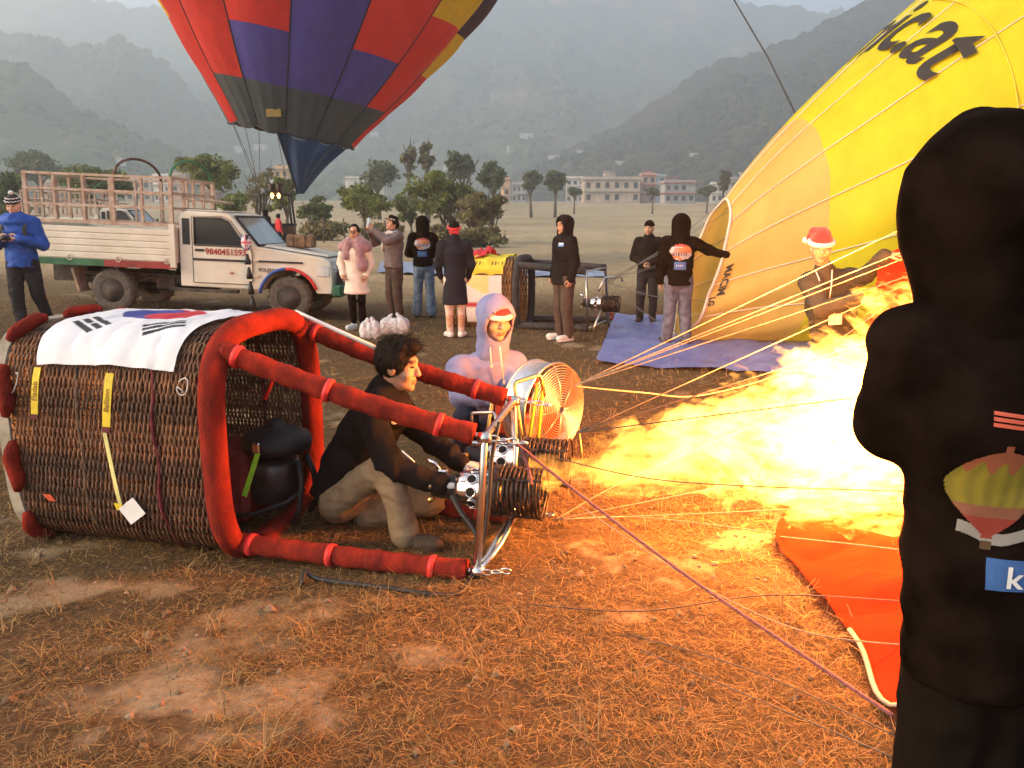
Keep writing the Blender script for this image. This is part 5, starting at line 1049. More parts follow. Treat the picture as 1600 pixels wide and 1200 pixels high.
# ---- twin burners
def burner(c, label, coilturns=10):
    c = Vector(c); rt = empty('burner', c, BA, label, 'burner', 'twin burners of the near basket')          # local x = firing direction
    X = (1, 0, 0)
    MB().lathe([(.03, -.16), (.055, -.15), (.062, -.10), (.062, -.03), (.045, 0)], 16, (0, 0, 0), X).build('valve_block', RUB, rt)
    sh_ = MB().lathe([(.072, -.02), (.088, 0), (.092, .02), (.096, .12), (.104, .15), (.112, .155)], 28, (0, 0, 0), X, cap=False).build('perforated_can', CHROME, rt)
    for k in range(9):
        an = 2 * PI * k / 9 + .2; n_ = Vector((0, math.cos(an), math.sin(an))); p = Vector((.07, 0, 0)) + n_ * .0945
        mb = MB(); mb.lathe([(.024, 0), (.022, .003)], 14, p - n_ * .001, n_); mb.build('vent_hole_shade', DARK, sh_); mb = MB(); mb.torus(p + n_ * .002, n_, .0255, .0045, 16, 6); mb.build('vent_ring', CHROME, sh_)  # solid dark discs paint the shade inside the vent openings
    mb = MB(); mb.lathe([(.128, .17), (.131, .175), (.131, .20), (.128, .205)], 32, (0, 0, 0), X, cap=False); mb.build('can_ring', COIL, rt)
    T_ = coilturns * 26; mb = MB(); mb.tube([(.185 + .225 * i / T_, (.122 + .003 * math.sin(i)) * math.cos(2 * PI * i / 26), .122 * math.sin(2 * PI * i / 26)) for i in range(T_ + 1)], .0088, 7); mb.build('vapour_coil', COIL, rt)
    T_ = 7 * 20; mb = MB(); mb.tube([(.22 + .20 * i / T_, .088 * math.cos(2 * PI * i / 20), .088 * math.sin(2 * PI * i / 20)) for i in range(T_ + 1)], .0075, 6); mb.build('inner_coil', COIL, rt)
    for k in range(4): 
        an = PI / 4 + k * PI / 2; mb = MB(); mb.box((.305, .134 * math.cos(an), .134 * math.sin(an)), (.24, .012, .003), Matrix.Rotation(an + PI / 2, 3, 'X')); mb.build('coil_stay', COIL, rt)
    mb = MB(); mb.torus((.42, 0, 0), X, .130, .006, 36, 6); mb.build('mouth_ring', COIL, rt)
    mb = MB(); mb.lathe([(.05, .15), (.055, .19), (.03, .21)], 16, (0, 0, 0), X); mb.torus((.2, 0, 0), X, .05, .008, 18, 6); mb.build('jet_ring', BRASS_FLAMEGOLD, rt)
    mb = MB(); mb.lathe([(.018, 0), (.018, .035), (.01, .05)], 10, (-.13, -.05, .02), (-.3, -1, .2)); mb.lathe([(.014, 0), (.014, .045)], 10, (-.14, -.03, -.04), (-.4, -.8, -.6)); mb.build('valve_knob', BRASS_FLAMEGOLD, rt)
    mb = MB(); mb.box((-.10, 0, .075), (.05, .035, .03), None, .006); mb.tube([(-.10, 0, .06), (-.14, 0, .12), (-.19, 0, .14)], .009, 8); mb.build('blast_lever', CHROME, rt)
    return rt
b1 = burner(at(722, 762, 3.70), 'near chrome burner with dark coil in the gloved hand'); b2 = burner(at(770, 716, 4.02), 'rear burner half hidden behind the steel frame')
hs = MB(); bc = Vector(b1.location)
def hose(pts, r_, label):
    P = []
    for i in range(len(pts) - 1):
        for t in np.linspace(0, 1, 7)[:-1]:
            p0, p1, p2, p3 = (Vector(pts[max(0, min(len(pts) - 1, i + k))]) for k in (-1, 0, 1, 2)); P.append(.5 * ((2 * p1) + (-p0 + p2) * t + (2 * p0 - 5 * p1 + 4 * p2 - p3) * t * t + (-p0 + 3 * p1 - 3 * p2 + p3) * t ** 3))
    P.append(Vector(pts[-1])); o = MB().tube(P, r_, 8).build('fuel_hose', RUB, None); return tag(o, label, 'hose')
hose([at(706, 775, 3.62), at(720, 800, 3.55), at(745, 838, 3.48), at(742, 880, 3.40), gnd(730, 915, .02), gnd(700, 930, .02), gnd(600, 918, .02), gnd(500, 905, .02), gnd(478, 893, .05), gnd(472, 912, .015)], .013, 'black hose running from the burner along the grass')
hose([at(780, 660, 3.6), at(768, 720, 3.5), at(762, 800, 3.43), at(752, 860, 3.38), gnd(735, 905, .03)], .011, 'black hose hanging down the steel frame')
# ---- drum with black cap and hose inside the basket
dl = at(426, 700, 3.98); dr = empty('fuel_cylinder', (dl.x, dl.y, bloc.z + .03), BA, 'dark fuel cylinder with padded black cap inside the basket', 'cylinder')
MB().lathe([(.12, .0), (.14, .02), (.14, .20), (.125, .23)], 28, (0, 0, .12)).build('drum', mat('dark painted steel', (.05, .045, .045), .35, .2, 10, .1, 30, metal=.5), dr)
MB().lathe([(.10, .0), (.175, .02), (.185, .06), (.17, .10), (.10, .135), (.04, .145), (.035, .18), (.02, .185)], 32, (.03, 0, .38)).build('padded_cap', mat('black padded vinyl', (.012, .011, .011), .6, .2, 12, .4, 50), dr)
for q in (-1, 1): mb = MB(); mb.tube([(.15, .10 * q, .02), (.19, .10 * q, .1), (.20, .07 * q, .25), (.17, .05 * q, .36)], .016, 8); mb.build('carry_handle', RUB, dr)
mb = MB(); mb.box((-.02, -.19, .31), (.026, .006, .26), Matrix.Rotation(R(22), 3, 'Y')); mb.build('green_strap', mat('lime webbing', (.30, .68, .04), .6, .05, bump=0), dr)
mb = MB(); mb.box((.02, -.19, .455), (.04, .02, .055), None, .006); mb.build('buckle', CHROME, dr)
mb = MB(); mb.box((-.22, -.02, .22), (.30, .30, .40), None, .03); mb.build('red_pouch', mat('dark red vinyl', (.16, .015, .015), .6, .2, 8, .3, 40), dr)
mb = MB(); mb.tube([(-.3, -.2, .05), (0, -.2, .10), (.15, -.15, .16), (.2, -.05, .2)], .013, 8); mb.build('gas_hose', RUB, dr)
# ---- white pole along the far upper pole
mb = MB(); mb.tube([at(462, 487, 4.30), at(590, 545, 4.08)], [.012, .014], 8); tag(mb.build('white_pole', mat('white painted cane', (.72, .68, .62), .5, .05, bump=0)), 'thin white pole lying along the upper red pole', 'pole')
# ---- flag draped over the basket
def flag_color(X, Y):
    """national flag print; X hoist to fly 0..3, Y up 0..2"""
    x = X - 1.5; y = Y - 1.0; th = -math.atan2(2, 3); c = np.full((len(X), 3), (.74, .73, .76)); r_ = .5; p = x * math.cos(th) + y * math.sin(th); q = -x * math.sin(th) + y * math.cos(th)
    ins = x * x + y * y < r_ * r_; red = q > 0; red = np.where((p + r_ / 2) ** 2 + q * q < r_ * r_ / 4, True, red); red = np.where((p - r_ / 2) ** 2 + q * q < r_ * r_ / 4, False, red)
    c[ins & red] = (.58, .03, .05); c[ins & ~red] = (.045, .06, .28)
    tri = {(-1, 1): (1, 1, 1), (1, 1): (0, 1, 0), (-1, -1): (1, 0, 1), (1, -1): (0, 0, 0)}
    for (sx, sy), bars in tri.items():
        d = np.array([sx * 3, sy * 2]) / math.hypot(3, 2); t = x * d[0] + y * d[1]; n = -x * d[1] + y * d[0]
        for k, solid in enumerate(bars):
            t0 = .75 + k * .125; m_ = (t > t0) & (t < t0 + 1 / 12) & (np.abs(n) < .25)
            if not solid: m_ &= np.abs(n) > 1 / 48
            c[m_] = (.02, .02, .022)
    return c
nu, nv_ = 150, 210; Pf, PLf = superell(2000, AA + .026, BB + .026)
# arc start: near wall (y negative) at z ~ .89 , travelling over the top to the far side
ang = np.arctan2(Pf[:, 1], Pf[:, 0]); i0 = np.argmin(np.hypot(Pf[:, 0] + (AA + .024), Pf[:, 1] - (.945 - BB))); LF = 1.16; idx = (i0 - (np.linspace(0, LF, nv_ + 1) / PLf * 2000)).astype(int) % 2000
SS = np.linspace(.10, 1.06, nu + 1); Vf = np.zeros((nv_ + 1, nu + 1, 3)); cen = np.array([0, 0, BB])
for k in range(nv_ + 1):
    t = k / nv_; sh = .14 * (1 - t) * (1 - (SS - .10) / .96) + (-.07 * (1 - t)) * ((SS - .10) / .96)
    Vf[k, :, 0] = SS + sh; Vf[k, :, 1] = Pf[idx[k], 0]; Vf[k, :, 2] = Pf[idx[k], 1] + BB
wv = .017 * fbm(np.stack([Vf[..., 0] * 5, Vf[..., 1] * 4, Vf[..., 2] * 3], -1), 3) + .004 * np.sin(Vf[..., 0] * 26 + 5 * vnoise(Vf * 2)); rad = Vf - cen; rad[..., 0] = 0; rad /= np.linalg.norm(rad, axis=-1)[..., None]; Vf = Vf + rad * (np.abs(wv)[..., None] + .004)
hang = np.clip(1 - np.linspace(0, 1, nv_ + 1) * 9, 0, 1); Vf[:, :, 2] -= (hang[:, None] * .035 * np.sin(np.linspace(0, PI, nu + 1))[None] * -.4)
idf = np.arange((nv_ + 1) * (nu + 1)).reshape(nv_ + 1, nu + 1); Qf = np.stack([idf[:-1, :-1].ravel(), idf[:-1, 1:].ravel(), idf[1:, 1:].ravel(), idf[1:, :-1].ravel()], 1)
Xf = np.repeat(np.linspace(0, 3, nv_ + 1)[:, None], nu + 1, 1); Yf = np.repeat(np.linspace(0, 2, nu + 1)[None], nv_ + 1, 0)
FLM = mat('thin polyester flag', (1, 1, 1), .6, .02, 6, .12, 60, attr='tint', trans=.12, bdist=.004)
fo_ = link('draped_flag', mesh_np('draped_flag', Vf.reshape(-1, 3), Qf, True, colors=flag_color(Xf.ravel(), Yf.ravel())), None, FLM); fo_.location = bloc; fo_.rotation_euler = (0, 0, BA)
tag(fo_, 'white flag with red and blue disc and black bars draped over the basket', 'flag')
for kx, (s0, s1) in (('a', ((.12, .90), (.0, .72))), ('b', ((1.02, .90), (1.06, .84)))):
    mb = MB(); P0, P1 = near_pt(*s0), near_pt(*s1); mb.tube([P0 + Vector((.04 * math.sin(t * 6), -.02, .03 * math.sin(t * 9))) + (P1 - P0) * t for t in np.linspace(0, 1, 14)], .003, 5); mb.build('tie_string', WHITEK, fo_)

# ================================================================ INFLATION FAN
FC = Vector((.26, 4.72, .475)); FAX = Vector((.76, -.65, .0)).normalized(); FR = .285
fn = empty('inflation_fan', (FC.x, FC.y, gz1(FC.x, FC.y)), 0, 'wire caged inflation fan with red blades behind the burners', 'fan'); F0 = Vector(fn.location); fc = FC - F0; fz = Vector((0, 0, 1)); fx_ = fz.cross(FAX)
GALV = mat('galvanised sheet', (.46, .50, .54), .4, .15, 6, .08, 30, metal=.75)
MB().lathe([(FR, -.17), (FR + .006, -.165), (FR, -.15), (FR, -.02), (FR + .008, 0)], 44, fc, FAX, cap=False).build('fan_housing', GALV, fn)
for d_ in (0, -.17): MB().torus(fc + FAX * d_, FAX, FR + .004, .009, 48, 8).build('housing_ring', STEEL, fn)
GW = mat('guard wire', (.60, .52, .42), .35, .1, 20, 0, metal=.9)
for k in range(17): MB().torus(fc + FAX * (.035 - .00 * k + .03 * (1 - (k / 16) ** 2)), FAX, .03 + k * .0155, .0034, 40, 5).build('guard_ring', GW, fn)
for k in range(8):
    a = 2 * PI * k / 8; n_ = fx_ * math.cos(a) + fz * math.sin(a); MB().tube([fc + FAX * .066 + n_ * .02, fc + FAX * .05 + n_ * .16, fc + n_ * FR], .005, 5).build('guard_spoke', GW, fn)
BLD = mat('red fan blade', (.55, .05, .02), .45, .1, 8, .1, 30)
for k in range(4):
    a = 2 * PI * k / 4 + .5; n_ = fx_ * math.cos(a) + fz * math.sin(a); t_ = FAX.cross(n_); V = []
    for rr, tw, wd in ((.04, .9, .035), (.14, .65, .06), (.25, .45, .075)):
        c = fc - FAX * .06 + n_ * rr; w_ = t_ * math.cos(tw) + FAX * math.sin(tw); nn = w_.cross(n_) * .004; V += [c - w_ * wd + nn, c + w_ * wd + nn, c + w_ * wd - nn, c - w_ * wd - nn]
    F = [(3, 2, 1, 0), (8, 9, 10, 11)] + [(i * 4 + q, i * 4 + (q + 1) % 4, i * 4 + 4 + (q + 1) % 4, i * 4 + 4 + q) for i in range(2) for q in range(4)]; MB().add(V, F).build('fan_blade', BLD, fn)
MB().lathe([(.02, -.1), (.045, -.09), (.045, -.03), (.02, -.01)], 16, fc, FAX).build('fan_hub', DARK, fn)
MB().box(fc - FAX * .30 + Vector((0, 0, -.09)), (.22, .22, .24), Matrix.Rotation(R(-40), 3, 'Z'), .02).build('engine', BLD, fn)
MB().lathe([(.09, 0), (.10, .02), (.10, .07), (.06, .09)], 18, fc - FAX * .30 + Vector((0, 0, .03))).build('engine_cover', RUB, fn)
for sg in (-1, 1):
    MB().tube([fc + fx_ * sg * .26 + FAX * .0 + Vector((0, 0, -.12)), fc + fx_ * sg * .25 + FAX * .08 - Vector((0, 0, fc.z - .02)), fc + fx_ * sg * .23 - FAX * .42 - Vector((0, 0, fc.z - .02)), fc + fx_ * sg * .22 - FAX * .30 + Vector((0, 0, .12))], .012, 8).build('fan_stand', BRASS_FLAMEGOLD, fn)  # gold of the flame light on the stand is put into its metal colour
    MB().torus(fc + fx_ * sg * .27 - FAX * .36 - Vector((0, 0, fc.z - .09)), fx_, .07, .02, 22, 8).build('wheel', RUB, fn)
for q in (0, 1):
    p0 = at(840 + 9 * q, 598, 4.32) - F0; p1 = at(826 + 14 * q, 690, 4.28) - F0; d = (p1 - p0); mb = MB(); mb.tube([p0, p0 + d * .1, p0 + d * .5, p1], [.008, .026, .028, .024], 10, squash=.4); o = mb.build('yellow_handle', YEL, fn)
# ================================================================ PICKUP TRUCKS
PAINT = mat('old cream white paint', (.68, .64, .54), .45, .10, 2.2, .06, 20, coat=.1, col2=(.55, .50, .40))
RUST = mat('rusty pink beige cage paint', (.50, .40, .32), .75, .3, 8, .3, 40, col2=(.30, .18, .12))
TYRE = mat('dusty tyre rubber', (.06, .052, .045), .9, .3, 12, .4, 60, col2=(.13, .105, .08)); GREENP = mat('dark green paint', (.03, .12, .055), .6, .2, 6, .1, 30); REDP = mat('dark red paint', (.28, .035, .03), .6, .2, 6, .1, 30); BLUEP = mat('blue paint', (.03, .09, .35), .5, .1, 6, .1, 30); REDP2 = mat('signal red paint', (.55, .04, .03), .5, .1, 6, .1, 30)
GLASSD = mat('dark car glass', (.02, .024, .028), .08, .05, 2, 0, spec=.6); WSC = mat('windscreen glass', (.20, .27, .28), .08, .1, 2, 0, spec=.7); BPL = mat('black plastic trim', (.02, .02, .02), .6, .1, 10, .1, 40); CHAS = mat('dirty chassis steel', (.075, .06, .048), .9, .3, 6, .4, 30); LAMP = mat('headlamp glass', (.62, .62, .60), .15, .1, 10, .1, 40); INT = mat('car interior', (.03, .027, .025), .9, .2, bump=0)
def make_truck(label):
    t = empty('pickup_truck', (0, 0, 0), 0, label, 'truck', 'pickup trucks parked in the field'); Wd = 1.64; hw = Wd / 2
    def side(poly, y0, y1): # poly in (x,z) extruded along y
        M_ = Matrix(((1, 0, 0, 0), (0, 0, 1, y0), (0, 1, 0, 0), (0, 0, 0, 1))); mb = MB(); n = len(poly); V = [Vector((x, y0, z)) for x, z in poly] + [Vector((x, y1, z)) for x, z in poly]
        ar = sum(poly[i][0] * poly[(i + 1) % n][1] - poly[(i + 1) % n][0] * poly[i][1] for i in range(n)); F = [tuple(range(n)), tuple(range(2 * n - 1, n - 1, -1))] + [(i, n + i, n + (i + 1) % n, (i + 1) % n) for i in range(n)]
        if ar < 0: F = [f[::-1] for f in F]
        return mb.add(V, F)
    archF = [(2.95 + .47 * math.cos(a), .35 + .47 * math.sin(a)) for a in np.linspace(R(12), R(168), 12)]
    cab = [(1.16, .48), (1.16, 1.60), (1.20, 1.66), (1.28, 1.70), (1.90, 1.69), (2.02, 1.655), (2.42, 1.17), (3.50, 1.035), (3.62, .99), (3.66, .90), (3.68, .62), (3.66, .45)] + archF + [(2.46, .47)]
    bd = side(cab, -hw, hw).build('cab_body', PAINT, t); bv = bd.modifiers.new('bevel', 'BEVEL'); bv.width = .028; bv.segments = 2; bv.limit_method = 'ANGLE'
    win = [(1.42, 1.16), (1.42, 1.60), (1.86, 1.60), (1.98, 1.55), (2.26, 1.16)]
    for sg in (-1, 1):
        yy = sg * hw; e = sg * .006
        dr = side([(1.38, .55), (1.38, 1.14), (2.33, 1.14), (2.36, 1.0), (2.36, .62), (2.30, .55)], yy, yy + e * 2).build('door', PAINT, t)
        dg_ = MB(); dp = [Vector((x, yy + e * 2.2, z)) for x, z in ((1.38, .55), (1.38, 1.62), (1.88, 1.63), (2.02, 1.57), (2.36, 1.10), (2.36, .62), (2.30, .55))]; dg_.tube(dp + [dp[0]], .0055, 5); dg_.build('door_gap', BPL, t)
        side(win, yy, yy + e).build('window', GLASSD, t)
        fr_ = MB(); q = [Vector((x, yy + e * 1.6, z)) for x, z in win]; fr_.tube(q + [q[0]], .016, 6); fr_.build('window_frame', BPL, t)
        side([(1.22, 1.16), (1.22, 1.58), (1.34, 1.58), (1.34, 1.16)], yy, yy + e).build('rear_quarter_panel', BPL, t)
        MB().box((1.86, yy + sg * .018, .93), (.95, .014, .035)).build('side_moulding', BPL, dr); MB().box((2.80, yy + sg * .012, .94), (.78, .014, .03)).build('side_moulding', BPL, t)
        MB().box((1.50, yy + sg * .02, 1.08), (.15, .022, .04), None, .006).build('door_handle', BPL, dr)
        fl = MB(); aa = np.linspace(R(95), R(172), 10); fl.tube([(2.95 + .485 * math.cos(a), yy + e, .35 + .485 * math.sin(a)) for a in aa], .035, 6, squash=.8); fl.build('arch_flare', BLUEP, t)
        fl = MB(); aa = np.linspace(R(20), R(95), 10); fl.tube([(2.95 + .485 * math.cos(a), yy + e, .35 + .485 * math.sin(a)) for a in aa], .035, 6, squash=.8); fl.build('arch_flare', REDP2, t)
        for (hx, hz) in ((2.42, .95), (2.42, .70)): MB().box((hx, yy + sg * .012, hz), (.09, .02, .03)).build('door_hinge', PAINT, t)
        MB().box((3.62, sg * .62, .80), (.12, .30, .20), None, .02).build('headlight', LAMP, t); MB().box((3.52, sg * (hw + .004), .82), (.20, .012, .17), None, .003).build('side_lamp', LAMP, t)
        mi = MB(); mi.tube([(2.30, yy, 1.2), (2.34, yy + sg * .12, 1.24)], .012, 6); mi.box((2.35, yy + sg * .17, 1.27), (.05, .13, .19), None, .015); mi.build('mirror', BPL, t)
    ws = MB(); ws.add([(2.045, -.70, 1.63), (2.045, .70, 1.63), (2.43, .74, 1.18), (2.43, -.74, 1.18)], [(0, 1, 2, 3)]); ws.v = [(v[0] + .012, v[1], v[2] + .012) for v in ws.v]; ws.build('windscreen', WSC, t)
    fz_ = MB(); q = [Vector(v) for v in ws.v]; fz_.tube(q + [q[0]], .02, 6); fz_.build('windscreen_seal', BPL, t)
    hd = MB(); hd.add([(2.50, -.66, 1.175), (2.50, .66, 1.175), (3.55, .60, 1.045), (3.55, -.60, 1.045), (2.52, -.58, 1.205), (2.52, .58, 1.205), (3.52, .52, 1.07), (3.52, -.52, 1.07)], [(4, 5, 6, 7)[::-1], (0, 4, 7, 3), (1, 2, 6, 5), (0, 1, 5, 4), (3, 7, 6, 2)]); hd.build('bonnet', PAINT, t)
    gr = MB(); 
    for k in range(7): gr = MB(); gr.box((3.685, -.42 + .14 * k, .82), (.03, .03, .19)); gr.build('grille_bar', PAINT if k % 2 else BPL, t)
    MB().box((3.672, 0, .82), (.014, 1.0, .2)).build('grille_back', BPL, t)
    MB().box((3.74, 0, .50), (.16, 1.66, .20), None, .03).build('front_bumper', GREENP, t); MB().box((3.80, 0, .50), (.03, .44, .11)).build('number_plate', REDP2, t)
    MB().box((3.74, -.60, .66), (.10, .05, .30), None, .01).build('bumper_guard', BPL, t)
    ws_ = MB(); ws_.box((1.5, 0, 1.715), (.6, 1.2, .02), None, .008); ws_.build('roof_panel', PAINT, t)
    MB().box((1.62, -.35, 1.30), (.12, .42, .5), None, .05).build('seat', INT, t)
    # wheels
    wm = MB().lathe([(.20, -.09), (.30, -.105), (.335, -.095), (.352, -.06), (.355, 0), (.352, .06), (.335, .095), (.30, .105), (.20, .09)], 34, (0, 0, 0), (0, 1, 0), cap=False).mesh('tyre'); wm.materials.append(TYRE)
    rm = MB().lathe([(.205, -.085), (.19, -.05), (.13, -.055), (.12, -.07), (.07, -.075), (.055, -.10), (.02, -.105)], 22, (0, 0, 0), (0, 1, 0)).mesh('rim'); rm.materials.append(CHAS)
    lg = MB(); lg.box((0, 0, .356), (.05, .19, .016)); lgm = lg.mesh('tread'); lgm.materials.append(TYRE)
    for x in (0, 2.95):
        for sg in (-1, 1):
            w_ = empty('wheel', (x, sg * .72, .355)); w_.parent = t; link('tyre', wm, w_); r_ = link('rim', rm, w_); r_.rotation_euler = (0, 0, 0 if sg < 0 else PI)
            for k in range(20): o = link('tread_block', lgm, w_); o.rotation_euler = (0, 2 * PI * k / 20, 0)
    MB().tube([(0, -.7, .355), (0, .7, .355)], .05, 8).build('rear_axle', CHAS, t)
    for sg in (-1, 1):
        MB().box((1.2, sg * .42, .56), (4.6, .08, .14)).build('chassis_rail', CHAS, t)
        for k in range(3): MB().tube([(-.6, sg * .55, .58), (0, sg * .55, .40 + .02 * k), (.6, sg * .55, .58)], .016, 5).build('leaf_spring', CHAS, t)
        MB().box((-.58, sg * .70, .50), (.04, .30, .40), Matrix.Rotation(R(-14), 3, 'Y')).build('mudguard', mat('ochre mudguard', (.30, .21, .14), .85, .2, 6, .2, 30), t)
        MB().box((1.55, sg * .80, .42), (1.1, .14, .05)).build('side_step', CHAS, t)
    MB().lathe([(.22, -.35), (.24, -.33), (.24, .33), (.22, .35)], 18, (.95, .45, .55), (1, 0, 0)).build('fuel_tank', CHAS, t); MB().box((.75, -.35, .48), (.35, .25, .22), None, .02).build('tool_box', CHAS, t)
    sp = link('spare_wheel', wm, t, None, (-.70, 0, .52)); sp.rotation_euler = (R(90), 0, 0)
    MB().box((-1.0, .2, .60), (.6, .9, .34)).build('rear_valance', CHAS, t)
    # cargo bed with ribbed boards
    x0, x1 = -1.32, 1.10; MB().box(((x0 + x1) / 2, 0, .82), (x1 - x0, Wd + .08, .06)).build('bed_floor', CHAS, t)
    for sg in (-1, 1):
        yy = sg * (hw + .05)
        for k in range(5): MB().box(((x0 + x1) / 2, yy, .915 + k * .105), (x1 - x0, .035, .094), None, .010).build('side_board', PAINT, t)
        MB().box(((x0 + x1) / 2, yy - sg * .006, 1.12), (x1 - x0, .02, .52)).build('board_back', PAINT, t)
        MB().box((x0 + (x1 - x0) * .26, yy + sg * .012, .805), ((x1 - x0) * .52, .03, .105)).build('green_sill', GREENP, t); MB().box((x0 + (x1 - x0) * .76, yy + sg * .012, .805), ((x1 - x0) * .48, .03, .105)).build('red_sill', REDP, t)
        MB().box(((x0 + x1) / 2, yy, 1.455), (x1 - x0 + .02, .06, .05)).build('top_rail', RUST, t); MB().box((x1 - .02, yy + sg * .01, 1.13), (.09, .06, .70)).build('corner_post', PAINT, t)
        for hx in (-.62, .18, .98): MB().torus((hx, yy + sg * .03, .88), (0, 1, 0), .045, .008, 14, 5).build('tie_ring', PAINT, t)
    for xx in (x0, x1): MB().box((xx, 0, 1.14), (.05, Wd + .06, .58)).build('end_board', PAINT, t)
    # cage
    nP = 6; top_ = 2.20
    for sg in (-1, 1):
        yy = sg * (hw + .03)
        for k in range(nP):
            x = x0 + .03 + (x1 - x0 - .06) * k / (nP - 1); th = .042 if k not in (0, 3, nP - 1) else .06; MB().box((x, yy, (1.48 + top_) / 2), (th, .05, top_ - 1.48)).build('cage_post', RUST, t)
        for z in (1.72, 1.96, top_): MB().box(((x0 + x1) / 2, yy + sg * .027, z), (x1 - x0, .022, .038)).build('cage_rail', RUST, t)
    for xx in (x0 + .02, x1 - .02):
        for z in (1.72, 1.96, top_): MB().box((xx, 0, z + .003), (.04, Wd + .05, .045)).build('cage_rail', RUST, t)
        for yy in (-.4, 0, .4): MB().box((xx, yy, 1.83), (.04, .04, .7)).build('cage_post', RUST, t)
    for (hx, m_) in ((.15, mat('brown pipe', (.14, .085, .06), .7, .3, 10, .2, 40)), (1.06, mat('green pipe', (.06, .20, .09), .6, .2, 10, .2, 40))):
        MB().tube([(hx + .0 * a, -hw * math.cos(a), top_ + .32 * math.sin(a)) for a in np.linspace(0, PI, 18)], .022, 7).build('hoop', m_, t)
    MB().tube([(1.14, -.6, 1.9), (1.55, -.6, 1.86), (1.55, .6, 1.86), (1.14, .6, 1.9)], .018, 6).build('front_rack', RUST, t)
    return t
fA, fB = Vector((-6.62, 12.85)), Vector((-3.68, 12.80)); zA, zB = gz1(*fA), gz1(*fB)
tr1 = make_truck('cream pickup truck with rusty cargo cage parked behind the basket')
for m_me in ():pass
tr2 = copy_tree(tr1); tr2['label'] = 'smaller looking white pickup truck seen through the cargo cage'
d2 = fB - fA; tr1.location = (fA.x, fA.y + .72, zA); tr1.rotation_euler = (0, -math.atan2(zB - zA, d2.length), math.atan2(d2.y, d2.x)); tr1.scale = (d2.length / 2.95,) * 3
p = at(118, 345, 27); tr2.location = (p.x, 27, gz1(p.x, 27)); tr2.rotation_euler = (0, R(1), R(4))
def letter(parent, txt, size, x, z, y, m_, bold=.001, rot=0, name='lettering'):
    me = text_mesh(txt, size, 0.0008, bold); o = link(name, me, parent, m_, (x, y, z)); o.rotation_euler = (R(90), rot, 0); return o
REDI = mat('dark red sign paint', (.30, .02, .02), .6, .05, bump=0); BLKI = mat('black badge paint', (.015, .015, .015), .5, 0, bump=0)
for k in (tr1,):
    letter(k, '9840451593', .135, 1.93, 1.06, -.842, REDI, .003); letter(k, 'BOLERO', .075, 2.60, .80, -.832, BLKI, .001); letter(k, 'PIKUP', .04, 2.66, .755, -.832, BLKI, .0005); letter(k, 'dai', .06, 2.02, .73, -.842, REDI, .001)
# flag ball and black tassels hanging from the mirror
tm = tr1.matrix_basis; e = tm @ Vector((2.33, -1.0, 1.24)); hg = empty('mirror_charm', e, 0, 'striped ball with black tassels hanging from the truck mirror', 'ornament'); n = 24; V = []; Fs = []; Cs = []
for i in range(13):
    for k in range(n):
        th, ph = PI * i / 12, 2 * PI * k / n; V.append((.085 * math.sin(th) * math.cos(ph), .06 * math.sin(th) * math.sin(ph), .13 * math.cos(th))); x, z = V[-1][0] / .085, V[-1][2] / .13
        Cs.append((.55, .04, .05) if (abs(x) < .16 or abs(z) < .16) else ((.65, .65, .66) if (abs(x) < .28 or abs(z) < .28 or abs(abs(x) - abs(z)) < .14) else (.04, .07, .32)))
for i in range(12):
    for k in range(n): Fs.append((i * n + k, (i + 1) * n + k, (i + 1) * n + (k + 1) % n, i * n + (k + 1) % n))
link('printed_ball', mesh_np('printed_ball', np.array(V), Fs, True, colors=np.array(Cs)), hg, MATS['screen print ink'])
for k, (z, l) in enumerate(((-.28, .14), (-.50, .16), (-.74, .18), (-.98, .2))):
    MB().tube([(.01 * k, 0, z + l / 2 + .03), (.012 * k, 0, z), (.01 * k, 0, z - l / 2)], [.018, .045, .05], 8).build('tassel', BLKI, hg)
# canvas bag on the bonnet
bgp = tm @ Vector((2.98, -.15, 1.15)); bg_ = empty('canvas_bag', bgp, tr1.rotation_euler.z, 'brown canvas bag resting on the truck bonnet', 'bag'); BAG = mat('brown canvas', (.20, .125, .07), .9, .25, 8, .3, 80)
S = SDF((-.28, -.2, -.03), (.28, .2, .3), .014); S.box((0, 0, .12), (.23, .13, .11), .05); V, Q = S.mesh(); V = wrinkle(V, Q, .008, 12); link('bag_body', mesh_np('bag_body', V, Q), bg_, BAG)
for sx in (-.1, .1): MB().tube([(sx, -.135, .02), (sx, -.14, .2), (sx, -.05, .25), (sx, .05, .25), (sx, .14, .2)], .014, 6, squash=.4).build('bag_strap', mat('dark leather strap', (.06, .035, .025), .7, .1, bump=0), bg_)
# ================================================================ STANDING STRIPED BALLOON
def nylon(name, c, tr=.42): return mat('nylon ' + name, c, .55, .05, 3, .25, 9, trans=tr, bdist=.02, spec=.3, stretch=(1, 1, .35))
NY = dict(red=nylon('red', (.78, .06, .045)), blue=nylon('blue', (.10, .095, .42)), slate=nylon('slate', (.06, .075, .085), .1), yellow=nylon('yellow', (.86, .60, .03)), purple=nylon('purple', (.07, .03, .06)), navy=nylon('navy', (.02, .05, .12), .1))
MC = at(457, 207, 33); AXB = Vector((math.sin(R(11.5)), -.05, math.cos(R(11.5)))).normalized(); bx_ = Vector((0, 1, 0)).cross(AXB).normalized(); by_ = AXB.cross(bx_)
hk = [0, 2.0, 4.2, 6.5, 9, 12, 15, 18, 20.3, 21.8, 22.3]; rk = [2.42, 4.0, 5.48, 6.8, 8.0, 8.9, 8.6, 7.2, 5.2, 2.6, .05]
def rad(h): return float(np.interp(h, np.linspace(0, 22.3, 200), _rs))
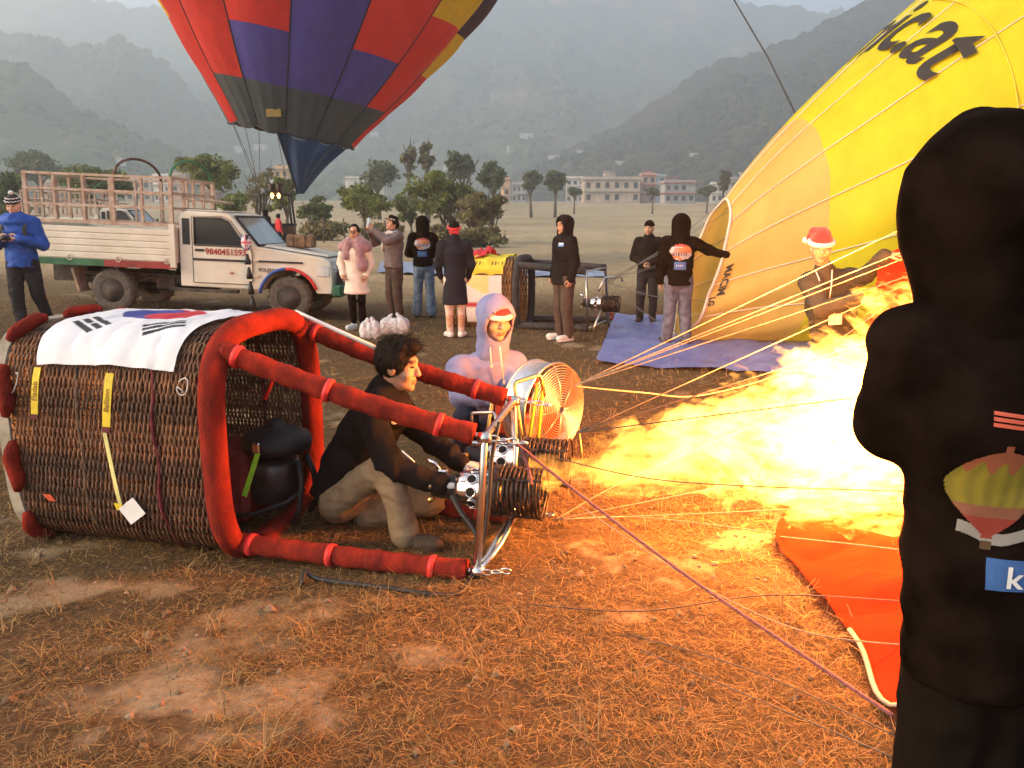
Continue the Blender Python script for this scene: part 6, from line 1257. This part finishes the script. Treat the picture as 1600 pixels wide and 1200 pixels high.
_rs = np.interp(np.linspace(0, 22.3, 200), hk, rk); _k = np.ones(15) / 15; _pad = np.concatenate([2 * _rs[0] - _rs[7:0:-1], _rs, 2 * _rs[-1] - _rs[-2:-9:-1]]); _rs = np.convolve(_pad, _k, 'valid')
env = empty('hot_air_balloon', MC, 0, 'striped red blue yellow balloon standing inflated over the field', 'balloon'); NG = 14; a0 = 10.3
rows = [0, 1.5, 3.2, 5.0, 6.9, 8.9, 11, 13.4, 16, 18.8, 20.8, 22.3]
pal = {-3: 'rrryyyrbbb', -2: 'srrrrryybb', -1: 'sbrrrryyrb', 0: 'sbbrrryyyb', 1: 'sbrrryyrrb', 2: 'srryyyrrbb', 3: 'rrypprrbbb', 4: 'srryyrrbbs', -4: 'sryyprrbbs'}
cn = dict(s='slate', r='red', b='blue', y='yellow', p='purple')
def bpt(th, h, u, v):
    r_ = rad(h); bul = 1 + .055 * math.sin(PI * u) * min(1, .25 + h / 6) + .012 * math.sin(PI * v) * math.sin(PI * u)
    p = bx_ * math.sin(th) * r_ * bul - by_ * math.cos(th) * r_ * bul + AXB * h
    if h < 4: p = p + (bx_ * math.sin(th) - by_ * math.cos(th)) * (.05 * math.sin(u * 19 + h * 1.2 + th * 3) * (1 - h / 4))
    if h < .6: p = p - AXB * (.16 * math.sin(PI * u) * (1 - h / .6))
    return p
for g in range(NG):
    gi = g if g <= 6 else g - NG; pr = pal.get(gi, 'sryyrrbbys' if g % 2 else 'srrbbyyrrb'); th0 = R(a0 + g * 360 / NG); th1 = R(a0 + (g + 1) * 360 / NG)
    for k in range(len(rows) - 1):
        nu_, nv2 = 10, 7; V = [bpt(th0 + (th1 - th0) * i / nu_, rows[k] + (rows[k + 1] - rows[k]) * q / nv2, i / nu_, q / nv2) for q in range(nv2 + 1) for i in range(nu_ + 1)]
        F = [(q * (nu_ + 1) + i, q * (nu_ + 1) + i + 1, (q + 1) * (nu_ + 1) + i + 1, (q + 1) * (nu_ + 1) + i) for q in range(nv2) for i in range(nu_)]
        link('panel', mesh_np('panel', np.array([tuple(v) for v in V]), F, True), env, NY[cn[pr[k % len(pr)]]])
    MB().tube([bpt(th0, h, 0, 0) * 1.0 + (bx_ * math.sin(th0) - by_ * math.cos(th0)) * .01 for h in np.linspace(0, 21.5, 40)], .028, 5).build('load_tape', mat('dark load tape', (.03, .025, .03), .7, 0, bump=0), env)
MB().tube([bpt(R(t), 0, ((t - a0) % (360 / NG)) / (360 / NG), 0) for t in np.linspace(0, 360, 112, endpoint=False)], .05, 6, closed=True).build('mouth_tape', MATS['dark load tape'], env)
pq = bpt(R(2), .55, .68, 0); MB().box(pq + by_ * -.10, (.55, .02, .28)).build('maker_plate', mat('yellow black plate', (.25, .17, .03), .6, .3, 30, 0), env)
# scoop hanging from the mouth to a point
sc = empty('balloon_scoop', MC, 0, 'navy cloth scoop hanging to a point under the striped balloon', 'scoop'); tip = at(470, 303, 32.2) - MC; n1, n2 = 24, 20; V = []
for q in range(n2 + 1):
    t = q / n2
    for i in range(n1 + 1):
        u = i / n1; th = R(4 + u * 76); a = bpt(th, 0, ((math.degrees(th) - a0) % (360 / NG)) / (360 / NG), 0) - AXB * .06; b = Vector(tip) + Vector(((u - .5) * .25, 0, 0)); p = a.lerp(b, t) + Vector((.12 * math.sin(PI * t) * math.sin(u * 5), -.45 * math.sin(PI * t) * math.sin(PI * u) + .10 * math.sin(u * 17 + t * 3) * (1 - t), 0)); V.append(tuple(p))
link('scoop_cloth', mesh_np('scoop_cloth', np.array(V), [(q * (n1 + 1) + i, q * (n1 + 1) + i + 1, (q + 1) * (n1 + 1) + i + 1, (q + 1) * (n1 + 1) + i) for q in range(n2) for i in range(n1)], True), sc, NY['navy'])
MB().tube([Vector(V[q * (n1 + 1)]) for q in range(n2 + 1)], .035, 5).build('scoop_hem', MATS['dark load tape'], sc)
# its basket, burner and crew
bp = at(435, 372, 35.5); fbz = gz1(bp.x, 35.5); fb = empty('upright_basket', (bp.x, 35.5, fbz), R(8), 'upright basket with lit burner under the striped balloon', 'basket')
Pz, _ = superell(40, .78, .62); bz = MB(); nb = 40; VV = [(q[0], q[1], z) for z in (0, .35, .75, 1.12) for q in Pz]; bz.add(VV, [(k * nb + i, k * nb + (i + 1) % nb, (k + 1) * nb + (i + 1) % nb, (k + 1) * nb + i) for k in range(3) for i in range(nb)] + [tuple(range(nb - 1, -1, -1))], True); bz.build('wicker_wall', WICK, fb)
MB().tube([(q[0], q[1], 1.13) for q in Pz], .06, 8, closed=True).build('padded_rim', BPL, fb)
for sx in (-1, 1):
    for sy in (-1, 1): MB().tube([(sx * .70, sy * .54, 1.1), (sx * .60, sy * .42, 2.42)], .05, 8).build('padded_pole', BPL, fb)
MB().tube([(-.62, -.44, 2.44), (.62, -.44, 2.44), (.62, .44, 2.44), (-.62, .44, 2.44), (-.62, -.44, 2.44)], .03, 6).build('frame_tube', CHAS, fb)
for sx in (-.16, .16):
    MB().lathe([(.10, 0), (.14, .05), (.15, .1), (.15, .42), (.13, .44)], 14, (sx, 0, 2.48)).build('burner_can', COIL, fb); mb = MB(); ell_mesh(mb, (sx * .9, -.12, 2.40), (.085, .05, .11)); mb.build('pilot_flame', MATS.get('pilot flame') or emit_mat('pilot flame', (1, .55, .12), 6), fb)
MB().box((0, 0, 2.36), (.5, .3, .1), None, .02).build('burner_block', CHAS, fb)
for i, (sx, lb, m_) in enumerate(((-.22, 'person in black beside the upright basket burner', BLK2), (.36, 'person in red jacket at the upright basket', REDH))):
    q = Vector((bp.x + sx, 35.5 - .95 - .1 * i, 0)); person(lb, (q.x, q.y, gz1(q.x, q.y)), R(160 - 30 * i), 1.75 if i == 0 else 1.6, None, top=dict(mat=m_, hood='up' if i == 0 else None), legs=dict(mat=CHAR), shoe=dict(mat=DSHOE), head={'hair': HAIR}, vox=.02, seed=60 + i, group='people on the field')
for k, th in enumerate((-88, -60, -34, -15.4, 2, 30, 60, 95)):
    a = MC + bpt(R(th), 0, 0, 0); b = fb.matrix_basis @ Vector((.6 * (1 if th > 0 else -1), .42 * (1 if abs(th) > 60 else -1), 2.44)); tag(MB().tube([a, b], .014, 5).build('flying_wire', mat('grey steel wire', (.16, .16, .17), .5, .1, bump=0)), 'thin steel wire between the striped balloon mouth and its basket', 'wire', 'flying wires of the striped balloon')

# ================================================================ YELLOW ENVELOPE half inflated on its side
PH = R(5); yax = Vector((math.cos(PH), math.sin(PH), 0)); yn = Vector((-yax.y, yax.x, 0)); YM = Vector((2.66, 10.9, 0))
def yr(s): return .98 + .50 * s - .012 * s * s if s < 12 else max(.05, (.98 + 6 - 1.728) * math.cos((s - 12) / 11 * PI / 2) ** .7)
def ypt(s, al, lift=0.0, u=.5):
    r_ = yr(s); fl = float(.62 + .38 * sstep(0, 1.8, s)); bul = 1 + .022 * math.sin(PI * u); zc = r_ * .96
    sag = .03 * math.sin(al * 9 + s * 3) * math.exp(-s * .7) * (1 + 1.2 * (math.sin(al) < -.2))
    y = math.cos(al) * (r_ * bul + lift + sag); z = zc + math.sin(al) * (r_ * bul + lift + sag * .5); ss = s + .30 * math.sin(al) * math.exp(-s * 1.1)
    p = YM + yax * ss + yn * y * fl; zz = max(z, .025 + .02 * abs(math.sin(s * 2 + al * 7)) + max(lift, 0)); return Vector((p.x, p.y, zz + gz1(3.5, 10.5)))
YO = nylon('amber', (.76, .50, .13), .40); YY = nylon('lemon', (.74, .66, .02), .42); TAPE = mat('white load tape', (.66, .56, .44), .6, .05, bump=0)
ye = empty('balloon_envelope', YM, 0, 'yellow balloon envelope swelling on its side with white load tapes', 'balloon'); NYG = 14; srow = [0, 1.12, 3.1, 5.5, 8.5, 12, 16, 20, 23]
for g in range(NYG):
    A0 = 2 * PI * (g + .3) / NYG; A1 = 2 * PI * (g + 1.3) / NYG
    for k in range(len(srow) - 1):
        nu_, nv2 = 10, 12 if k < 3 else 6; V = [ypt(srow[k] + (srow[k + 1] - srow[k]) * q / nv2, A0 + (A1 - A0) * i / nu_, 0, i / nu_) - YM for q in range(nv2 + 1) for i in range(nu_ + 1)]
        F = [(q * (nu_ + 1) + i, (q + 1) * (nu_ + 1) + i, (q + 1) * (nu_ + 1) + i + 1, q * (nu_ + 1) + i + 1) for q in range(nv2) for i in range(nu_)]; link('panel', mesh_np('panel', np.array([tuple(v) for v in V]), F, True), ye, YO if k == 0 else YY)
    if math.sin(A0) > -.75:
        mb = MB(); ss = np.concatenate([np.linspace(0, 3, 30), np.linspace(3.2, 22, 40)]); mb.tube([ypt(s, A0, .006, 0) - YM for s in ss], .016, 5, squash=.5); mb.build('load_tape', TAPE, ye)
MB().tube([ypt(0, t, .004, .5) - YM for t in np.linspace(0, 2 * PI, 80, endpoint=False)], .022, 6, closed=True).build('mouth_tape', TAPE, ye)
mb = MB(); mb.tube([ypt(2.75, t, .004) - YM for t in np.linspace(R(100), R(215), 40)], .010, 5); mb.build('seam_tape', mat('golden seam tape', (.72, .46, .03), .6, 0, bump=0), ye)
def ytext(txt, size, s0, al1, mir, m_, shear=.22, bold=.018, up='s', th=.015):
    me = text_mesh(txt, size, 0, bold, 'RIGHT'); bm2 = bmesh.new(); bm2.from_mesh(me); bmesh.ops.subdivide_edges(bm2, edges=bm2.edges, cuts=2); bmesh.ops.triangulate(bm2, faces=bm2.faces)
    for v in bm2.verts:
        x, y = v.co.x, v.co.y
        s = s0 + y + .0; al = al1 + (x + shear * y) / (yr(s0)); v.co = ypt(s, al, th, .5) - YM
    bm2.to_mesh(me); bm2.free(); return link('lettering', me, ye, m_)
BLKN = mat('black envelope lettering', (.022, .02, .018), .7, .1, bump=0)
ytext('nic.at', 1.05, 2.38, R(138), 1, BLKN)
def ytext2(txt, size, s0, al0, m_):      # lettering that runs down the mouth edge
    me = text_mesh(txt, size, 0, .004)
    for v in me.vertices: x, y = v.co.x, v.co.y; v.co = ypt(s0 + y, al0 + x / yr(s0), .02, .5) - YM
    return link('lettering', me, ye, m_)
ytext2('MACIM', .125, .13, R(186), BLKN); ytext2('LG', .09, .05, R(200), BLKN)
# ---- blue groundsheets
def sheet(name, label, poly, m_, n=34, amp=.03, seed=1, lift=.02):
    a, b, c, d = (Vector(q) for q in poly); V = []
    for j_ in range(n + 1):
        for i in range(n + 1):
            u, v = i / n, j_ / n; p = a.lerp(b, u).lerp(d.lerp(c, u), v); e = 1 + .0; w_ = .03 * math.sin(u * 17 + seed) + .02 * math.sin(v * 23); V.append((p.x + w_ * (v in (0, 1)), p.y + w_ * (u in (0, 1)), 0))
    V = np.array(V); V[:, 2] = gz(V[:, 0], V[:, 1]) + lift + amp * np.abs(fbm(np.stack([V[:, 0] * 2.2, V[:, 1] * 2.2, V[:, 0] * 0 + seed], -1), 3)) 
    o = link(name, mesh_np(name, V, [(q * (n + 1) + i, q * (n + 1) + i + 1, (q + 1) * (n + 1) + i + 1, (q + 1) * (n + 1) + i) for q in range(n) for i in range(n)], True), None, m_); return tag(o, label, 'tarpaulin')
TB = mat('blue plastic tarpaulin', (.10, .12, .34), .42, .2, 3, .5, 12, bdist=.02, col2=(.16, .19, .38)); TL = mat('pale blue tarpaulin', (.26, .33, .48), .45, .2, 2, .4, 10, bdist=.02)
sheet('groundsheet', 'purple blue groundsheet under the yellow envelope', (gnd(930, 572), gnd(1330, 590), gnd(1250, 500), gnd(962, 493)), TB, 40, .045, 2)
sheet('groundsheet', 'pale blue groundsheet on the field behind the second basket', (gnd(590, 432), gnd(950, 434), gnd(925, 416), gnd(596, 416)), TL, 30, .08, 4)

# ================================================================ SECOND BASKET, lying behind
B2A = R(-16); b2d = Vector((math.cos(B2A), math.sin(B2A), 0)); b2p = Vector((-b2d.y, b2d.x, 0)); rn = gnd(806, 515); b2loc = rn - b2d * 1.15 + b2p * .48; b2loc.z = gz1(b2loc.x, b2loc.y) - .01
GOLDW = mat('golden rattan', (.30, .16, .06), .65, .3, 14, .5, 90, objrand=.25, col2=(.15, .08, .03)); PADD = mat('dark grey padding', (.035, .034, .036), .8, .25, 8, .3, 40)
k2 = make_basket(b2loc, B2A, 1.15, .48, .54, 36, .026, .0125, GOLDW, WICK2, PADD, .06, 'golden wicker basket with dark rim lying in the background', PADD, per=4)
B2W = Matrix.Translation(b2loc) @ Matrix.Rotation(B2A, 4, 'Z'); I2 = B2W.inverted()
c2 = dict(a=(1.15, -.40, 1.0), b=(1.15, .42, 1.0), c=(1.15, -.40, .07), d=(1.15, .42, .07)); e2 = dict(a=at(916, 424, 11.55), b=at(946, 418, 12.2), c=gnd(918, 514, .06), d=gnd(950, 500, .06))
for q in 'abcd':
    a = Vector(c2[q]); b = I2 @ e2[q]; MB().tube([a.lerp(b, t) for t in np.linspace(0, 1, 8)], .056, 10).build('padded_pole', PADD, k2)
fr2 = empty('burner_frame', gnd(930, 512)); fr2.parent = k2; fr2.matrix_parent_inverse = B2W.inverted(); f2 = Vector(fr2.location)
for pth in ((e2['c'], e2['a'], e2['b'], e2['d']), (at(925, 520, 11.6), at(945, 470, 11.9), at(952, 515, 12)), (at(935, 455, 11.8), at(945, 434, 11.9), at(972, 433, 12.0), at(972, 440, 12)), (e2['c'], e2['d'])): MB().tube([Vector(q) - f2 for q in pth], .02, 7).build('frame_tube', STEEL, fr2)
bb = copy_tree(b1); bb.location = at(925, 474, 11.9); bb.rotation_euler = (0, 0, B2A); bb['label'] = 'chrome burner with dark coil of the background basket'; del bb['group']
for px_, py_ in ((933, 503), (953, 500)):
    w_ = gnd(px_, py_, .0); o = MB().torus((0, 0, .06), (.4, -.9, 0), .05, .022, 16, 8).build('red_pulley', mat('red nylon wheel', (.25, .03, .025), .6, .1, bump=0), None, w_); tag(o, 'left small red wheel beside the background burner' if px_ == 933 else 'right small red wheel beside the background burner', 'wheel')
def near2(s, z):
    zz = min(abs(z - .54) / .54, .999); return Vector((s, -.48 * (1 - zz ** 4.2) ** (1 / 4.2) - .03, z))
def bann(name, s0, s1, z0b, z1b, fn, n=20, parent=k2):
    V = []; C = []
    for q in range(n + 1):
        for i in range(n + 1): u, v = i / n, q / n; V.append(tuple(near2(s0 + (s1 - s0) * u, z0b + (z1b - z0b) * v) + Vector((0, -.008 - .006 * math.sin(u * 9 + v * 5), 0)))); C.append(fn(u, v))
    return link(name, mesh_np(name, np.array(V), [(q * (n + 1) + i, q * (n + 1) + i + 1, (q + 1) * (n + 1) + i + 1, (q + 1) * (n + 1) + i) for q in range(n) for i in range(n)], True, colors=np.array(C)), parent, MATS['screen print ink'])
bann('banner', .35, .93, .10, .84, lambda u, v: (.42, .03, .03) if (abs(v - .38) < .06 and u < .62) or (abs(v - .44) < .05 and .5 < u < .62) else ((.12, .13, .25) if (abs(v - .40) < .09 and .72 < u < .88) else ((.66, .56, .22) if (v > .6 and u < .65 and v + u * .4 > .8) else (.64, .60, .57))))
def topcloth(name, label, s0, s1, y0, y1, m_, amp, seed):
    n = 20; V = []
    for q in range(n + 1):
        for i in range(n + 1):
            u, v = i / n, q / n; y = y0 + (y1 - y0) * v; zz = min(abs(y) / .48, .999); z = .54 + .54 * (1 - zz ** 4.2) ** (1 / 4.2) + .03; z = z if abs(y) < .47 else 1.08 - .1 - (abs(y) - .47) * 1.0; x = s0 + (s1 - s0) * u; V.append((x, max(min(y, .5), -.51), z + amp * abs(float(fbm(np.array([x * 5, y * 5, seed]), 2)))))
    o = link(name, mesh_np(name, np.array(V), [(q * (n + 1) + i, q * (n + 1) + i + 1, (q + 1) * (n + 1) + i + 1, (q + 1) * (n + 1) + i) for q in range(n) for i in range(n)], True), None, m_); o.location = b2loc; o.rotation_euler = (0, 0, B2A); return tag(o, label, 'cloth')
topcloth('draped_cloth', 'crumpled yellow cloth over the background basket', .42, .95, -.62, .3, mat('yellow cloth', (.68, .56, .04), .7, .1, 8, .2, 40, trans=.1), .06, 3)
topcloth('draped_cloth', 'crumpled red cloth at the back of the yellow cloth', .05, .62, -.35, .42, mat('red cloth', (.55, .03, .04), .7, .1, 8, .2, 40, trans=.1), .15, 5)
# ---- shopping bags on the ground
PLB = mat('thin white plastic', (.62, .64, .66), .35, .1, 14, .4, 40, trans=.25)
for i, (px_, py_, w_, h_) in enumerate(((579, 528, .26, .24), (617, 522, .40, .25))):
    q = gnd(px_, py_); S = SDF((-.3, -.2, -.02), (.3, .2, .45), .012)
    for k in range(6): S.ell(((k % 3 - 1) * w_ * .30, (k // 3 - .5) * .11, h_ * .45), (w_ * .22, .08, h_ * .5), .03)
    S.cone((-w_ * .3, 0, h_ * .7), (-w_ * .1, 0, h_ * 1.15), .05, .015, .04); S.cone((w_ * .3, 0, h_ * .7), (w_ * .1, 0, h_ * 1.2), .05, .015, .04); S.cut((0, 0, 0), (0, 0, -1)); V, Q = S.mesh(); V = wrinkle(V, Q, .012, 22, i); o = link('plastic_bag', mesh_np('plastic_bag', V, Q), None, PLB, (q.x, q.y, gz1(q.x, q.y))); tag(o, ['narrow white plastic bag of bottles left on the ground', 'wide white plastic bag of bottles right on the ground'][i], 'plastic bag')
# ---- tether line climbing behind the yellow envelope
tag(MB().tube([at(1256, 205, 15.5), at(1200, 90, 19), at(1147, 0, 23), at(1090, -110, 28)], .022, 6).build('tether_rope', mat('dark rope', (.05, .05, .055), .8, .1, bump=0)), 'dark tether line climbing behind the yellow envelope', 'rope')
for k, t in enumerate((20, 45, 70, 95, 120, 150, 200, 240, 300, 335)):
    a = ypt(0, R(t)); b = at(948, 436 + 3 * (k % 4), 11.9); m_ = a.lerp(b, .5) - Vector((0, 0, .06)); tag(MB().tube([a, m_, b], .0032, 4).build('flying_wire', MATS['grey steel wire']), 'thin wire between the yellow mouth and its burner', 'wire', 'flying wires of the yellow envelope')

# ================================================================ RED ENVELOPE MOUTH, FLAME AND ROPES
REDN = mat('nylon scarlet', (.56, .030, .008), .95, .12, 3, .25, 9, trans=.25, bdist=.02, spec=.03)
rim = [(1.9, 2.5, .62), (1.62, 2.30, .22), tuple(gnd(1394, 1112, .03)), tuple(gnd(1335, 1000, .03)), tuple(gnd(1290, 935, .05)), tuple(gnd(1245, 885, .03)), tuple(gnd(1212, 832, .05)), (1.78, 4.5, .05), (2.15, 5.15, .10), tuple(at(1352, 500, 5.62)), tuple(at(1366, 440, 5.72)), tuple(at(1392, 398, 5.80)), (3.0, 5.0, 1.66), (2.72, 3.95, 1.90), (2.45, 3.2, 1.72), (2.15, 2.75, 1.2)]
def cr(pts, n):
    m_ = len(pts); P = [Vector(p) for p in pts]; out = []
    for i in range(n):
        f = i / n * m_; k = int(f); t = f - k; p0, p1, p2, p3 = (P[(k + q) % m_] for q in (-1, 0, 1, 2)); out.append(.5 * ((2 * p1) + (-p0 + p2) * t + (2 * p0 - 5 * p1 + 4 * p2 - p3) * t * t + (-p0 + 3 * p1 - 3 * p2 + p3) * t ** 3))
    return out
NR = 112; R0 = cr(rim, NR); ctr0 = sum(R0, Vector()) / NR; secs = [(0, None)]; RC = Vector((1.6, 4.2, 0)); re_ = empty('red_envelope', RC, 0, 'glowing red balloon mouth with white hem being filled by the flame', 'balloon'); V = []; NS = 34
def ang_(p, c): return math.atan2(p.z - c.z, p.y - c.y)
angs = [ang_(p, ctr0) for p in R0]
def ring(s):
    cx = 2.4 + s; cyy = 4.15 + .10 * s; hz_ = .95 * (1 - .5 * float(sstep(2, 8, s))) - .35 * float(sstep(5, 9, s)); hy = 1.75 + .12 * s - .6 * float(sstep(6, 9, s)); c = Vector((cx, cyy, hz_)); return [c + Vector((.18 * math.sin(a * 5 + s), math.cos(a) * hy, max(math.sin(a) * hz_, -hz_ + .03 + .02 * abs(math.sin(a * 13 + s * 3))))) for a in angs]
for k in range(NS):
    s = 8.6 * (k / (NS - 1)) ** 1.6; b = ring(s); w_ = float(sstep(0, 1.9, s))
    for i in range(NR):
        lin = R0[i] + Vector((s, .10 * s, 0)); p = lin.lerp(b[i], w_); nz = .05 * vnoise(np.array([p.x * 3, p.y * 3, p.z * 3])) + .035 * math.sin(angs[i] * 21 + s * 1.5) * math.exp(-s * .4); d = (Vector((0, p.y - ctr0.y, p.z - ctr0.z))).normalized(); p = p + d * float(nz); p.z = max(p.z, .035 + (.10 * abs(math.sin(i * .33 + s * 2.6 + 1.5 * math.sin(s * 3))) + .03 * abs(math.sin(i * .9 - s * 5))) * float(sstep(0, .25, s))); V.append(tuple(p - RC))
F = [(k * NR + i, (k + 1) * NR + i, (k + 1) * NR + (i + 1) % NR, k * NR + (i + 1) % NR) for k in range(NS - 1) for i in range(NR)]
link('mouth_cloth', mesh_np('mouth_cloth', np.array(V), F, True), re_, REDN)
MB().tube([Vector(V[i]) + Vector((0, 0, .006)) for i in range(int(NR * .11), int(NR * .22))], .010, 6, squash=.5).build('white_hem', mat('cream hem tape', (.40, .34, .24), .6, .05, bump=0), re_)
# ---- flame: ragged closed body of glowing gas
S = SDF((.10, 3.05, .02), (2.75, 4.75, 1.65), .0155)
g = np.meshgrid(*[S.lo[i] + S.h * np.arange(S.n[i]) for i in range(3)], indexing='ij'); X, Y, Z = (q.astype(np.float32) for q in g)
cx = np.interp(X, [.1, .5, 1.0, 1.5, 2.0, 2.7], [3.68, 3.70, 3.76, 3.85, 3.92, 4.0]); cz = np.interp(X, [.1, .5, 1.0, 1.5, 2.0, 2.7], [.36, .43, .52, .55, .66, .80]); RR = np.interp(X, [.05, .3, .55, .8, 1.1, 1.5, 1.9, 2.3, 2.6, 2.75], [.06, .08, .105, .155, .255, .335, .44, .47, .36, .1])
dn = np.sqrt((Y - cx) ** 2 / 1.1 + (Z - cz) ** 2) / RR; P = np.stack([X * 2.3, Y * 3.6, Z * 3.6], -1); wrp = np.stack([vnoise(P * .9 + 5), vnoise(P * .9 + 9), vnoise(P * .9 + 13)], -1) * .55
Pw = P + wrp; n1_ = fbm(Pw * 1.25, 2); n2_ = fbm(Pw * np.array([3.6, 5.6, 5.6], np.float32) + 3, 4, .62); tw = np.interp(X, [.1, .7, 1.2], [1.0, .8, .52])
S.F = ((dn - 1) + tw * n1_ + np.interp(X, [.1, .6, 1.0], [.6, .7, .8]) * n2_ + np.interp(X, [.1, .6, 1.0], [-.22, .02, .2])).astype(np.float32) * .3; S.F[Z < .03] = 1
V, Q = S.mesh(); V = relax(V, Q, 1, .35); FO = Vector((.15, 3.7, .36)); fm = bpy.data.materials.new('burning propane'); fm.use_nodes = True; nt = fm.node_tree; nt.nodes.clear()
em = _n(nt, 'ShaderNodeEmission', Strength=10.0); em.inputs['Color'].default_value = (1, .36, .05, 1); oo = _n(nt, 'ShaderNodeOutputMaterial'); nt.links.new(em.outputs[0], oo.inputs['Volume'])
tcf = _n(nt, 'ShaderNodeTexCoord'); mpf = _n(nt, 'ShaderNodeMapping'); mpf.inputs['Scale'].default_value = (5.0, 10.5, 10.5); nzf = _n(nt, 'ShaderNodeTexNoise', Scale=1.0, Detail=4.0, Roughness=0.62, Distortion=1.4); rpf = _n(nt, 'ShaderNodeMapRange')
for k_, v_ in ((1, .42), (2, .68), (3, 0.5), (4, 16.0)): rpf.inputs[k_].default_value = v_
nt.links.new(tcf.outputs['Object'], mpf.inputs['Vector']); nt.links.new(mpf.outputs[0], nzf.inputs['Vector']); nt.links.new(nzf.outputs['Fac'], rpf.inputs[0]); sxf = _n(nt, 'ShaderNodeSeparateXYZ'); nt.links.new(tcf.outputs['Object'], sxf.inputs[0]); rxf = _n(nt, 'ShaderNodeMapRange')
for k_, v_ in ((1, .25), (2, 1.4), (3, .55), (4, 1.5)): rxf.inputs[k_].default_value = v_
mlf = _n(nt, 'ShaderNodeMath', operation='MULTIPLY'); nt.links.new(sxf.outputs[0], rxf.inputs[0]); nt.links.new(rxf.outputs[0], mlf.inputs[0]); nt.links.new(rpf.outputs[0], mlf.inputs[1]); nt.links.new(mlf.outputs[0], em.inputs['Strength']); fm.cycles.volume_step_rate = 0.10
fl = link('flame', mesh_np('flame', V - np.array(FO), Q), None, fm, FO); tag(fl, 'roaring yellow white burner flame shooting into the red mouth', 'flame')
for i, (x, y, z, e, r_) in enumerate(((.6, 3.70, .50, 4, .06), (1.0, 3.80, .80, 10, .12), (1.45, 3.88, 1.04, 105, .14), (1.85, 3.92, 1.20, 210, .15))):
    ld = bpy.data.lights.new('flame_light', 'POINT'); ld.energy = e; ld.color = (1, .31, .065); ld.shadow_soft_size = r_; lo = bpy.data.objects.new('flame_light', ld); COL.objects.link(lo); lo.parent = fl; lo.location = Vector((x, y, z)) - FO
# ---- ropes
CORD = mat('pale braided cord', (.30, .22, .15), .7, .2, 60, .3, 300); DCORD = mat('dark cable', (.06, .05, .045), .6, .1, bump=0); PURP = mat('maroon braided rope', (.22, .075, .085), .75, .25, 90, .5, 220)
def rope(label, pts, r_=.0032, m_=CORD, grp='ropes between the burner frame and the red mouth', sag=0.0, name='rope'):
    P = [Vector(p) for p in pts]; out = []
    for i in range(len(P) - 1):
        for t in np.linspace(0, 1, 9)[:-1]:
            p0, p1, p2, p3 = (P[max(0, min(len(P) - 1, i + k))] for k in (-1, 0, 1, 2)); q = .5 * ((2 * p1) + (-p0 + p2) * t + (2 * p0 - 5 * p1 + 4 * p2 - p3) * t * t + (-p0 + 3 * p1 - 3 * p2 + p3) * t ** 3); u = (i + t) / (len(P) - 1); q.z -= sag * 4 * u * (1 - u); out.append(q)
    out.append(P[-1]); return tag(MB().tube(out, r_, 6).build(name, m_), label, 'rope', grp)
cTF = at(896, 603, 4.02); cTN = at(900, 676, 3.50); cBF = gnd(868, 812, .10); cBN = gnd(822, 944, .03)
rope('uppermost pale rope from the frame to the mouth top', [cTF, (2.75, 4.0, 1.97)], .0029); rope('second pale rope from the top, beside its twin', [cTF, (2.62, 3.75, 1.80)], .0029); rope('third pale rope from the top, just under its twin', [cTF, (2.60, 3.68, 1.755)], .0029); rope('fourth pale rope from the top of the frame', [cTF, (2.55, 3.6, 1.62)], .0029)
rope('slack pale rope sagging behind the flame', [cTF, at(1000, 613, 4.2), at(1100, 617, 4.5), at(1245, 572, 5.0), at(1385, 478, 5.6)], .004)
rope('upper dark cable passing over the flame', [cTN, (2.6, 4.7, 1.35)], .003, DCORD); rope('middle dark cable passing over the flame', [cTN, (2.5, 4.2, 1.15)], .003, DCORD); rope('lower dark cable passing over the flame', [cTN, (2.3, 3.2, 1.0)], .003, DCORD)
rope('dark cable crossing in front of the flame', [at(870, 716, 3.55), at(1050, 752, 3.35), at(1420, 768, 3.1)], .0028, DCORD)
rope('pale cord from the lower frame up to the flame', [cBF, at(1000, 740, 4.2), at(1240, 640, 4.6)], .003); rope('pale cord from the lower frame to the mouth floor', [cBF, at(1130, 760, 3.9), at(1420, 700, 3.9)], .003)
rope('pale cord lying low to the tip of the red cloth', [cBF, gnd(1000, 808, .06), gnd(1215, 833, .06)], .003); rope('pale cord over the upper edge of the red cloth', [cBF, at(1150, 800, 3.8), at(1420, 785, 3.4)], .003); rope('pale cord across the red cloth', [gnd(1215, 838, .07), at(1330, 850, 3.3), at(1430, 862, 3.0)], .003)
rope('thin cord lying on the grass from the near lower corner', [cBN, gnd(1000, 955, .03), gnd(1200, 930, .05), gnd(1420, 940, .12)], .0028, DCORD); rope('thin cable slanting across the grass to the lower right', [at(905, 790, 3.5), gnd(1080, 905, .1), gnd(1250, 985, .1), at(1440, 1010, 2.6)], .0028, CORD)
rope('thin faint cord near the bottom right', [gnd(1000, 1015, .02), gnd(1200, 1100, .02), gnd(1400, 1185, .03)], .0024, DCORD); rope('thin faint cord above the lowest one', [gnd(980, 990, .02), gnd(1180, 1050, .02), gnd(1400, 1150, .03)], .0024, DCORD)
rope('thick maroon rope running from the burners to the lower right', [at(795, 692, 3.55), at(815, 700, 3.5), at(872, 746, 3.42), at(1060, 890, 3.0), at(1250, 1020, 2.55), gnd(1395, 1118, .06)], .0072, PURP, None)
rope('short frayed rope end hanging in front of the coil', [at(815, 700, 3.5), at(826, 735, 3.46), at(830, 757, 3.45)], .008, PURP, None)
